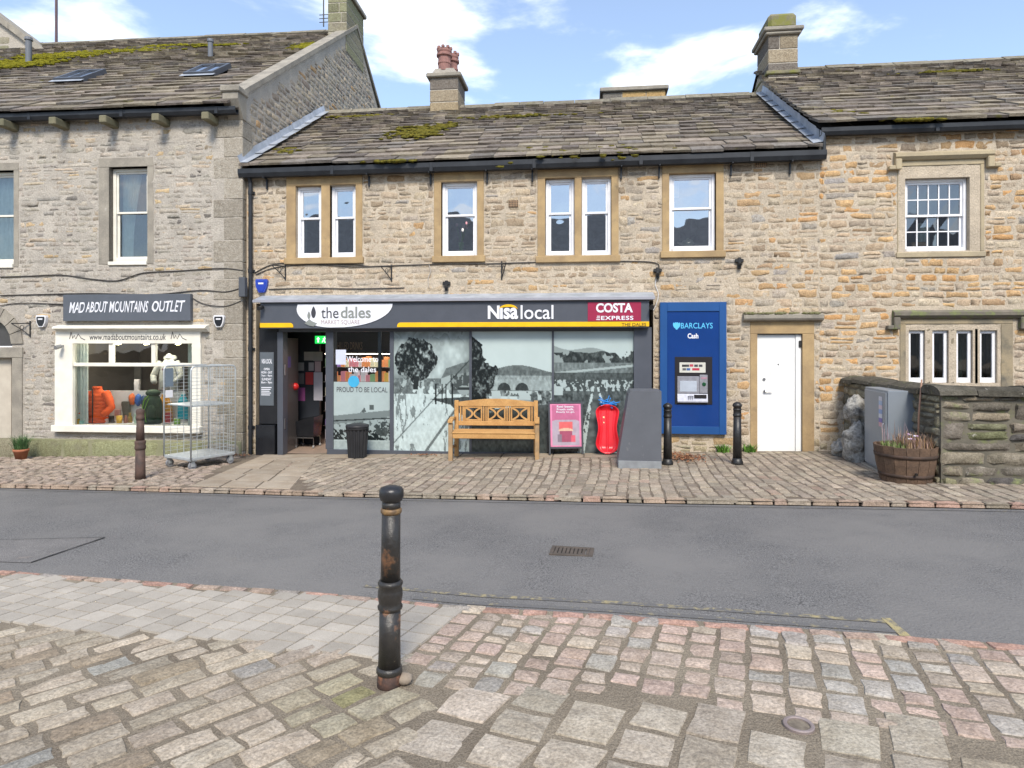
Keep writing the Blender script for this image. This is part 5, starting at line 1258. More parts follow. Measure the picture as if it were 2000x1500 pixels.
# chilled cabinet with lit shelves behind the pane
d = 1.7
cx0, cx1 = inside_x(628, d), inside_x(800, d)
cab = MB(FM.M); cab.box(cx0, cx1, d + .5, d + .56, Zf, Zc - .05); cab.box(cx0, cx1, d, d + .55, inside_z(700, 690, d), Zc - .1); cab = cab.build('chilled_cabinet', plain('cabinet_brown', (.055, .04, .035), .6), SF)
sign_text('cabinet_lettering', 'CHILLED DRINKS', 654, 668, 708, 683, plain('copper_letter', (.42, .25, .16)), off=-d, y=d - .004, par=cab, bold=.01)
MB(FM.M).box(cx0 + .05, cx1 - .05, d + .06, d + .10, inside_z(700, 692, d), inside_z(700, 690.5, d)).build('cabinet_lamp', plain('cabinet_light', (1.0, .86, .68), .5, emit=5.0), cab)
pk = MB(FM.M); zs_ = inside_z(700, 740, d)
for row in range(6):
    z = inside_z(700, 716, d) - row * .31
    MB(FM.M).box(cx0, cx1, d + .1, d + .5, z - .03, z - .012).build('shelf', plain('shelf_cream', (.6, .55, .5)), cab)
    x = cx0 + .02
    while x < cx1 - .1:
        w_ = rn.uniform(.05, .11); h_ = rn.uniform(.12, .23); c = rn.choice([(.7, .25, .3), (.75, .45, .1), (.8, .7, .5), (.5, .12, .3), (.7, .6, .62), (.25, .4, .2), (.8, .3, .12), (.35, .2, .5)])
        pk.box(x, x + w_, d + .14, d + .3, z - .012, z - .012 + h_, .008, c=c); x += w_ + .006
pk.build('chilled_packets', attr_mat('packet_print_glow', .4, .4, .25), cab, kind='stuff')  # packets glow faintly, the cabinet light put into their material
for (x, y) in ((-3.6, 1.0), (-3.0, 2.4)):
    MB(FM.M).box(x - .3, x + .3, y - .15, y + .15, Zc - .02, Zc - .008).build('ceiling_light', plain('ceiling_light_white', (1, .95, .88), .5, emit=3.0), SF)
# black basket trolley just inside
bt = thing('basket_trolley', FM.w(inside_x(602, .75), .75, Zf), 'black wheeled basket trolley parked inside the open shop door', 'trolley')
T = FM.M @ Matrix.Translation((inside_x(602, .75), .75, Zf))
b = MB(T); b.add([(-.17, -.14, .22), (.17, -.14, .22), (.19, .16, .22), (-.19, .16, .22), (-.19, -.2, .52), (.2, -.2, .60), (.22, .2, .62), (-.2, .2, .54)], [(0, 3, 2, 1), (0, 1, 5, 4), (1, 2, 6, 5), (2, 3, 7, 6), (3, 0, 4, 7)]); b.build('basket', M_blk, bt)
b = MB(T); b.tube([(-.18, -.16, .03), (-.17, -.15, .2), (.17, -.15, .2), (.18, -.16, .03)], .009); b.tube([(-.18, .16, .03), (-.17, .15, .2), (.17, .15, .2), (.18, .16, .03)], .009); b.build('frame', plain('steel', (.45, .45, .46), .3, .9), bt)
for (x, y) in ((-.18, -.16), (.18, -.16), (-.18, .16), (.18, .16)): b = MB(T); b.cyl((x - .012, y, .03), (x + .012, y, .03), .03, n=12); b.build('castor', plain('castor_grey', (.3, .3, .3)), bt)
# ------------------------------------------------------------------ the outdoor-clothing shop window and its sign
SGN = thing('shop_sign', FL.w(FL.x(250), 0, FL.z(250, 628)), 'dark grey board lettered MAD ABOUT MOUNTAINS OUTLET above the cream shop window', 'sign')
q = rect(FL, 126, 575, 374, 627, .06)
b = MB(FL.M); b.box(q[0], q[1], -.10, -.01, q[2], q[3], .006); b.build('board', mat('sign_board_grey', (.095, .105, .125), (.085, .095, .112), rough=.45, vs=4, bump=.03), SGN)
def ltext(name, s, pl, pt, pr, pb, m, off, par, **k):
    b = MB(FL.M); pc = (pl + pr) / 2; letters(b, s, FL.x(pl, off), FL.x(pr, off), FL.z(pc, pb, off), FL.z(pc, pt, off), -off, **k); return b.build(name, m, par)
for s, a, c, t_, u_ in (('MAD', 135, 165, 590, 611), ('ABOUT', 167, 211, 589, 610), ('MOUNTAINS', 213, 290, 588, 610), ('OUTLET', 297, 361, 587, 609)):
    ltext('lettering', s, a, t_, c, u_, M_sign, .104, SGN, bold=.012, shear=.3, jig=.07)
CW = thing('shop_window', FL.w((SW[0] + SW[1]) / 2, 0, SW[2]), 'cream painted shop window displaying outdoor clothing and rucksacks', 'shop window')
b = MB(FL.M); zc1, zc0 = FL.z(250, 637, .1), FL.z(250, 648, .1)
b.prism([(.0, zc0), (-.06, zc0), (-.09, zc0 + .04), (-.17, zc0 + .06), (-.17, zc1 - .03), (-.13, zc1), (0, zc1 + .03)], FL.x(105, .12), FL.x(403, .12), axis='x'); b.build('cornice', M_cream, CW)
fz = FL.z(250, 671, .05)
MB(FL.M).box(SW[0] - .04, SW[1] + .04, -.055, .05, fz, zc0, .004).build('frieze', M_cream, CW)
ltext('lettering', 'www.madaboutmountains.co.uk', 175, 652, 324, 664, M_ink, .058, CW, bold=.008, shear=.15, jig=.05)
for a in (136, 334):
    b = MB(FL.M); pts = [(a, 662), (a + 3, 648), (a + 6, 661), (a + 9, 655), (a + 12, 662), (a + 17, 652), (a + 22, 660), (a + 30, 664)]
    b.tube([(FL.x(x, .058), -.058, FL.z(x, y, .058)) for x, y in pts], .007, n=4); b.build('scribble_emblem', M_ink, CW)
MB(FL.M).box(SW[0] - .05, FL.x(142, .05), -.06, .06, SW[2], fz, .006).build('side_post', M_cream, CW); MB(FL.M).box(FL.x(375, .05), SW[1] + .05, -.06, .06, SW[2], fz, .006).build('side_post', M_cream, CW)
MB(FL.M).box(SW[0] - .07, SW[1] + .07, -.13, .06, FL.z(250, 845, .1), FL.z(250, 832, .1), .008).build('window_sill', M_cream, CW)
zr = FL.z(250, 712, .0); zsl = FL.z(250, 832, .1)
MB(FL.M).box(FL.x(140), FL.x(376), -.03, .05, zr - .035, zr + .03, .005).build('transom', M_cream, CW)
for px in (218, 301): MB(FL.M).box(FL.x(px - 4), FL.x(px + 4), -.025, .045, zr + .03, fz, .004).build('glazing_bar', M_cream, CW)
for (a, c, z0, z1) in ((142, 375, zsl, zr - .035), (142, 214, zr + .03, fz), (222, 297, zr + .03, fz), (305, 375, zr + .03, fz)):
    MB(FL.M).add([(FL.x(a), .01, z0), (FL.x(c), .01, z0), (FL.x(c), .01, z1), (FL.x(a), .01, z1)], [(0, 1, 2, 3)]).build('shop_pane', M_shopglass, CW)
b = MB(FL.M); x0, x1, z0, z1, dd = SW[0] - .2, SW[1] + .3, zsl - .06, fz + .3, 2.6
b.add([(x0, dd, z0), (x1, dd, z0), (x1, dd, z1), (x0, dd, z1), (x0, .06, z0), (x1, .06, z0), (x1, .06, z1), (x0, .06, z1)], [(0, 1, 2, 3), (4, 0, 3, 7), (1, 5, 6, 2), (7, 3, 2, 6)]); b.build('display_room', plain('display_room_dark', (.075, .062, .052), .8), CW)
MB(FL.M).box(x0, x1, .06, .75, z0 - .02, zsl - .0).build('display_shelf', plain('display_white', (.62, .61, .62), .6), CW)
MB(FL.M).box(FL.x(170, -.7), FL.x(362, -.7), .70, .74, zsl, FL.z(250, 763, -.7)).build('display_backboard', plain('display_white', (.62, .61, .62), .6), CW)
for (a, c) in ((140, 171), (366, 380)): drape(FL, CW, FL.x(a, -.1), FL.x(c, -.1), zsl, fz, .12, 0, M_curtain, 5)
for px in (230, 285, 347):
    b = MB(FL.M); x, z = FL.x(px, -.6), FL.z(px, 672, -.6); b.cyl((x, .6, z + .1), (x + .03, .58, z), .035, .045, n=12); b.build('spotlight', plain('spot_lamp', (1, .8, .5), .4, emit=6.0), CW)
    ld = bpy.data.lights.new('spotlight_bulb', 'POINT'); ld.energy = 13; ld.color = (1, .88, .72); ld.shadow_soft_size = .05; lo = bpy.data.objects.new('spotlight_bulb', ld); col.objects.link(lo); lo.parent = CW; lo.location = FL.w(x, .5, z - .08) - WO[CW]
for (pl, pr, c) in ((228, 241, (.01, .01, .012)), (247, 261, (.01, .01, .012)), (262, 274, (.16, .15, .14)), (212, 228, (.14, .13, .12))): MB(FL.M).box(FL.x(pl, -2.4), FL.x(pr, -2.4), 2.40, 2.44, FL.z(240, 790, -2.4), FL.z(240, 716, -2.4)).build('back_room_panel', plain('panel_%d' % pl, c, .7), CW)
# ------------------------------------------------------------------ the wall by the corner house
yG = 8.5; FG = Frame(0, yG)
xg0 = FG.x(1838); xg1 = xg0 + 5.2
zg = FG.z(1850, 772); hc = FG.z(1850, 756) - zg
GW = thing('garden_wall', (xg0 + 2, yG, gz(xg0 + 2, yG)), 'low dark mossy gritstone wall with rounded coping below the mullioned window', 'wall')
b = MB(); b.box(xg0, xg1, yG, yG + .4, -.6, zg); b.build('wall_core', mat('dark_wall_mortar', (.15, .135, .105), (.09, .083, .068), rough=1, vs=3, bump=.8, bs=30, moss=((.16, .18, .07), 2.5, .55, .68)), GW)
MW = MATS['dark_wall_mortar']
b = MB(); b.box(xg0, xg0 + .4, yG + .4, Y0 - .01, -.6, zg - .01); core2 = b.build('wall_core', MW, GW)
M_dk = mat('dark_gritstone', WHITE, (.6, .6, .58), attr=True, rough=.95, vs=7, bump=.9, bs=26, fine=.35, dist=.02, spec=.12, moss=((.20, .22, .10), 3.0, .57, .70), dark=((.33, .31, .27), 9.0, .63, .72))
def palD(rnd, x, z):
    c = pick(rnd, DARKW); return algae(c, rnd, .5 if rnd.random() < .2 else 0), rnd.uniform(.7, 1.6)
rubble(FG.M, GW, xg0 + .0, xg1, -.12, zg, [], (.11, .25), (.22, .62), palD, .025, 51, gap=.022, m=M_dk, split=.5)
T_ret = Matrix.Translation((xg0, yG, 0)) @ Matrix.Rotation(R(-90), 4, 'Z')
rubble(T_ret, GW, -(Y0 - yG) + .02, -.02, -.16, zg, [], (.09, .18), (.18, .45), lambda r, x, z: (algae(pick(r, [(4, (.32, .28, .21)), (3, (.26, .23, .18)), (2, (.20, .18, .15))]), r, .2), r.uniform(.7, 1.5)), .025, 52, gap=.02, m=M_dk)
rn = random.Random(21)
def coping(p0, p1, z, w_, h):
    d = (p1 - p0); L = d.length; d.normalize(); n = Vector((-d.y, d.x, 0)); s = 0
    while s < L - .05:
        l = min(rn.uniform(.38, .7), L - s); g_ = rn.uniform(.7, 1.2); b = MB(c=(.115 * g_, .105 * g_, .085 * g_)); v = []; K = 9; dz = rn.uniform(-.012, .012)
        for e in (s + .006, s + l - .006):
            for k in range(K):
                t = math.pi * k / (K - 1); q = p0 + d * e + n * (w_ * math.cos(t)) ; v.append((q.x, q.y, z + dz + h * math.sin(t) ** .7 + rn.uniform(-.008, .008)))
        b.add(v, [(k, k + 1, K + k + 1, K + k) for k in range(K - 1)] + [tuple(range(K)), tuple(range(2 * K - 1, K - 1, -1)), (0, K, 2 * K - 1, K - 1)]); b.build('coping_stone', M_dk, GW); s += l
coping(Vector((xg0 - .05, yG + .18, 0)), Vector((xg1, yG + .18, 0)), zg, .25, hc * 1.1)
coping(Vector((xg0 + .17, Y0 - .02, 0)), Vector((xg0 + .17, yG + .44, 0)), zg - .01, .25, hc * 1.1)
# ------------------------------------------------------------------ bollards
def bollard(name, prof, n, m, loc, label, group=None, parts=()):
    t = thing(name, loc, label, 'bollard', group); T = at(Vector(loc))
    for nm, pr, mm in ([('post', prof, m)] + list(parts)): b = MB(T); b.lathe(pr, n=n); b.build(nm, mm, t, smooth=True)
    return t
M_chip = mat('chipped_bollard_paint', (.016, .015, .015), (.030, .027, .024), rough=.40, vs=10, bump=.45, bs=35, spec=.5, dark=((.17, .085, .045), 7, .57, .66), moss=((.42, .36, .26), 26, .67, .72))
M_rustp = mat('rusted_base_paint', (.075, .04, .03), (.03, .022, .02), rough=.7, vs=14, bump=.5, bs=40, dark=((.17, .075, .04), 9, .5, .62))
M_gold = mat('worn_gold_ring', (.36, .22, .09), (.12, .08, .05), rough=.5, metal=.3, vs=18, bump=.3)
p = near_b
T = at(Vector((p.x, p.y, gz(p.x, p.y) - .02)), 0, Matrix.Rotation(R(.7), 4, 'Y'))
fb = thing('bollard', (p.x, p.y, gz(p.x, p.y)), 'tall black cast-iron bollard with chipped paint and rust standing alone among the near cobbles', 'bollard', 'cast iron bollards')
for nm, pr, mm in (('foot', [(.056, 0), (.058, .02), (.056, .075)], M_rustp), ('base_ring', [(.054, .07), (.062, .08), (.062, .095), (.055, .108)], M_chip),
                   ('lower_shaft', [(.0545, .10), (.051, .24), (.0505, .38)], M_chip), ('middle_collar', [(.050, .375), (.059, .385), (.060, .395), (.053, .405), (.0555, .42), (.0595, .445), (.0585, .47), (.053, .488), (.059, .498), (.060, .508), (.051, .52)], M_chip),
                   ('upper_shaft', [(.0475, .515), (.0455, .68), (.0445, .845)], M_chip), ('gold_ring', [(.045, .838), (.0505, .846), (.0505, .858), (.045, .866)], M_gold),
                   ('neck', [(.0445, .86), (.044, .90)], M_chip), ('cap', [(.042, .895), (.053, .905), (.0585, .925), (.0585, .948), (.052, .962), (.03, .970), (.001, .972)], mat('worn_cap_iron', (.045, .045, .048), (.03, .03, .032), rough=.36, vs=8, bump=.25, metal=.5, spec=.5))):
    b = MB(T); b.lathe(pr, n=32); b.build(nm, mm, fb, smooth=True)
q = ong(791, 1334); b = MB(); b.blob(q.x, q.y, q.z + .022, .038, .032, .028, 12, 8, .4, 2.2, 4); tag(b.build('loose_stone', mat('loose_stone', (.30, .25, .20), (.22, .18, .14), rough=.9, vs=20), smooth=True), 'fist-sized loose stone against the foot of the chipped bollard', 'stone')
def slim(loc, label, H=.93):
    t = thing('bollard', loc, label, 'bollard', 'cast iron bollards'); T = at(Vector(loc)); k = H / .93
    for nm, pr in (('base', [(.085, -.03), (.085, .03), (.075, .05), (.068, .09)]), ('shaft', [(.066, .08), (.060, .40), (.056, .72 * k)]), ('collar', [(.060, .71 * k), (.064, .72 * k), (.064, .735 * k), (.058, .745 * k), (.056, .80 * k), (.060, .805 * k), (.062, .82 * k), (.055, .83 * k)]), ('cap', [(.054, .82 * k), (.056, .85 * k), (.070, .865 * k), (.070, .88 * k), (.055, .905 * k), (.02, .925 * k), (.001, .93 * k)])):
        b = MB(T); b.lathe(pr, n=22); b.build(nm, M_iron, t, smooth=True)
    return t
slim(ong(1304, 907), 'black cast-iron bollard beside the sloping grey steel cabinet')
slim(ong(1440, 906), 'black cast-iron bollard between the cash machine and the white door')
loc = ong(274, 935); T = at(Vector(loc)); t = thing('bollard', loc, 'rusty brown cast-iron bollard in front of the clothing shop window', 'bollard', 'cast iron bollards')
M_rb = mat('brown_rusted_iron', (.105, .062, .048), (.06, .042, .036), rough=.65, vs=10, bump=.4, bs=40)
for nm, pr in (('shaft', [(.070, -.02), (.068, .10), (.062, .48)]), ('collar', [(.064, .42), (.075, .44), (.075, .47), (.068, .49), (.074, .52), (.074, .545), (.060, .56)]), ('upper_shaft', [(.058, .55), (.048, .86)]), ('cap', [(.048, .85), (.060, .865), (.060, .90), (.052, .915), (.056, .95), (.058, .985), (.045, 1.01), (.001, 1.02)])):
    b = MB(T); b.lathe(pr, n=20); b.build(nm, M_rb, t, smooth=True)
# ------------------------------------------------------------------ bench
M_wood = mat('honey_pine', (.50, .285, .105), (.40, .215, .075), rough=.55, vs=7, bump=.25, bs=22, fine=.15, spec=.35)
M_woodg = mat('weathered_leg_pine', (.40, .25, .12), (.27, .185, .105), rough=.7, vs=6, bump=.3, bs=25)
bl, br = ong(880, 899), ong(1049, 897); ctr = (bl + br) / 2; bw = (br - bl).length; rz = math.atan2(br.y - bl.y, br.x - bl.x)
BN = thing('bench', ctr, 'honey-coloured wooden bench with lattice back against the shop windows', 'bench')
Bz = (bl.z + br.z) / 2; T = at(Vector((ctr.x, ctr.y, Bz)), rz); hw = bw / 2
def bb(nm, x0, x1, y0, y1, z0, z1, m=M_wood, bev=.006, par=None): return MB(T).box(x0, x1, y0, y1, z0, z1, bev).build(nm, m, par or BN)
for s in (-1, 1):
    bb('leg', s * hw - .035, s * hw + .035, -.03, .04, -.03, .60, M_woodg)
    bb('leg', s * (hw - .03) - .035, s * (hw - .03) + .035, .46, .53, -.03, .93, M_wood)
    b = MB(T); v = []
    for k in range(7):
        u = k / 6; y = -.06 + .56 * u; z = .605 + .035 * math.sin(u * 3.1) ; w_ = .038 - .01 * u
        v += [(s * hw - w_, y, z), (s * hw + w_, y, z), (s * hw + w_, y, z + .035), (s * hw - w_, y, z + .035)]
    b.add(v, [(4 * k + i, 4 * k + (i + 1) % 4, 4 * k + 4 + (i + 1) % 4, 4 * k + 4 + i) for k in range(6) for i in range(4)] + [(0, 1, 2, 3), (27, 26, 25, 24)]); b.build('arm_rest', M_wood, BN)
    bb('side_rail', s * hw - .02, s * hw + .02, .04, .46, .36, .42); bb('stretcher', s * hw - .018, s * hw + .018, .04, .46, .14, .18, M_woodg)
bb('seat_rail', -hw + .036, hw - .036, -.02, .015, .345, .425)
for i in range(5): bb('seat_slat', -hw + .0, hw - .0, -.03 + i * .098, -.03 + i * .098 + .085, .426, .449)
yb = .47
b = MB(T); P = []
for k in range(13): u = k / 12; P.append((-hw + .066 + (2 * hw - .132) * u, .905 + .055 * math.sin(math.pi * u)))
P2 = [(x, .835) for x, z in P][::-1]; b.prism(P + P2, yb, yb + .045); b.build('top_rail', M_wood, BN)
bb('lower_rail', -hw + .064, hw - .064, yb, yb + .045, .50, .575)
W = 2 * hw - .132; x0 = -hw + .066
def slatx(u0, u1): bb('back_slat', x0 + W * u0, x0 + W * u1, yb + .01, yb + .035, .575, .836, bev=.003)
pan = [(.095, .295), (.405, .605), (.715, .915)]
for u in (.025, .06): slatx(u - .009, u + .011)
for (a, c) in pan:
    slatx(a - .022, a - .001); slatx(c + .001, c + .022)
    bb('panel_rail', x0 + W * a, x0 + W * c, yb + .01, yb + .035, .80, .834, bev=.003); bb('panel_rail', x0 + W * a, x0 + W * c, yb + .01, yb + .035, .577, .605, bev=.003)
    for s in (-1, 1):
        b = MB(T); m_ = x0 + W * (a + c) / 2; hwp = W * (c - a) / 2; v = []
        for k in range(11):
            t = -1 + 2 * k / 10; xx = m_ + s * hwp * (.12 + .86 * t * t); zz = .7025 + .098 * t; tx, tz = s * hwp * 1.72 * t, .098; l = math.hypot(tx, tz); nx_, nz_ = -tz / l * .014, tx / l * .014
            v += [(xx - nx_, yb + .012, zz - nz_), (xx + nx_, yb + .012, zz + nz_), (xx + nx_, yb + .033, zz + nz_), (xx - nx_, yb + .033, zz - nz_)]
        b.add(v, [(4 * k + i, 4 * k + (i + 1) % 4, 4 * k + 4 + (i + 1) % 4, 4 * k + 4 + i) for k in range(10) for i in range(4)]); b.build('lattice_curve', M_wood, BN)
for u in (.335, .365, .645, .675, .945, .975): slatx(u - .008, u + .010)
# ------------------------------------------------------------------ dustbin
p = ong(698, 893); DB = thing('dustbin', p, 'ribbed black plastic dustbin standing before the shop window', 'bin'); T = at(p)
M_bin = mat('black_bin_plastic', (.020, .020, .022), (.028, .028, .030), rough=.5, vs=6, bump=.1)
def ribbed(b, z0, z1, r0, r1, n=16, amp=.010):
    v = []; N = n * 4
    for z, r in ((z0, r0), (z1, r1)):
        for k in range(N): t = 2 * math.pi * k / N; q = r + amp * (1 if k % 4 < 2 else -1); v.append((q * math.cos(t), q * math.sin(t), z))
    b.add(v, [(k, (k + 1) % N, N + (k + 1) % N, N + k) for k in range(N)] + [tuple(range(N))[::-1]])
b = MB(T); ribbed(b, .0, .50, .148, .182); b.build('bin_body', M_bin, DB)
b = MB(T); b.lathe([(.185, .485), (.195, .49), (.195, .53), (.188, .535)], n=32); b.build('bin_rim', M_bin, DB, smooth=True)
b = MB(T); b.lathe([(.200, .525), (.203, .54), (.195, .565), (.14, .58), (.001, .588)], n=32); b.build('bin_lid', M_bin, DB, smooth=True)
for s in (-1, 1): b = MB(T); b.tube([(s * .18, -.05, .44), (s * .225, -.05, .46), (s * .225, .05, .46), (s * .18, .05, .44)], .011); b.build('handle', M_bin, DB)
# ------------------------------------------------------------------ poster stand
pa, pb_ = ong(1074, 889), ong(1138, 887); c = (pa + pb_) / 2; hw = (pb_ - pa).length / 2; T = at(c, math.atan2(pb_.y - pa.y, pb_.x - pa.x), Matrix.Rotation(R(-7), 4, 'X'))
PS = thing('poster_stand', c, 'grey framed pavement poster board with a pink drinks advertisement', 'poster stand')
H = .90; M_fr = plain('stand_frame_grey', (.06, .065, .075), .4)
for s in (-1, 1): MB(T).box(s * hw - .016, s * hw + .016, -.015, .02, -.0, H, .004).build('stand_leg', M_fr, PS); MB(at(c, math.atan2(pb_.y - pa.y, pb_.x - pa.x))).box(s * hw - .012, s * hw + .012, .26, .28, .0, .30, .003).build('rear_leg', M_fr, PS)
MB(T).box(-hw + .016, hw - .016, -.014, .02, H - .035, H, .004).build('frame_rail', M_fr, PS); MB(T).box(-hw + .016, hw - .016, -.014, .02, .10, .135, .004).build('frame_rail', M_fr, PS)
X, Y, h, w_ = canvas(0, 0, 60, 90, 1.0); f = fbm(h, w_, 10, 3, 3)
img = np.zeros((h, w_, 3)) + np.array([.42, .12, .22]); img[(Y > 34) & (Y > 38 - 8 * np.sin(X / 19))] = (.36, .30, .36)
def putc(mk, c): img[mk] = c
putc((abs(X - 30) > 26.5) | (Y < 3) | (Y > 87), (.62, .20, .34))
putc((abs(X - 30) < 13) & (Y > 38) & (Y < 56), (.62, .12, .12)); putc(((X - 30) / 14) ** 2 + ((Y - 56) / 5) ** 2 < 1, (.62, .42, .30)); putc((abs(X - 30) < 12) & (Y > 57) & (Y < 80), (.30, .07, .12)); putc((abs(X - 44) < 4) & (Y > 66) & (Y < 80), (.55, .10, .14)); putc((abs(X - 18) < 4) & (Y > 64) & (Y < 80), (.20, .16, .2)); img *= (.82 + .36 * f)[..., None]
printed(None, 'poster', 0, 1, 0, 1, 0, img, None, M_attr); po = bpy.data.objects['poster']; bpy.data.objects.remove(po)
b = MB(T); zs_ = np.linspace(H - .035, .135, h); xs_ = np.linspace(-hw + .016, hw - .016, w_); b.v = [(float(x), -.006, float(z)) for z in zs_ for x in xs_]; b.k = [tuple(map(float, q)) for q in img.reshape(-1, 3)]
b.f = [(j * w_ + i, j * w_ + i + 1, (j + 1) * w_ + i + 1, (j + 1) * w_ + i) for j in range(h - 1) for i in range(w_ - 1)]; b.build('poster', attr_mat('poster_print', .3, .5), PS)
for s, z, wd in (('Real beans.', .80, .15), ('Fresh milk.', .752, .15), ('Ready to go.', .704, .16)): b = MB(T); letters(b, s, -wd, wd, z, z + .036, -.010, bold=.012); b.build('poster_lettering', M_sign, PS)
# ------------------------------------------------------------------ red sledge with a tangle of blue rope
p = ong(1187, 890); q0 = FM.x(1187, .18); T = at(Vector((p.x, Y0 - .36, gz(p.x, Y0 - .36) + .01)), 0, Matrix.Rotation(R(-11), 4, 'X'))
SL = thing('sledge', (p.x, Y0 - .36, gz(p.x, Y0 - .36)), 'red plastic sledge stood on end against the shop window', 'sledge')
M_red = mat('red_sledge_plastic', (.70, .018, .03), (.60, .012, .022), rough=.35, vs=4, bump=.03, spec=.5)
v = []; nu, nv = 36, 24; HS = .83
def hwid(t): return (.185 - .045 * math.sin(math.pi * min(1, max(0, (t - .15) / .75))) ** 2) * min(1, (math.sin(math.pi * min(.5, max(.0, t / .22 * .5))) if t < .22 else 1)) ** .55 * (min(1, math.sin(math.pi * .5 * min(1, (1 - t) / .16))) ** .5 if t > .84 else 1) + .012
for j in range(nv + 1):
    t = j / nv
    for i in range(nu + 1):
        u = -1 + 2 * i / nu; hwq = hwid(t); rim = max(0, abs(u) - .72) / .28; endr = max(0, (.10 - t) / .10, (t - .92) / .08)
        d_ = -.085 * max(rim, endr) ** .6 - .020 * max(0, math.cos(u * 9.4)) ** 3 * (endr < .3) ; v.append((u * hwq, d_ + .02, t * HS))
b = MB(T); b.add(v, [(j * (nu + 1) + i, j * (nu + 1) + i + 1, (j + 1) * (nu + 1) + i + 1, (j + 1) * (nu + 1) + i) for j in range(nv) for i in range(nu)]); so = b.build('sledge_tray', M_red, SL, smooth=True)
md = so.modifiers.new('thick', 'SOLIDIFY'); md.thickness = .008
for z, r in ((.62, .016), (.53, .012)): b = MB(T); b.cyl((-.06, .012, z), (-.06, .004, z), r, n=12); b.build('sledge_sticker', plain('sticker_cream', (.75, .6, .35)), SL)
b = MB(T); rn = random.Random(8); pts = []
for i in range(46): pts.append((rn.gauss(0, .085), rn.uniform(-.06, .06), HS + .03 + rn.gauss(0, .05)))
for i in range(0, 40, 4):
    P = [Vector(pts[i + k]) for k in range(5)]; Q = []
    for k in range(4):
        for s in range(4): t = s / 4; a = P[max(k - 1, 0)]; bq = P[k]; cq = P[k + 1]; dq = P[min(k + 2, 4)]; Q.append(.5 * ((2 * bq) + (cq - a) * t + (2 * a - 5 * bq + 4 * cq - dq) * t * t + (3 * bq - a - 3 * cq + dq) * t ** 3))
    b.tube(Q, .0065, n=5)
b.tube([(-.08, -.02, HS), (-.15, -.03, HS - .06), (-.20, .0, HS - .13)], .0065, n=5); b.build('blue_rope', plain('blue_rope', (.02, .22, .62), .6), SL, smooth=True, kind='stuff')
# ------------------------------------------------------------------ grey sloping cabinet by the cash machine
pa, pb_ = ong(1207, 914), ong(1292, 914); T = at(pa, math.atan2(pb_.y - pa.y, pb_.x - pa.x)); Wc = (pb_ - pa).length
GC = thing('steel_cabinet', (pa + pb_) / 2, 'slate-grey steel cabinet with one sloping side and pale plinth beside the red sledge', 'cabinet')
Hc = 1.13; s_ = Wc / 85.0
P = [(0, .11), (Wc, .11), (Wc, Hc), (.30 * Wc + .0, Hc), (.245 * Wc, Hc - .05)]
b = MB(T); b.prism(P, .0, .62); b.build('cabinet_body', mat('cabinet_grey', (.105, .112, .128), (.092, .098, .112), rough=.5, vs=3, bump=.05, bs=50, dark=((.15, .155, .165), 6, .62, .7)), GC)
b = MB(T); b.box(.005, Wc - .0, -.006, .63, -.06, .11, .004); b.build('plinth', mat('pale_plinth', (.25, .265, .275), (.19, .20, .21), rough=.7, vs=6, bump=.1), GC)
# ------------------------------------------------------------------ cash machine
CM = thing('cash_machine', FM.w(FM.x(1354), 0, FM.z(1354, 848)), 'blue wall panel of the cash machine with its built-in screen and keypad', 'cash machine')
M_b1 = mat('bank_blue_frame', (.012, .072, .235), (.010, .064, .21), rough=.35, vs=2, bump=.02, spec=.5); M_b2 = mat('bank_blue_panel', (.006, .040, .185), (.005, .036, .165), rough=.22, vs=2, bump=.02, spec=.5)
q = rect(FM, 1289, 590, 1419, 848, .08); iq = rect(FM, 1303, 608, 1405, 833, .08)
for nm, bx in (('frame_side', (q[0], iq[0], q[2], q[3])), ('frame_side', (iq[1], q[1], q[2], q[3])), ('frame_rail', (iq[0], iq[1], iq[3], q[3])), ('frame_rail', (iq[0], iq[1], q[2], iq[2]))): MB(FM.M).box(bx[0], bx[1], -.085, .02, bx[2], bx[3], .004).build(nm, M_b1, CM)
MB(FM.M).box(iq[0], iq[1], -.068, .0, iq[2], iq[3]).build('panel', M_b2, CM)
def ctext(s, pl, pt, pr, pb, m, **k): b = MB(FM.M); pc = (pl + pr) / 2; letters(b, s, FM.x(pl, .07), FM.x(pr, .07), FM.z(pc, pb, .07), FM.z(pc, pt, .07), -.0705, **k); b.build('lettering', m, CM)
M_cy = plain('cyan_letter', (.10, .50, .80)); ctext('BARCLAYS', 1330, 630.5, 1392, 641.5, M_cy, bold=.004); ctext('Cash', 1343, 651, 1364, 661, plain('sign_white', (.74, .75, .80)), bold=.03)
x, z = FM.x(1321.5, .07), FM.z(1321, 636, .07); s_ = .062
MB(FM.M).prism([(x + s_ * a, z + s_ * c_) for a, c_ in ((-1, .55), (-.75, .9), (-.45, .6), (-.3, .95), (0, .8), (.3, .95), (.45, .6), (.75, .9), (1, .55), (.95, 0), (.7, -.5), (.35, -.8), (.15, -1.1), (-.15, -1.1), (-.35, -.8), (-.7, -.5), (-.95, 0))], -.074, -.069).build('eagle_emblem', M_cy, CM)
a = rect(FM, 1318, 697, 1391, 790, .07); MB(FM.M).box(a[0], a[1], -.078, -.0, a[2], a[3], .004).build('machine_surround', plain('machine_black', (.02, .018, .020), .35), CM)
a = rect(FM, 1327, 708, 1378, 728, .08); MB(FM.M).box(a[0], a[1], -.086, -.07, a[2], a[3], .003).build('instruction_panel', plain('instruction_cream', (.55, .54, .48)), CM)
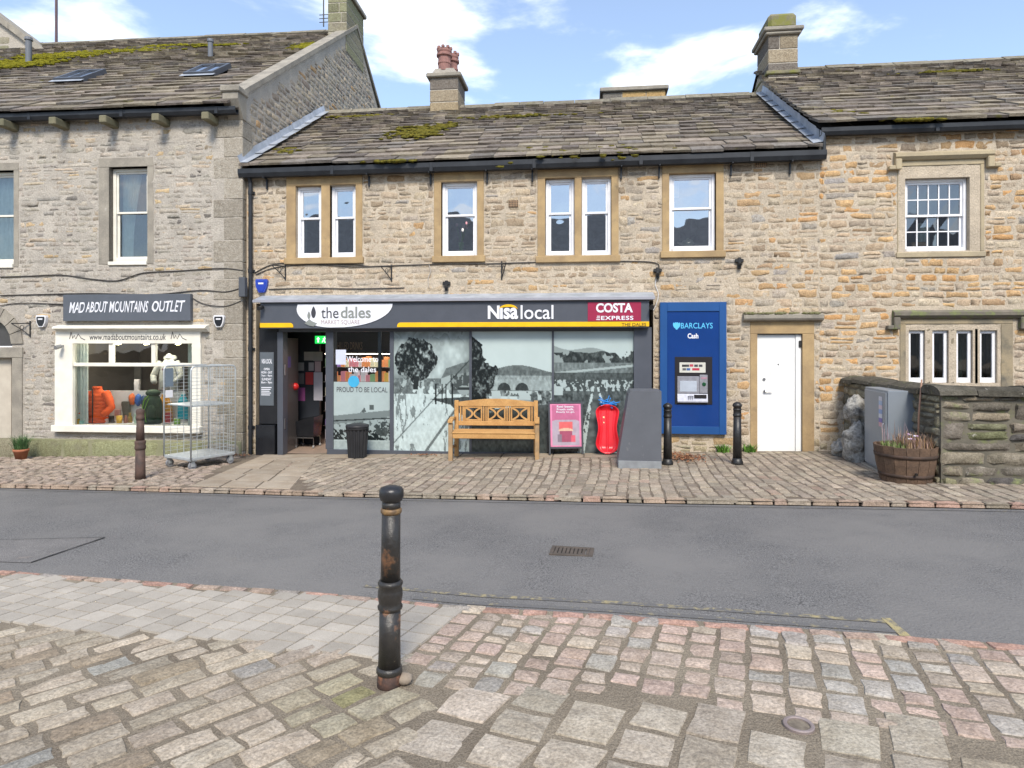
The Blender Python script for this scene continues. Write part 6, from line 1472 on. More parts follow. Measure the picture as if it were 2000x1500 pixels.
for i, (pl, pt, c_) in enumerate(((1332, 712, (.03, .03, .03)), (1339, 712, (.05, .05, .05)), (1347, 711.5, (.45, .05, .08)), (1356, 712, (.05, .05, .06)), (1365, 712, (.05, .05, .06)), (1333, 719, (.1, .1, .1)), (1341, 719, (.05, .12, .3)), (1352, 719, (.40, .03, .06)))):
    q = rect(FM, pl, pt, pl + (7 if i != 7 else 14), pt + 4.5, .087); MB(FM.M).box(q[0], q[1], -.088, -.085, q[2], q[3]).build('card_symbol', plain('card_symbol_%d' % i, c_), CM)
M_al = mat('brushed_metal', (.42, .42, .46), (.34, .34, .38), rough=.35, metal=.6, vs=20, bump=.05)
a = rect(FM, 1323, 735, 1366, 768, .08); MB(FM.M).box(a[0], a[1], -.088, -.07, a[2], a[3], .004).build('screen_bezel', M_al, CM)
a = rect(FM, 1328, 744, 1361, 765, .09); MB(FM.M).box(a[0], a[1], -.092, -.086, a[2], a[3], .002).build('screen', plain('screen_grey', (.40, .44, .50), .15), CM)
a = rect(FM, 1366.5, 732, 1382, 768, .08); MB(FM.M).box(a[0], a[1], -.092, -.07, a[2], a[3], .004).build('card_reader', M_al, CM)
x, z = FM.x(1375, .09), FM.z(1375, 750.5, .09); b = MB(FM.M); b.cyl((x, -.092, z), (x, -.104, z), .035, .028, n=16); b.build('card_slot', plain('slot_green', (.01, .07, .03), .3), CM)
MB(FM.M).box(x - .05, x + .05, -.095, -.091, z + .09, z + .12).build('reader_label', plain('reader_label', (.35, .2, .25)), CM)
a = rect(FM, 1323, 769, 1382, 786, .08); b = MB(FM.M); b.prism([(-.076, a[2]), (-.115, a[2]), (-.115, a[2] + .02), (-.085, a[3]), (-.076, a[3])], a[0], a[1], axis='x'); b.build('shelf', M_al, CM)
for i in range(4):
    for k in range(3):
        xx = FM.x(1346, .1) + k * .032 - .02; zz = a[2] + .035 + i * .022; MB(FM.M).box(xx, xx + .024, -.112, -.095, zz, zz + .016, .003).build('key', M_al, CM)
q = rect(FM, 1356, 771, 1380, 778, .11); MB(FM.M).box(q[0], q[1], -.116, -.09, q[2], q[3], .003).build('cash_slot', plain('machine_black', (.02, .018, .020), .35), CM)
# ------------------------------------------------------------------ roll cage
CC = ong(391, 908); T = at(Vector((CC.x, CC.y, gz(CC.x, CC.y))), R(-24)); RC = thing('roll_cage', CC, 'empty galvanised wire roll cage on castors beside the clothing shop', 'trolley')
M_galv = mat('galvanised_steel', (.52, .55, .56), (.42, .45, .46), rough=.38, metal=.45, vs=14, bump=.08)
hx, hy, z0, z1 = .36, .40, .17, 1.64
MB(T).box(-hx, hx, -hy, hy, z0 - .02, z0 + .025, .006).build('base_plate', M_galv, RC)
b = MB(T); zs2 = 1.0; v = [(-hx, -hy * .0, zs2), (hx, -hy * .0, zs2), (hx, hy, zs2), (-hx, hy, zs2)]; b.box(-hx + .01, hx - .01, -hy + .05, hy - .05, zs2, zs2 + .025, .006); b.build('shelf', M_galv, RC)
def uframe(x0, x1, y, ax, nm='side_frame'):
    r = .07; P = [(x0, z0)] + [(x0, z1 - r)] + [(x0 + r * (1 - math.cos(t)), z1 - r + r * math.sin(t)) for t in (R(30), R(60), R(90))] + [(x1 - r * (1 - math.cos(t)), z1 - r + r * math.sin(t)) for t in (R(90), R(60), R(30))] + [(x1, z1 - r), (x1, z0)]
    b = MB(T); b.tube([(p, y, z) if ax == 'x' else (y, p, z) for p, z in P], .0125, n=8); b.build(nm, M_galv, RC, smooth=True)
    b = MB(T); z = z0 + .08
    while z < z1 - .03: b.cyl((x0, y, z) if ax == 'x' else (y, x0, z), (x1, y, z) if ax == 'x' else (y, x1, z), .0032, n=4, cap=False); z += .058
    n = 7
    for i in range(1, n): q = x0 + (x1 - x0) * i / n; b.cyl((q, y, z0) if ax == 'x' else (y, q, z0), (q, y, z1) if ax == 'x' else (y, q, z1), .0032 if i != n // 2 else .006, n=4, cap=False)
    b.build('wire_mesh', M_galv, RC, kind='stuff')
uframe(-hy, hy, -hx, 'y'); uframe(-hy, hy, hx, 'y'); uframe(-hx, hx, hy, 'x', 'back_frame')
MB(T).box(-hx - .016, -hx + .006, -hy + .02, -hy + .16, 1.30, 1.60, .004).build('label_plate', plain('plate_blue_grey', (.14, .18, .22), .4), RC)
MB(T).box(-hx - .018, -hx + .004, -hy + .03, -hy + .15, 1.12, 1.24, .002).build('paper_label', plain('paper_white', (.65, .64, .66)), RC)
for (x, y) in ((-hx + .06, -hy + .06), (hx - .06, -hy + .06), (-hx + .06, hy - .06), (hx - .06, hy - .06)):
    b = MB(T); b.cyl((x - .018, y, .062), (x + .018, y, .062), .062, n=18); cz = b.build('castor', plain('castor_grey_rubber', (.22, .22, .23), .6), RC)
    b = MB(T); b.box(x - .03, x - .022, y - .03, y + .03, .05, z0 - .02, .003); b.box(x + .022, x + .03, y - .03, y + .03, .05, z0 - .02, .003); b.box(x - .05, x + .05, y - .05, y + .05, z0 - .032, z0 - .0205, .003); b.build('castor_fork', M_galv, cz)
# ------------------------------------------------------------------ cabinet, barrel, boulders, cane
C0, C1 = ong(1734, 926), ong(1690, 907); dv = (C1 - C0); wl = dv.length; dv = Vector((dv.x, dv.y, 0)).normalized(); dr_ = Vector((-dv.y, dv.x, 0)); dr_ = dr_ if dr_.x > 0 else -dr_
def pxof(p): q = p - CAM; return CX + FPX * q.dot(RT) / q.dot(FW)
wr_ = .1
while pxof(C0 + dr_ * wr_) < 1808 and wr_ < .9: wr_ += .02
T = Matrix(((dr_.x, dv.x, 0, C0.x), (dr_.y, dv.y, 0, C0.y), (0, 0, 1, gz(C0.x, C0.y)), (0, 0, 0, 1)))
MCB = thing('metal_cabinet', (C0.x, C0.y, gz(C0.x, C0.y)), 'grey metal cupboard with a poster strip on its door, turned cornerwise by the boulders', 'cabinet')
M_cab = mat('cupboard_grey', (.20, .225, .255), (.18, .205, .23), rough=.42, vs=2.5, bump=.04, spec=.45)
HC = 1.10; MB(T).box(0, wr_, .0, wl, .0, HC, .006).build('cupboard_body', M_cab, MCB)
MB(T).box(-.02, -.002, .02, wl - .03, .03, HC - .03, .005).build('cupboard_door', M_cab, MCB)
b = MB(T); b.tube([(-.02, .06, .56), (-.045, .06, .58), (-.045, .06, .65), (-.02, .06, .67)], .007); b.build('handle', M_al, MCB)
cols = [(.55, .55, .60), (.35, .45, .62), (.62, .50, .55), (.25, .35, .6), (.6, .62, .68), (.18, .14, .42), (.55, .30, .35)]
for i in range(7): MB(T).box(-.0235, -.0205, .14, .26, HC - .09 - (i + 1) * .058, HC - .09 - i * .058 - .002).build('poster_strip', plain('strip_%d' % i, cols[i]), MCB)
MB(T).box(-.05, wr_ + .03, -.04, wl + .04, -.05, .0, .01).build('base_slab', M_dress_g, MCB)
bc = ong(1800, 946); bc = bc + Vector((FW.x, FW.y, 0)) * .32; bz = gz(bc.x, bc.y); T = at(Vector((bc.x, bc.y, bz)))
BR = thing('barrel_planter', (bc.x, bc.y, bz), 'half-barrel wooden planter with faded heather in front of the grey cupboard', 'planter')
M_stave = mat('old_barrel_oak', (.135, .085, .055), (.085, .056, .04), rough=.8, vs=6, bump=.4, bs=24, fine=.3)
n = 16; r0, r1, Hb = .285, .36, .44
for k in range(n):
    t0, t1 = 2 * math.pi * k / n + .008, 2 * math.pi * (k + 1) / n - .008; v = []
    for (r, z) in ((r0, -.01), ((r0 + r1) / 2 + .012, Hb * .5), (r1, Hb)):
        for t in (t0, t1):
            for rr in (r, r - .03): v.append((rr * math.cos(t), rr * math.sin(t), z + (.004 * math.sin(k * 2.3) if z > .4 else 0)))
    b = MB(T); f = []
    for l in range(2): o = l * 4; f += [(o, o + 2, o + 6, o + 4), (o + 1, o + 5, o + 7, o + 3), (o, o + 4, o + 5, o + 1), (o + 2, o + 3, o + 7, o + 6)]
    b.add(v, f + [(8, 10, 11, 9), (0, 1, 3, 2)]); b.build('stave', M_stave, BR)
for (z, r) in ((.06, .298), (.30, .345)): b = MB(T); b.lathe([(r - .004, z), (r + .006, z), (r + .012, z + .045), (r + .002, z + .045)], n=32); b.build('hoop', mat('rusty_hoop', (.085, .055, .042), (.05, .038, .032), rough=.7, metal=.4, vs=12), BR, smooth=True)
b = MB(T); b.cyl((-.03, -.325, .13), (-.03, -.345, .13), .016, n=10); b.build('bung_hole', plain('hole_dark', (.01, .008, .007), .9), BR)
b = MB(T); b.lathe([(.001, .40), (.20, .405), (.335, .395)], n=24); b.build('soil', M_soil, BR)
def blades(b, cx, cy, cz, n, rad, h, cols, rnd, w_=.006, lean=.5):
    for _ in range(n):
        a = rnd.random() * 6.28; r = rad * math.sqrt(rnd.random()); x, y = cx + r * math.cos(a), cy + r * math.sin(a); hh = h * rnd.uniform(.45, 1.1); t = rnd.random() * 6.28; l = lean * hh * rnd.random(); d = Vector((math.cos(t), math.sin(t), 0)); s = Vector((-d.y, d.x, 0)) * w_; c = rnd.choice(cols)
        p0, p1, p2 = Vector((x, y, cz)), Vector((x, y, cz + hh * .6)) + d * l * .4, Vector((x, y, cz + hh)) + d * l
        b.add([p0 - s, p0 + s, p1 + s * .8, p1 - s * .8, p2], [(0, 1, 2, 3), (3, 2, 4)], c)
rn = random.Random(31)
M_leafm = attr_mat('leafage', .8, .15)
b = MB(T); blades(b, -.16, -.05, .40, 160, .15, .10, [(.12, .17, .05), (.18, .22, .08), (.22, .22, .12)], rn, .008); b.build('green_leaves', M_leafm, BR, kind='stuff')
b = MB(T); blades(b, .08, -.02, .40, 300, .22, .21, [(.30, .19, .10), (.36, .25, .15), (.22, .13, .08), (.30, .2, .17)], rn, .004, .8); blades(b, -.05, .05, .40, 30, .2, .32, [(.25, .2, .18), (.30, .22, .24)], rn, .005, .3)
for _ in range(9): a, r = rn.random() * 6.28, .08 * rn.random(); b.blob(.04 + r * math.cos(a), -.08 + r * math.sin(a), .50 + rn.random() * .08, .016, .016, .012, 6, 4, c=rn.choice([(.6, .55, .62), (.45, .3, .42), (.65, .6, .6)]))
b.build('dry_heather', M_leafm, BR, kind='stuff')
pc_ = ong(1806, 940); b = MB(); e = Vector((xg0 - .06, yG + .6, 0)); b.tube([(bc.x + .20, bc.y + .12, bz + .38), (bc.x + .225, bc.y + .15, bz + .8), (bc.x + .27, bc.y + .17, bz + 1.25)], [.013, .012, .010], n=8)
tag(b.build('wooden_cane', mat('cane_wood', (.33, .20, .14), (.24, .14, .10), rough=.7, vs=10), smooth=True), 'thin bare wooden cane standing up out of the half-barrel planter', 'cane')
def rock(b, cx, cy, cz, rx, ry, rz, sd):
    n, m = 30, 22; v = []
    for i in range(m + 1):
        ph = math.pi * i / m
        for k in range(n):
            t = 2 * math.pi * k / n; d = Vector((math.sin(ph) * math.cos(t), math.sin(ph) * math.sin(t), math.cos(ph))); o = Vector((sd, sd * 1.7, -sd))
            q = 1 + .42 * noise.noise(d * 1.4 + o) + .22 * noise.noise(d * 3.5 + o) - .22 * abs(noise.noise(d * 6 + o)) + .08 * noise.noise(d * 13 + o)
            v.append((cx + d.x * rx * q, cy + d.y * ry * q, cz + d.z * rz * q))
    b.add(v, [(i * n + k, (i + 1) * n + k, (i + 1) * n + (k + 1) % n, i * n + (k + 1) % n) for i in range(m) for k in range(n)])
M_bould = mat('pitted_limestone', (.40, .385, .35), (.26, .25, .23), rough=.95, vs=9, bump=1.0, bs=14, fine=.4, dist=.04, dark=((.08, .075, .07), 5, .58, .7), moss=((.42, .41, .39), 8, .6, .7))
for (px, py, rx, rzz, lift, sd, lab) in ((1684, 904, .21, .34, .26, 2, 'large pitted grey boulder standing beside the grey cupboard'), (1684, 880, .16, .22, .74, 5, 'smaller pitted grey boulder perched on top of the large one'), (1652, 893, .12, .16, .10, 9, 'low mossy boulder tucked against the house wall by the white door')):
    q = ong(px, 902 if lift > .5 else py); b = MB(); yy = q.y + .2; rock(b, q.x, yy, gz(q.x, yy) + lift, rx, .20, rzz, sd); tag(b.build('boulder', M_bould, smooth=True), lab, 'boulder', 'rough limestone boulders')
# ------------------------------------------------------------------ weeds, fallen leaves, flower pot
for (px, lab) in ((1411, 'small green weed tuft at the wall foot below the cash machine'), (1464, 'small green weed tuft at the wall foot beside the white door')):
    x = FM.x(px, .06); b = MB(); blades(b, x, Y0 - .08, gz(x, Y0) - .01, 110, .10, .15, [(.10, .22, .03), (.14, .28, .05), (.08, .17, .03)], rn, .009, 1.0); tag(b.build('weed_tuft', M_leafm), lab, 'weed', 'weeds along the wall')
def litter(cx, cy, sx, sy, n, seed, nm='fallen_leaves'):
    r = random.Random(seed); b = MB()
    for _ in range(n):
        x, y = cx + r.gauss(0, sx), cy + r.gauss(0, sy); y = min(y, Y0 - .13); z = gz(x, y) + .018 + r.random() * .02; a = r.random() * 6.28; s = r.uniform(.015, .032); c = r.choice([(.20, .085, .045), (.26, .12, .06), (.15, .065, .04), (.30, .17, .09)])
        u = Vector((math.cos(a), math.sin(a), r.uniform(-.5, .5))) * s; v_ = Vector((-math.sin(a), math.cos(a), r.uniform(-.5, .5))) * s * .6; p = Vector((x, y, z)); b.add([p - u, p - v_, p + u, p + v_], [(0, 1, 2, 3)], c)
    o = b.build(nm, M_leafm, kind='stuff'); return o
q = ong(1342, 897); litter(q.x, q.y + .1, .16, .22, 420, 1); q = ong(1300, 893); litter(q.x + .1, q.y + .3, .1, .1, 80, 4); q = ong(828, 891); litter(q.x, q.y + .02, .13, .03, 60, 2); q = ong(450, 892); litter(q.x, q.y, .2, .06, 90, 3)
p = ong(41, 897); T = at(p); FP = thing('flower_pot', p, 'terracotta pot with a feathery green plant beside the arched doorway', 'flower pot')
b = MB(T); b.lathe([(.085, 0), (.115, .14), (.125, .145), (.13, .19), (.115, .19), (.105, .15)], n=20); b.build('pot', mat('terracotta', (.36, .13, .065), (.28, .11, .06), rough=.8, vs=10), FP, smooth=True)
b = MB(T); blades(b, 0, 0, .15, 320, .10, .30, [(.07, .14, .05), (.10, .18, .07), (.05, .10, .04)], rn, .005, .9); b.build('plant', M_leafm, FP, kind='stuff')
# ------------------------------------------------------------------ things fixed to the walls
def alarm(fr, px, py, col_, face, label, s=1.0):
    x, z = fr.x(px, .05), fr.z(px, py, .05); t = thing('alarm_box', fr.w(x, 0, z - .12), label, 'alarm box', 'burglar alarm boxes'); k = s
    P = [(-.10, .12), (.10, .12), (.115, .08), (.10, -.03), (.05, -.125), (-.05, -.125), (-.10, -.03), (-.115, .08)]
    b = MB(fr.M @ Matrix.Translation((x, 0, z))); b.prism([(a * k, c * k) for a, c in P], -.07, .0); b.build('housing', plain('alarm_' + col_, {'white': (.72, .72, .74), 'blue': (.03, .07, .42)}[col_], .35), t)
    b = MB(fr.M @ Matrix.Translation((x, 0, z))); b.prism([(a * k * .78, c * k * .78 - .004) for a, c in P], -.080, -.068); b.build('cover', plain('alarm_face_' + face, {'black': (.015, .017, .022), 'blue': (.02, .05, .36)}[face], .3), t)
    b = MB(fr.M @ Matrix.Translation((x, 0, z))); b.box(-.05 * k, .05 * k, -.083, -.0795, .025 * k, .055 * k); b.build('name_strip', plain('alarm_white', (.72, .72, .74), .35), t)
alarm(FL, 81, 627, 'white', 'black', 'white-edged black alarm box near the arched doorway', .9); alarm(FL, 428, 627, 'white', 'black', 'white-edged black alarm box beside the corner quoins', .9); alarm(FM, 511, 558, 'blue', 'blue', 'blue alarm box above the end of the convenience shop fascia')
def bracket(fr, px, py, w_, h_, label, flip=1):
    x, z = fr.x(px), fr.z(px, py); t = thing('iron_bracket', fr.w(x, 0, z - h_), label, 'bracket', 'wrought iron wall brackets'); T = fr.M @ Matrix.Translation((x, 0, z))
    b = MB(T); b.box(-.012, .012, -.02, .0, -h_, .05); b.build('back_bar', M_iron, t)
    b = MB(T); b.tube([(0, -.01, 0), (-flip * w_, -.18, .0)], .010, n=6); b.tube([(0, -.01, -h_ * .9), (-flip * w_ * .5, -.07, -h_ * .45), (-flip * w_ * .95, -.17, -.01)], .009, n=6); b.build('arm', M_iron, t)
    b = MB(T); b.tube([(-flip * w_ * (.45 + .16 * math.cos(k * .7)), -.08, -h_ * .28 + h_ * .16 * math.sin(k * .7)) for k in range(10)], .006, n=5); b.build('scroll', M_iron, t)
bracket(FM, 558, 520, .18, .26, 'scrolled iron bracket on the wall below the twin sash window nearest the downpipe'); bracket(FM, 765, 522, .15, .26, 'scrolled iron bracket above the shop name board'); bracket(FM, 980, 516, .10, .28, 'scrolled iron bracket above the fascia lettering local', -1); bracket(FL, 60, 632, .24, .26, 'iron sign bracket beside the arch of the end doorway')
def cable(fr, pts, r, label, off=.02, m=M_iron):
    P = [Vector((fr.x(px, off), -off, fr.z(px, py, off))) for px, py in pts]; Q = []
    for i in range(len(P) - 1):
        a, b_, c, d = P[max(i - 1, 0)], P[i], P[i + 1], P[min(i + 2, len(P) - 1)]
        for s in range(5): t = s / 5; Q.append(.5 * ((2 * b_) + (c - a) * t + (2 * a - 5 * b_ + 4 * c - d) * t * t + (3 * b_ - a - 3 * c + d) * t ** 3))
    Q.append(P[-1]); b = MB(fr.M); b.tube(Q, r, n=5); tag(b.build('cable', m), label, 'cable', 'cables strung along the walls')
M_wire = plain('dark_cable', (.05, .045, .04), .6); M_wl = plain('pale_cable', (.42, .38, .33), .6)
cable(FM, [(497, 533), (530, 517), (570, 514), (640, 518), (700, 521), (760, 519), (850, 516), (950, 515), (1050, 512), (1200, 510), (1280, 513), (1284, 530)], .009, 'dark cable sagging along the wall under the upstairs sills', m=M_wire)
cable(FM, [(500, 536), (540, 522), (620, 516), (690, 517), (720, 520)], .008, 'second dark cable running beside the first near the downpipe', m=M_wire)
cable(FM, [(525, 565), (600, 563), (700, 564), (790, 562)], .010, 'straight conduit just above the shop roof', m=M_wire)
cable(FM, [(838, 517), (841, 530), (836, 545), (838, 562)], .007, 'short pale cable dropping to the shop roof', m=M_wl); cable(FM, [(1283, 540), (1280, 556), (1286, 575), (1281, 596), (1276, 606)], .006, 'thin white cable looping down beside the fascia end', m=plain('white_cable', (.7, .7, .7)))
cable(FL, [(0, 541), (60, 539), (120, 537), (180, 545), (230, 548), (280, 533), (350, 529), (430, 524), (474, 528)], .010, 'dark cable drooping below the tall sash windows', m=M_wire)
cable(FL, [(0, 577), (80, 575), (180, 573), (300, 575), (390, 567), (440, 570), (472, 562)], .010, 'dark cable running just above the grey shop sign', m=M_wire); cable(FL, [(376, 582), (400, 594), (440, 598), (470, 588)], .008, 'loop of cable hanging at the end of the grey shop sign', m=M_wire); cable(FL, [(0, 597), (40, 592), (125, 594)], .008, 'short cable running into the grey sign from the arch side', m=M_wire)
x, z = FL.x(476, .05), FL.z(476, 562, .05); b = MB(FL.M); b.box(x - .07, x + .05, -.11, .0, z - .17, z + .19, .008); tag(b.build('junction_box', plain('junction_grey', (.075, .082, .095), .5)), 'dark grey junction box beside the black downpipe', 'junction box')
for fr, px, py, lab in ((FM, 513, 600, 'small black camera under the fascia end by the downpipe'), (FM, 1274, 598, 'small black camera at the fascia end near the cash machine'), (FL, 119, 676, 'small grey sensor lamp on the cream window frame')):
    o = .12 if fr is FL else .36; x, z = fr.x(px, o), fr.z(px, py, o); b = MB(fr.M); b.cyl((x, -o, z), (x - .02, -o - .11, z - .03), .035, .04, n=14); b.cyl((x, -o + .06, z + .01), (x, -o, z), .014, n=8); tag(b.build('security_camera', M_iron if fr is FM else plain('sensor_grey', (.22, .22, .22))), lab, 'camera', 'small cameras on the walls')
# ------------------------------------------------------------------ what stands on the upstairs sills and in the shop window
x, z = FM.x(902, -.28), SUR['b'][2] + .115; T = FM.M @ Matrix.Translation((x, .22, z)); VF = thing('flower_vase', FM.w(x, .26, z), 'green vase of pink and yellow tulips behind an upstairs pane', 'vase')
b = MB(T); b.lathe([(.045, 0), (.05, .01), (.04, .12), (.06, .27), (.055, .27), (.03, .12)], n=14); b.build('vase', plain('green_glass_vase', (.12, .42, .07), .2), VF, smooth=True)
b = MB(T); rn = random.Random(4)
for k in range(11):
    a, r = rn.random() * 6.28, rn.uniform(.05, .17); tip = Vector((r * math.cos(a), r * math.sin(a) * .5, rn.uniform(.42, .62))); b.tube([(0, 0, .2), tip * .55 + Vector((0, 0, .1)), tip], .006, n=5, c=(.12, .34, .06)); b.blob(tip.x, tip.y, tip.z + .02, .026, .026, .036, 7, 6, c=rn.choice([(.75, .68, .4), (.75, .35, .38), (.8, .75, .7)]))
b.build('tulips', M_leafm, VF, kind='stuff')
x, z = FM.x(1343, -.26), SUR['d'][2] + .115; T = FM.M @ Matrix.Translation((x, .25, z)); TP = thing('teapot', FM.w(x, .25, z), 'round cream teapot-shaped ornament on the upstairs sill nearest the white door', 'ornament')
b = MB(T); b.lathe([(.04, 0), (.04, .05), (.02, .06), (.06, .08), (.105, .13), (.11, .17), (.085, .215), (.03, .24), (.015, .26), (.001, .265)], n=18); b.build('body', plain('cream_china', (.66, .62, .5), .3), TP, smooth=True)
b = MB(T); b.tube([(-.09, 0, .15), (-.15, 0, .17), (-.185, 0, .19)], [.03, .02, .018], n=8); b.build('spout', plain('cream_china', (.66, .62, .5), .3), TP, smooth=True)
def garment(fr, px, pt, pb, d, hwid_, colr, name, label, cat, puff=0.0, sleeves=True, mat_=None, lower=.0):
    x = fr.x(px, -d); z0, z1 = fr.z(px, pb, -d), fr.z(px, pt, -d); H = z1 - z0; T = fr.M @ Matrix.Translation((x, d, z0)); t = thing(name, fr.w(x, d, z0), label, cat); m = mat_ or mat(name + '_cloth', colr, tuple(q * .82 for q in colr), rough=.6, vs=8, bump=.2, bs=18)
    prof = []; N = 40
    for k in range(N + 1):
        u = k / N; wv = hwid_ * (.86 + .14 * math.cos(u * 2.2)) if u < .78 else hwid_ * (.80 - (u - .78) / .22 * .46); wv *= 1 + puff * (abs(math.sin(u * 30)) - .5); prof.append((wv, H * u))
    b = MB(T); b.lathe(prof, n=26, sy=.52); b.build('torso', m, t, smooth=True)
    if sleeves:
        for s in (-1, 1):
            P = [(s * hwid_ * .70, 0, H * .86), (s * hwid_ * 1.10, -.02, H * .66), (s * hwid_ * 1.38, -.05, H * .44), (s * hwid_ * 1.12, -.13, H * .30), (s * hwid_ * .84, -.17, H * .24)]; Q = []
            for i in range(4):
                for k in range(5): Q.append(Vector(P[i]).lerp(Vector(P[i + 1]), k / 5))
            b = MB(T); b.tube(Q, [hwid_ * (.36 - .14 * i / 20) * (1 + puff * (abs(math.sin(i * 1.2)) - .5)) for i in range(20)], n=12); b.build('sleeve', m, t, smooth=True)
    b = MB(T); b.lathe([(hwid_ * .36, H * .96), (hwid_ * .40, H * 1.0), (hwid_ * .36, H * 1.03), (hwid_ * .30, H * 1.03), (hwid_ * .28, H * .98)], n=16, sy=.7); b.build('collar', m, t, smooth=True)
    return t, T, H
zfl = 830
jk, T, H = garment(FL, 190, 757, 826, .32, .235, (.80, .10, .012), 'padded_jacket', 'bright orange padded jacket displayed in the clothing shop window', 'jacket', puff=.12)
b = MB(T); b.box(-.008, .008, -.135, -.118, .02, H * .98); b.build('zip', M_iron, jk)
hd, T, H = garment(FL, 330, 699, 762, .75, .21, (.30, .30, .29), 'hooded_sweatshirt', 'pale grey hooded sweatshirt on a headless bust in the clothing shop window', 'sweatshirt', puff=.02)
b = MB(T); b.blob(0, .05, H * .99, .13, .09, .07, 16, 8, .25, 2, 3); b.build('hood', MATS['hooded_sweatshirt_cloth'], hd, smooth=True)
b = MB(T); b.box(-.07, .07, -.122, -.112, H * .62, H * .68, .003); b.build('chest_print', plain('plum_print', (.13, .05, .08)), hd)
b = MB(T); b.lathe([(.045, H * .95), (.045, H * 1.1), (.02, H * 1.14), (.001, H * 1.14)], n=14); b.build('bust_neck', plain('bust_white', (.5, .5, .48)), hd, smooth=True)
b = MB(T); b.prism([(-.10, H * .12), (.10, H * .12), (.075, H * .33), (-.075, H * .33)], -.125, -.10); b.build('front_pocket', MATS['hooded_sweatshirt_cloth'], hd)
garment(FL, 322, 772, 826, .55, .16, (.62, .27, .03), 'mustard_jacket', 'mustard yellow jacket behind the wire roll cage in the clothing shop window', 'jacket', sleeves=False); garment(FL, 358, 772, 818, .55, .12, (.02, .32, .42), 'teal_top', 'teal top hanging behind the wire roll cage in the clothing shop window', 'top', sleeves=False)
x, d = FL.x(297, -.3), .3; z0 = FL.z(297, 829, -d); T = FL.M @ Matrix.Translation((x, d, z0)); RS = thing('rucksack', FL.w(x, d, z0), 'dark green rucksack standing in the clothing shop window', 'rucksack')
M_rk = mat('green_pack_cloth', (.028, .062, .035), (.02, .045, .028), rough=.7, vs=9, bump=.2)
b = MB(T); b.lathe([(.13, 0), (.185, .03), (.195, .25), (.18, .45), (.14, .54), (.08, .56)], n=20, sy=.7); b.build('pack_body', M_rk, RS, smooth=True)
b = MB(T); b.blob(.02, 0, .60, .14, .11, .075, 16, 10); b.build('lid', M_rk, RS, smooth=True)
b = MB(T); b.blob(.07, -.12, .22, .09, .06, .17, 14, 10); b.build('front_pocket', M_rk, RS, smooth=True)
b = MB(T); b.tube([(-.1, -.12, .02), (-.13, -.12, .25), (-.08, -.12, .47), (.0, -.11, .56)], .007); b.tube([(-.02, -.15, .06), (-.06, -.14, .3), (.02, -.13, .5)], .005); b.build('lime_cords', plain('lime_cord', (.25, .55, .05)), RS)
rn = random.Random(77)
ITEMS = [(147, 818, 831, .12, (.75, .42, .02), 'toy_truck', 'small yellow toy truck in the corner of the shop window', 'toy'), (161, 821, 831, .12, (.30, .55, .50), 'mint_tin', 'little mint green tin beside the yellow toy', 'tin'), (208, 812, 830, .3, (.6, .5, .5), 'drinks_bottle', 'small pale bottle at the foot of the orange jacket', 'bottle'), (219, 812, 831, .35, (.06, .045, .04), 'walking_boot', 'dark brown walking boot at the front of the shop window', 'boot'), (233, 812, 831, .32, (.78, .45, .05), 'yellow_cup', 'orange and yellow enamel cup in the shop window', 'cup'), (246, 811, 830, .35, (.30, .12, .08), 'red_flask', 'dark red flask beside the yellow cup', 'flask'), (254, 806, 830, .4, (.35, .22, .05), 'brown_flask', 'brown flask at the centre of the shop window display', 'flask'), (247, 784, 822, .62, (.10, .105, .09), 'grey_gaiter', 'grey-green gaiter hanging on the white display board', 'gaiter'), (258, 769, 791, .66, (.72, .16, .04), 'orange_stuff_sack', 'orange stuff sack pinned on the white display board', 'bag'), (270, 769, 793, .64, (.03, .12, .42), 'blue_stuff_sack', 'blue stuff sack pinned on the white display board', 'bag'), (282, 772, 793, .66, (.02, .06, .18), 'navy_stuff_sack', 'navy stuff sack next to the green rucksack', 'bag'), (268, 808, 831, .3, (.55, .68, .55), 'green_box', 'pale green packet in front of the rucksack', 'packet'), (230, 800, 812, .6, (.62, .35, .35), 'pink_packet', 'small pink packet on the white display board', 'packet'), (268, 741, 764, .9, (.65, .6, .62), 'pale_carton', 'pale carton standing on top of the white display board', 'carton'), (329, 806, 826, .3, (.40, .04, .05), 'red_carton', 'dark red carton behind the wire roll cage', 'carton'), (346, 818, 831, .25, (.28, .5, .10), 'lime_packet', 'lime green packet behind the wire roll cage', 'packet')]
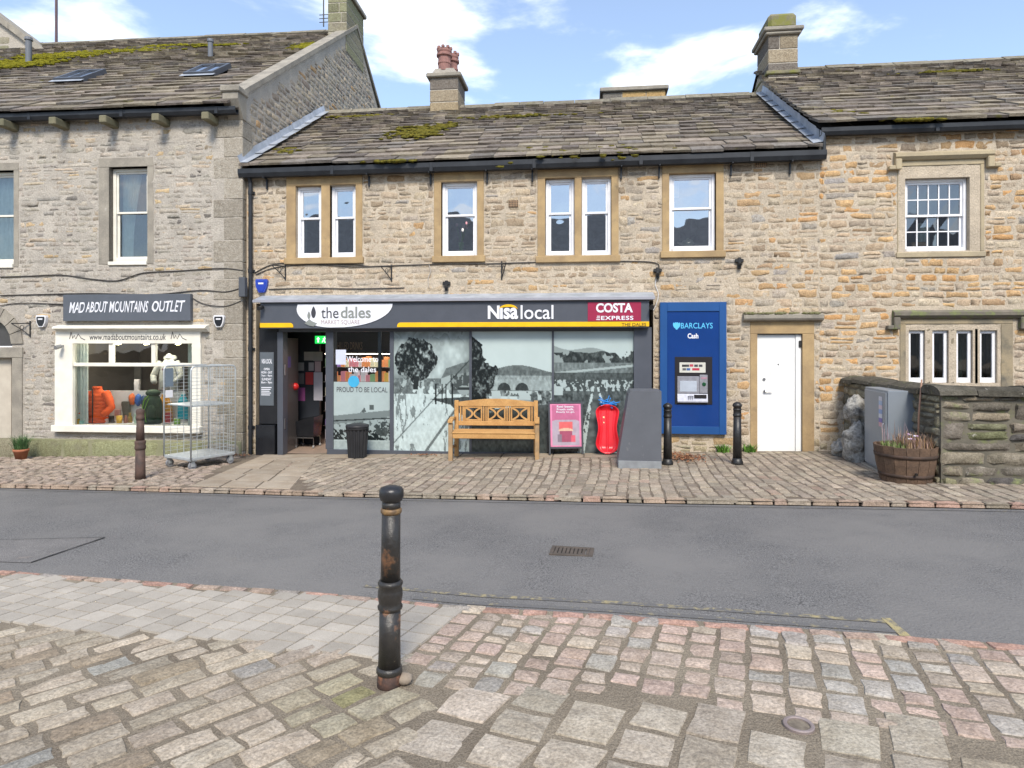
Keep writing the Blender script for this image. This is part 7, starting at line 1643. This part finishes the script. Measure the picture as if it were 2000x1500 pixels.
for (px, pt, pb, d, c, nm, lab, cat) in ITEMS:
    x = FL.x(px, -d); z0, z1 = FL.z(px, pb, -d), FL.z(px, pt, -d); H = z1 - z0; T = FL.M @ Matrix.Translation((x, d, z0)); m = mat(nm + '_stuff', c, tuple(q * .7 for q in c), rough=.5, vs=20, bump=.1); b = MB(T)
    if cat in ('bottle', 'flask'): b.lathe([(.04, 0), (.042, H * .6), (.022, H * .78), (.022, H)], n=14)
    elif cat in ('cup', 'tin'): b.lathe([(.045, 0), (.055, H), (.05, H), (.04, .01)], n=16)
    elif cat == 'bag': b.blob(0, 0, H / 2, .07, .05, H / 2, 14, 10, .2, 2, px)
    elif cat == 'boot': b.prism([(-.07, 0), (.08, 0), (.085, .04), (.02, .08), (.01, H), (-.06, H)], -.04, .04)
    elif cat == 'gaiter': b.prism([(-.03, 0), (.06, 0), (.07, H), (-.08, H), (-.09, H * .85)], -.03, .03)
    elif cat == 'toy': b.box(-.10, .06, -.04, .04, .03, H * .7, .01); b.box(.04, .11, -.04, .04, .03, H, .01); [b.cyl((xx, -.045, .03), (xx, .045, .03), .03, n=12, c=(.02, .02, .02)) for xx in (-.06, .06)]
    else: b.box(-.05, .05, -.03, .03, 0, H, .006); b.box(-.052, .052, -.032, .032, H * .55, H * .75, .004)
    tag(b.build(nm, m, smooth=cat in ('bottle', 'flask', 'cup', 'tin', 'bag')), lab, cat)
# inside the low mullioned window: red blind, orange lampshade, hanging cross
for i, (pt, pb, c) in enumerate(((645, 668, (.42, .02, .02)),)):
    for k in (1, 2): q = w6[k]; MB(FM.M).box(q[0] + .02, q[1] - .02, .40, .41, q[3] - .24, q[3] + .05).build('red_blind', plain('red_blind', c, .8), HR)
q = w6[3]; MB(FM.M).box(q[0] - .1, q[1] + .1, .55, .56, q[2], q[3]).build('pale_blind', plain('sage_blind', (.25, .27, .22), .9), HR)
x, z = (q[0] + q[1]) / 2 - .01, FM.z(1930, 690, -.3); b = MB(FM.M); b.box(x - .018, x + .018, .30, .32, z - .17, z + .12, .004); b.box(x - .06, x + .06, .30, .32, z + .02, z + .06, .004)
for k in range(14): t = 6.28 * k / 14; b.box(x + .045 * math.cos(t) - .01, x + .045 * math.cos(t) + .01, .305, .315, z + .04 + .045 * math.sin(t) - .01, z + .04 + .045 * math.sin(t) + .01)
tag(b.build('hanging_cross', plain('dark_blue_glass', (.02, .025, .09), .2)), 'dark ringed cross hanging in the last light of the mullioned window', 'cross')
q = w6[1]; b = MB(FM.M @ Matrix.Translation(((q[0] + q[1]) / 2 + .02, .5, q[2] + .05))); b.lathe([(.02, 0), (.14, .02), (.17, .12), (.12, .22), (.06, .25)], n=16); tag(b.build('orange_lampshade', plain('orange_shade', (.50, .10, .02), .5), smooth=True), 'orange rounded lampshade behind a light of the mullioned window', 'lamp')
q = w5; b = MB(FM.M); b.box(q[0] + .25, q[0] + .48, .32, .45, q[2] + .05, q[2] + .20, .01); tag(b.build('cardboard_box', plain('cardboard', (.48, .30, .17), .8)), 'open cardboard box on the sill inside the many-paned window', 'box')
drape(FM, HR, w5[0] + .42, w5[0] + .62, w5[2] + .05, w5[2] + .55, .5, 0, M_curtain, 3)
# ------------------------------------------------------------------ behind and across
ab = FL.w(0, 0, 0)
b = MB(); ax_ = FL._hit(632, HY, -5.6); P0 = FL.w(ax_.x, 5.6, FL.z(632, 52, -5.6)); AE = thing('tv_aerial', P0, 'thin television aerial fixed to the chimney above the gable', 'aerial')
b.cyl(P0, P0 + Vector((0, 0, 1.6)), .018, n=8); b.build('mast', M_iron, AE); b = MB()
for k, zz in enumerate((.12, .22, .32)): b.cyl(P0 + Vector((-.12, 0, zz)), P0 + Vector((.28, 0, zz)), .010, n=6)
b.build('clamp_arms', M_iron, AE)
NB = thing('neighbouring_house', FL.w(xL0 - 1.5, 0, -.6), 'stone gable with flat coping rising beyond the mossy roof end', 'house')
FN = FL; dN = 6.0; xa, xb = FL._hit(-160, HY, -dN).x, FL._hit(97, HY, -dN).x
zA_, zB_ = FL.z(-0, 30, -dN), FL.z(97, 102, -dN); sl = (zA_ - zB_) / (FL._hit(0, HY, -dN).x - xb)
zz = lambda x: zB_ + sl * (x - xb)
b = MB(FL.M); b.prism([(xa, 4), (xb - .15, 4), (xb - .15, zz(xb - .15) - .2), (xa, zz(xa) - .2)], dN, dN + .5); nw = b.build('gable_wall', M_mortar_g, NB)
rubble(FL.M @ Matrix.Translation((0, dN, 0)), nw, xa, xb - .15, zz(xb) - 1.6, zz(xa), [], (.25, .34), (.4, .7), lambda r, x, z: (pick(r, [(3, (.25, .245, .17)), (2, (.30, .28, .21)), (1, (.20, .20, .14))]), 1), .01, 61, gap=.02, top=lambda x: zz(x) - .2)
n = 7
for i in range(n):
    a, c = xa + (xb - xa) * i / n, xa + (xb - xa) * (i + 1) / n; b = MB(FL.M); b.prism([(a + .006, zz(a) - .2), (c - .006, zz(c) - .2), (c - .006, zz(c)), (a + .006, zz(a))], dN - .12, dN + .62); b.build('coping_stone', M_dress_g, NB)
p = FL.w(FL._hit(110, HY, -9).x, 9, 6); b = MB(); b.cyl(p, p + Vector((0, 0, 9)), .05, .04, n=8); tag(b.build('flag_pole', plain('brown_pole', (.10, .06, .07), .6)), 'slender brown pole rising behind the mossy roof', 'pole')
# the terrace across the square, mirrored in the upstairs panes
OH = thing('opposite_house', (-2, -15, 0), 'dark slate-roofed terrace across the square, mirrored in the upstairs panes', 'house')
b = MB(); b.box(-24, 22, -23, -15, -1, 4.6); b.build('wall', M_mortar_g, OH)
b = MB()
for (x0, x1, zr_, ze_) in ((-24, -8, 10.2, 4.6), (-8, 1, 9.7, 4.6), (1, 22, 9.2, 4.6)): b.prism([(-14.7, ze_), (-19, zr_), (-23.3, ze_)], x0, x1, axis='x')
b.build('roof', mat('opposite_slate', (.40, .38, .36), (.28, .265, .25), rough=.8, vs=5, bump=.6, bs=8), OH)
for x in (-20,): b = MB(); b.box(x - .5, x + .5, -19.5, -18.5, 7.5, 10.8, .03); b.build('chimney', M_dress_g, OH)
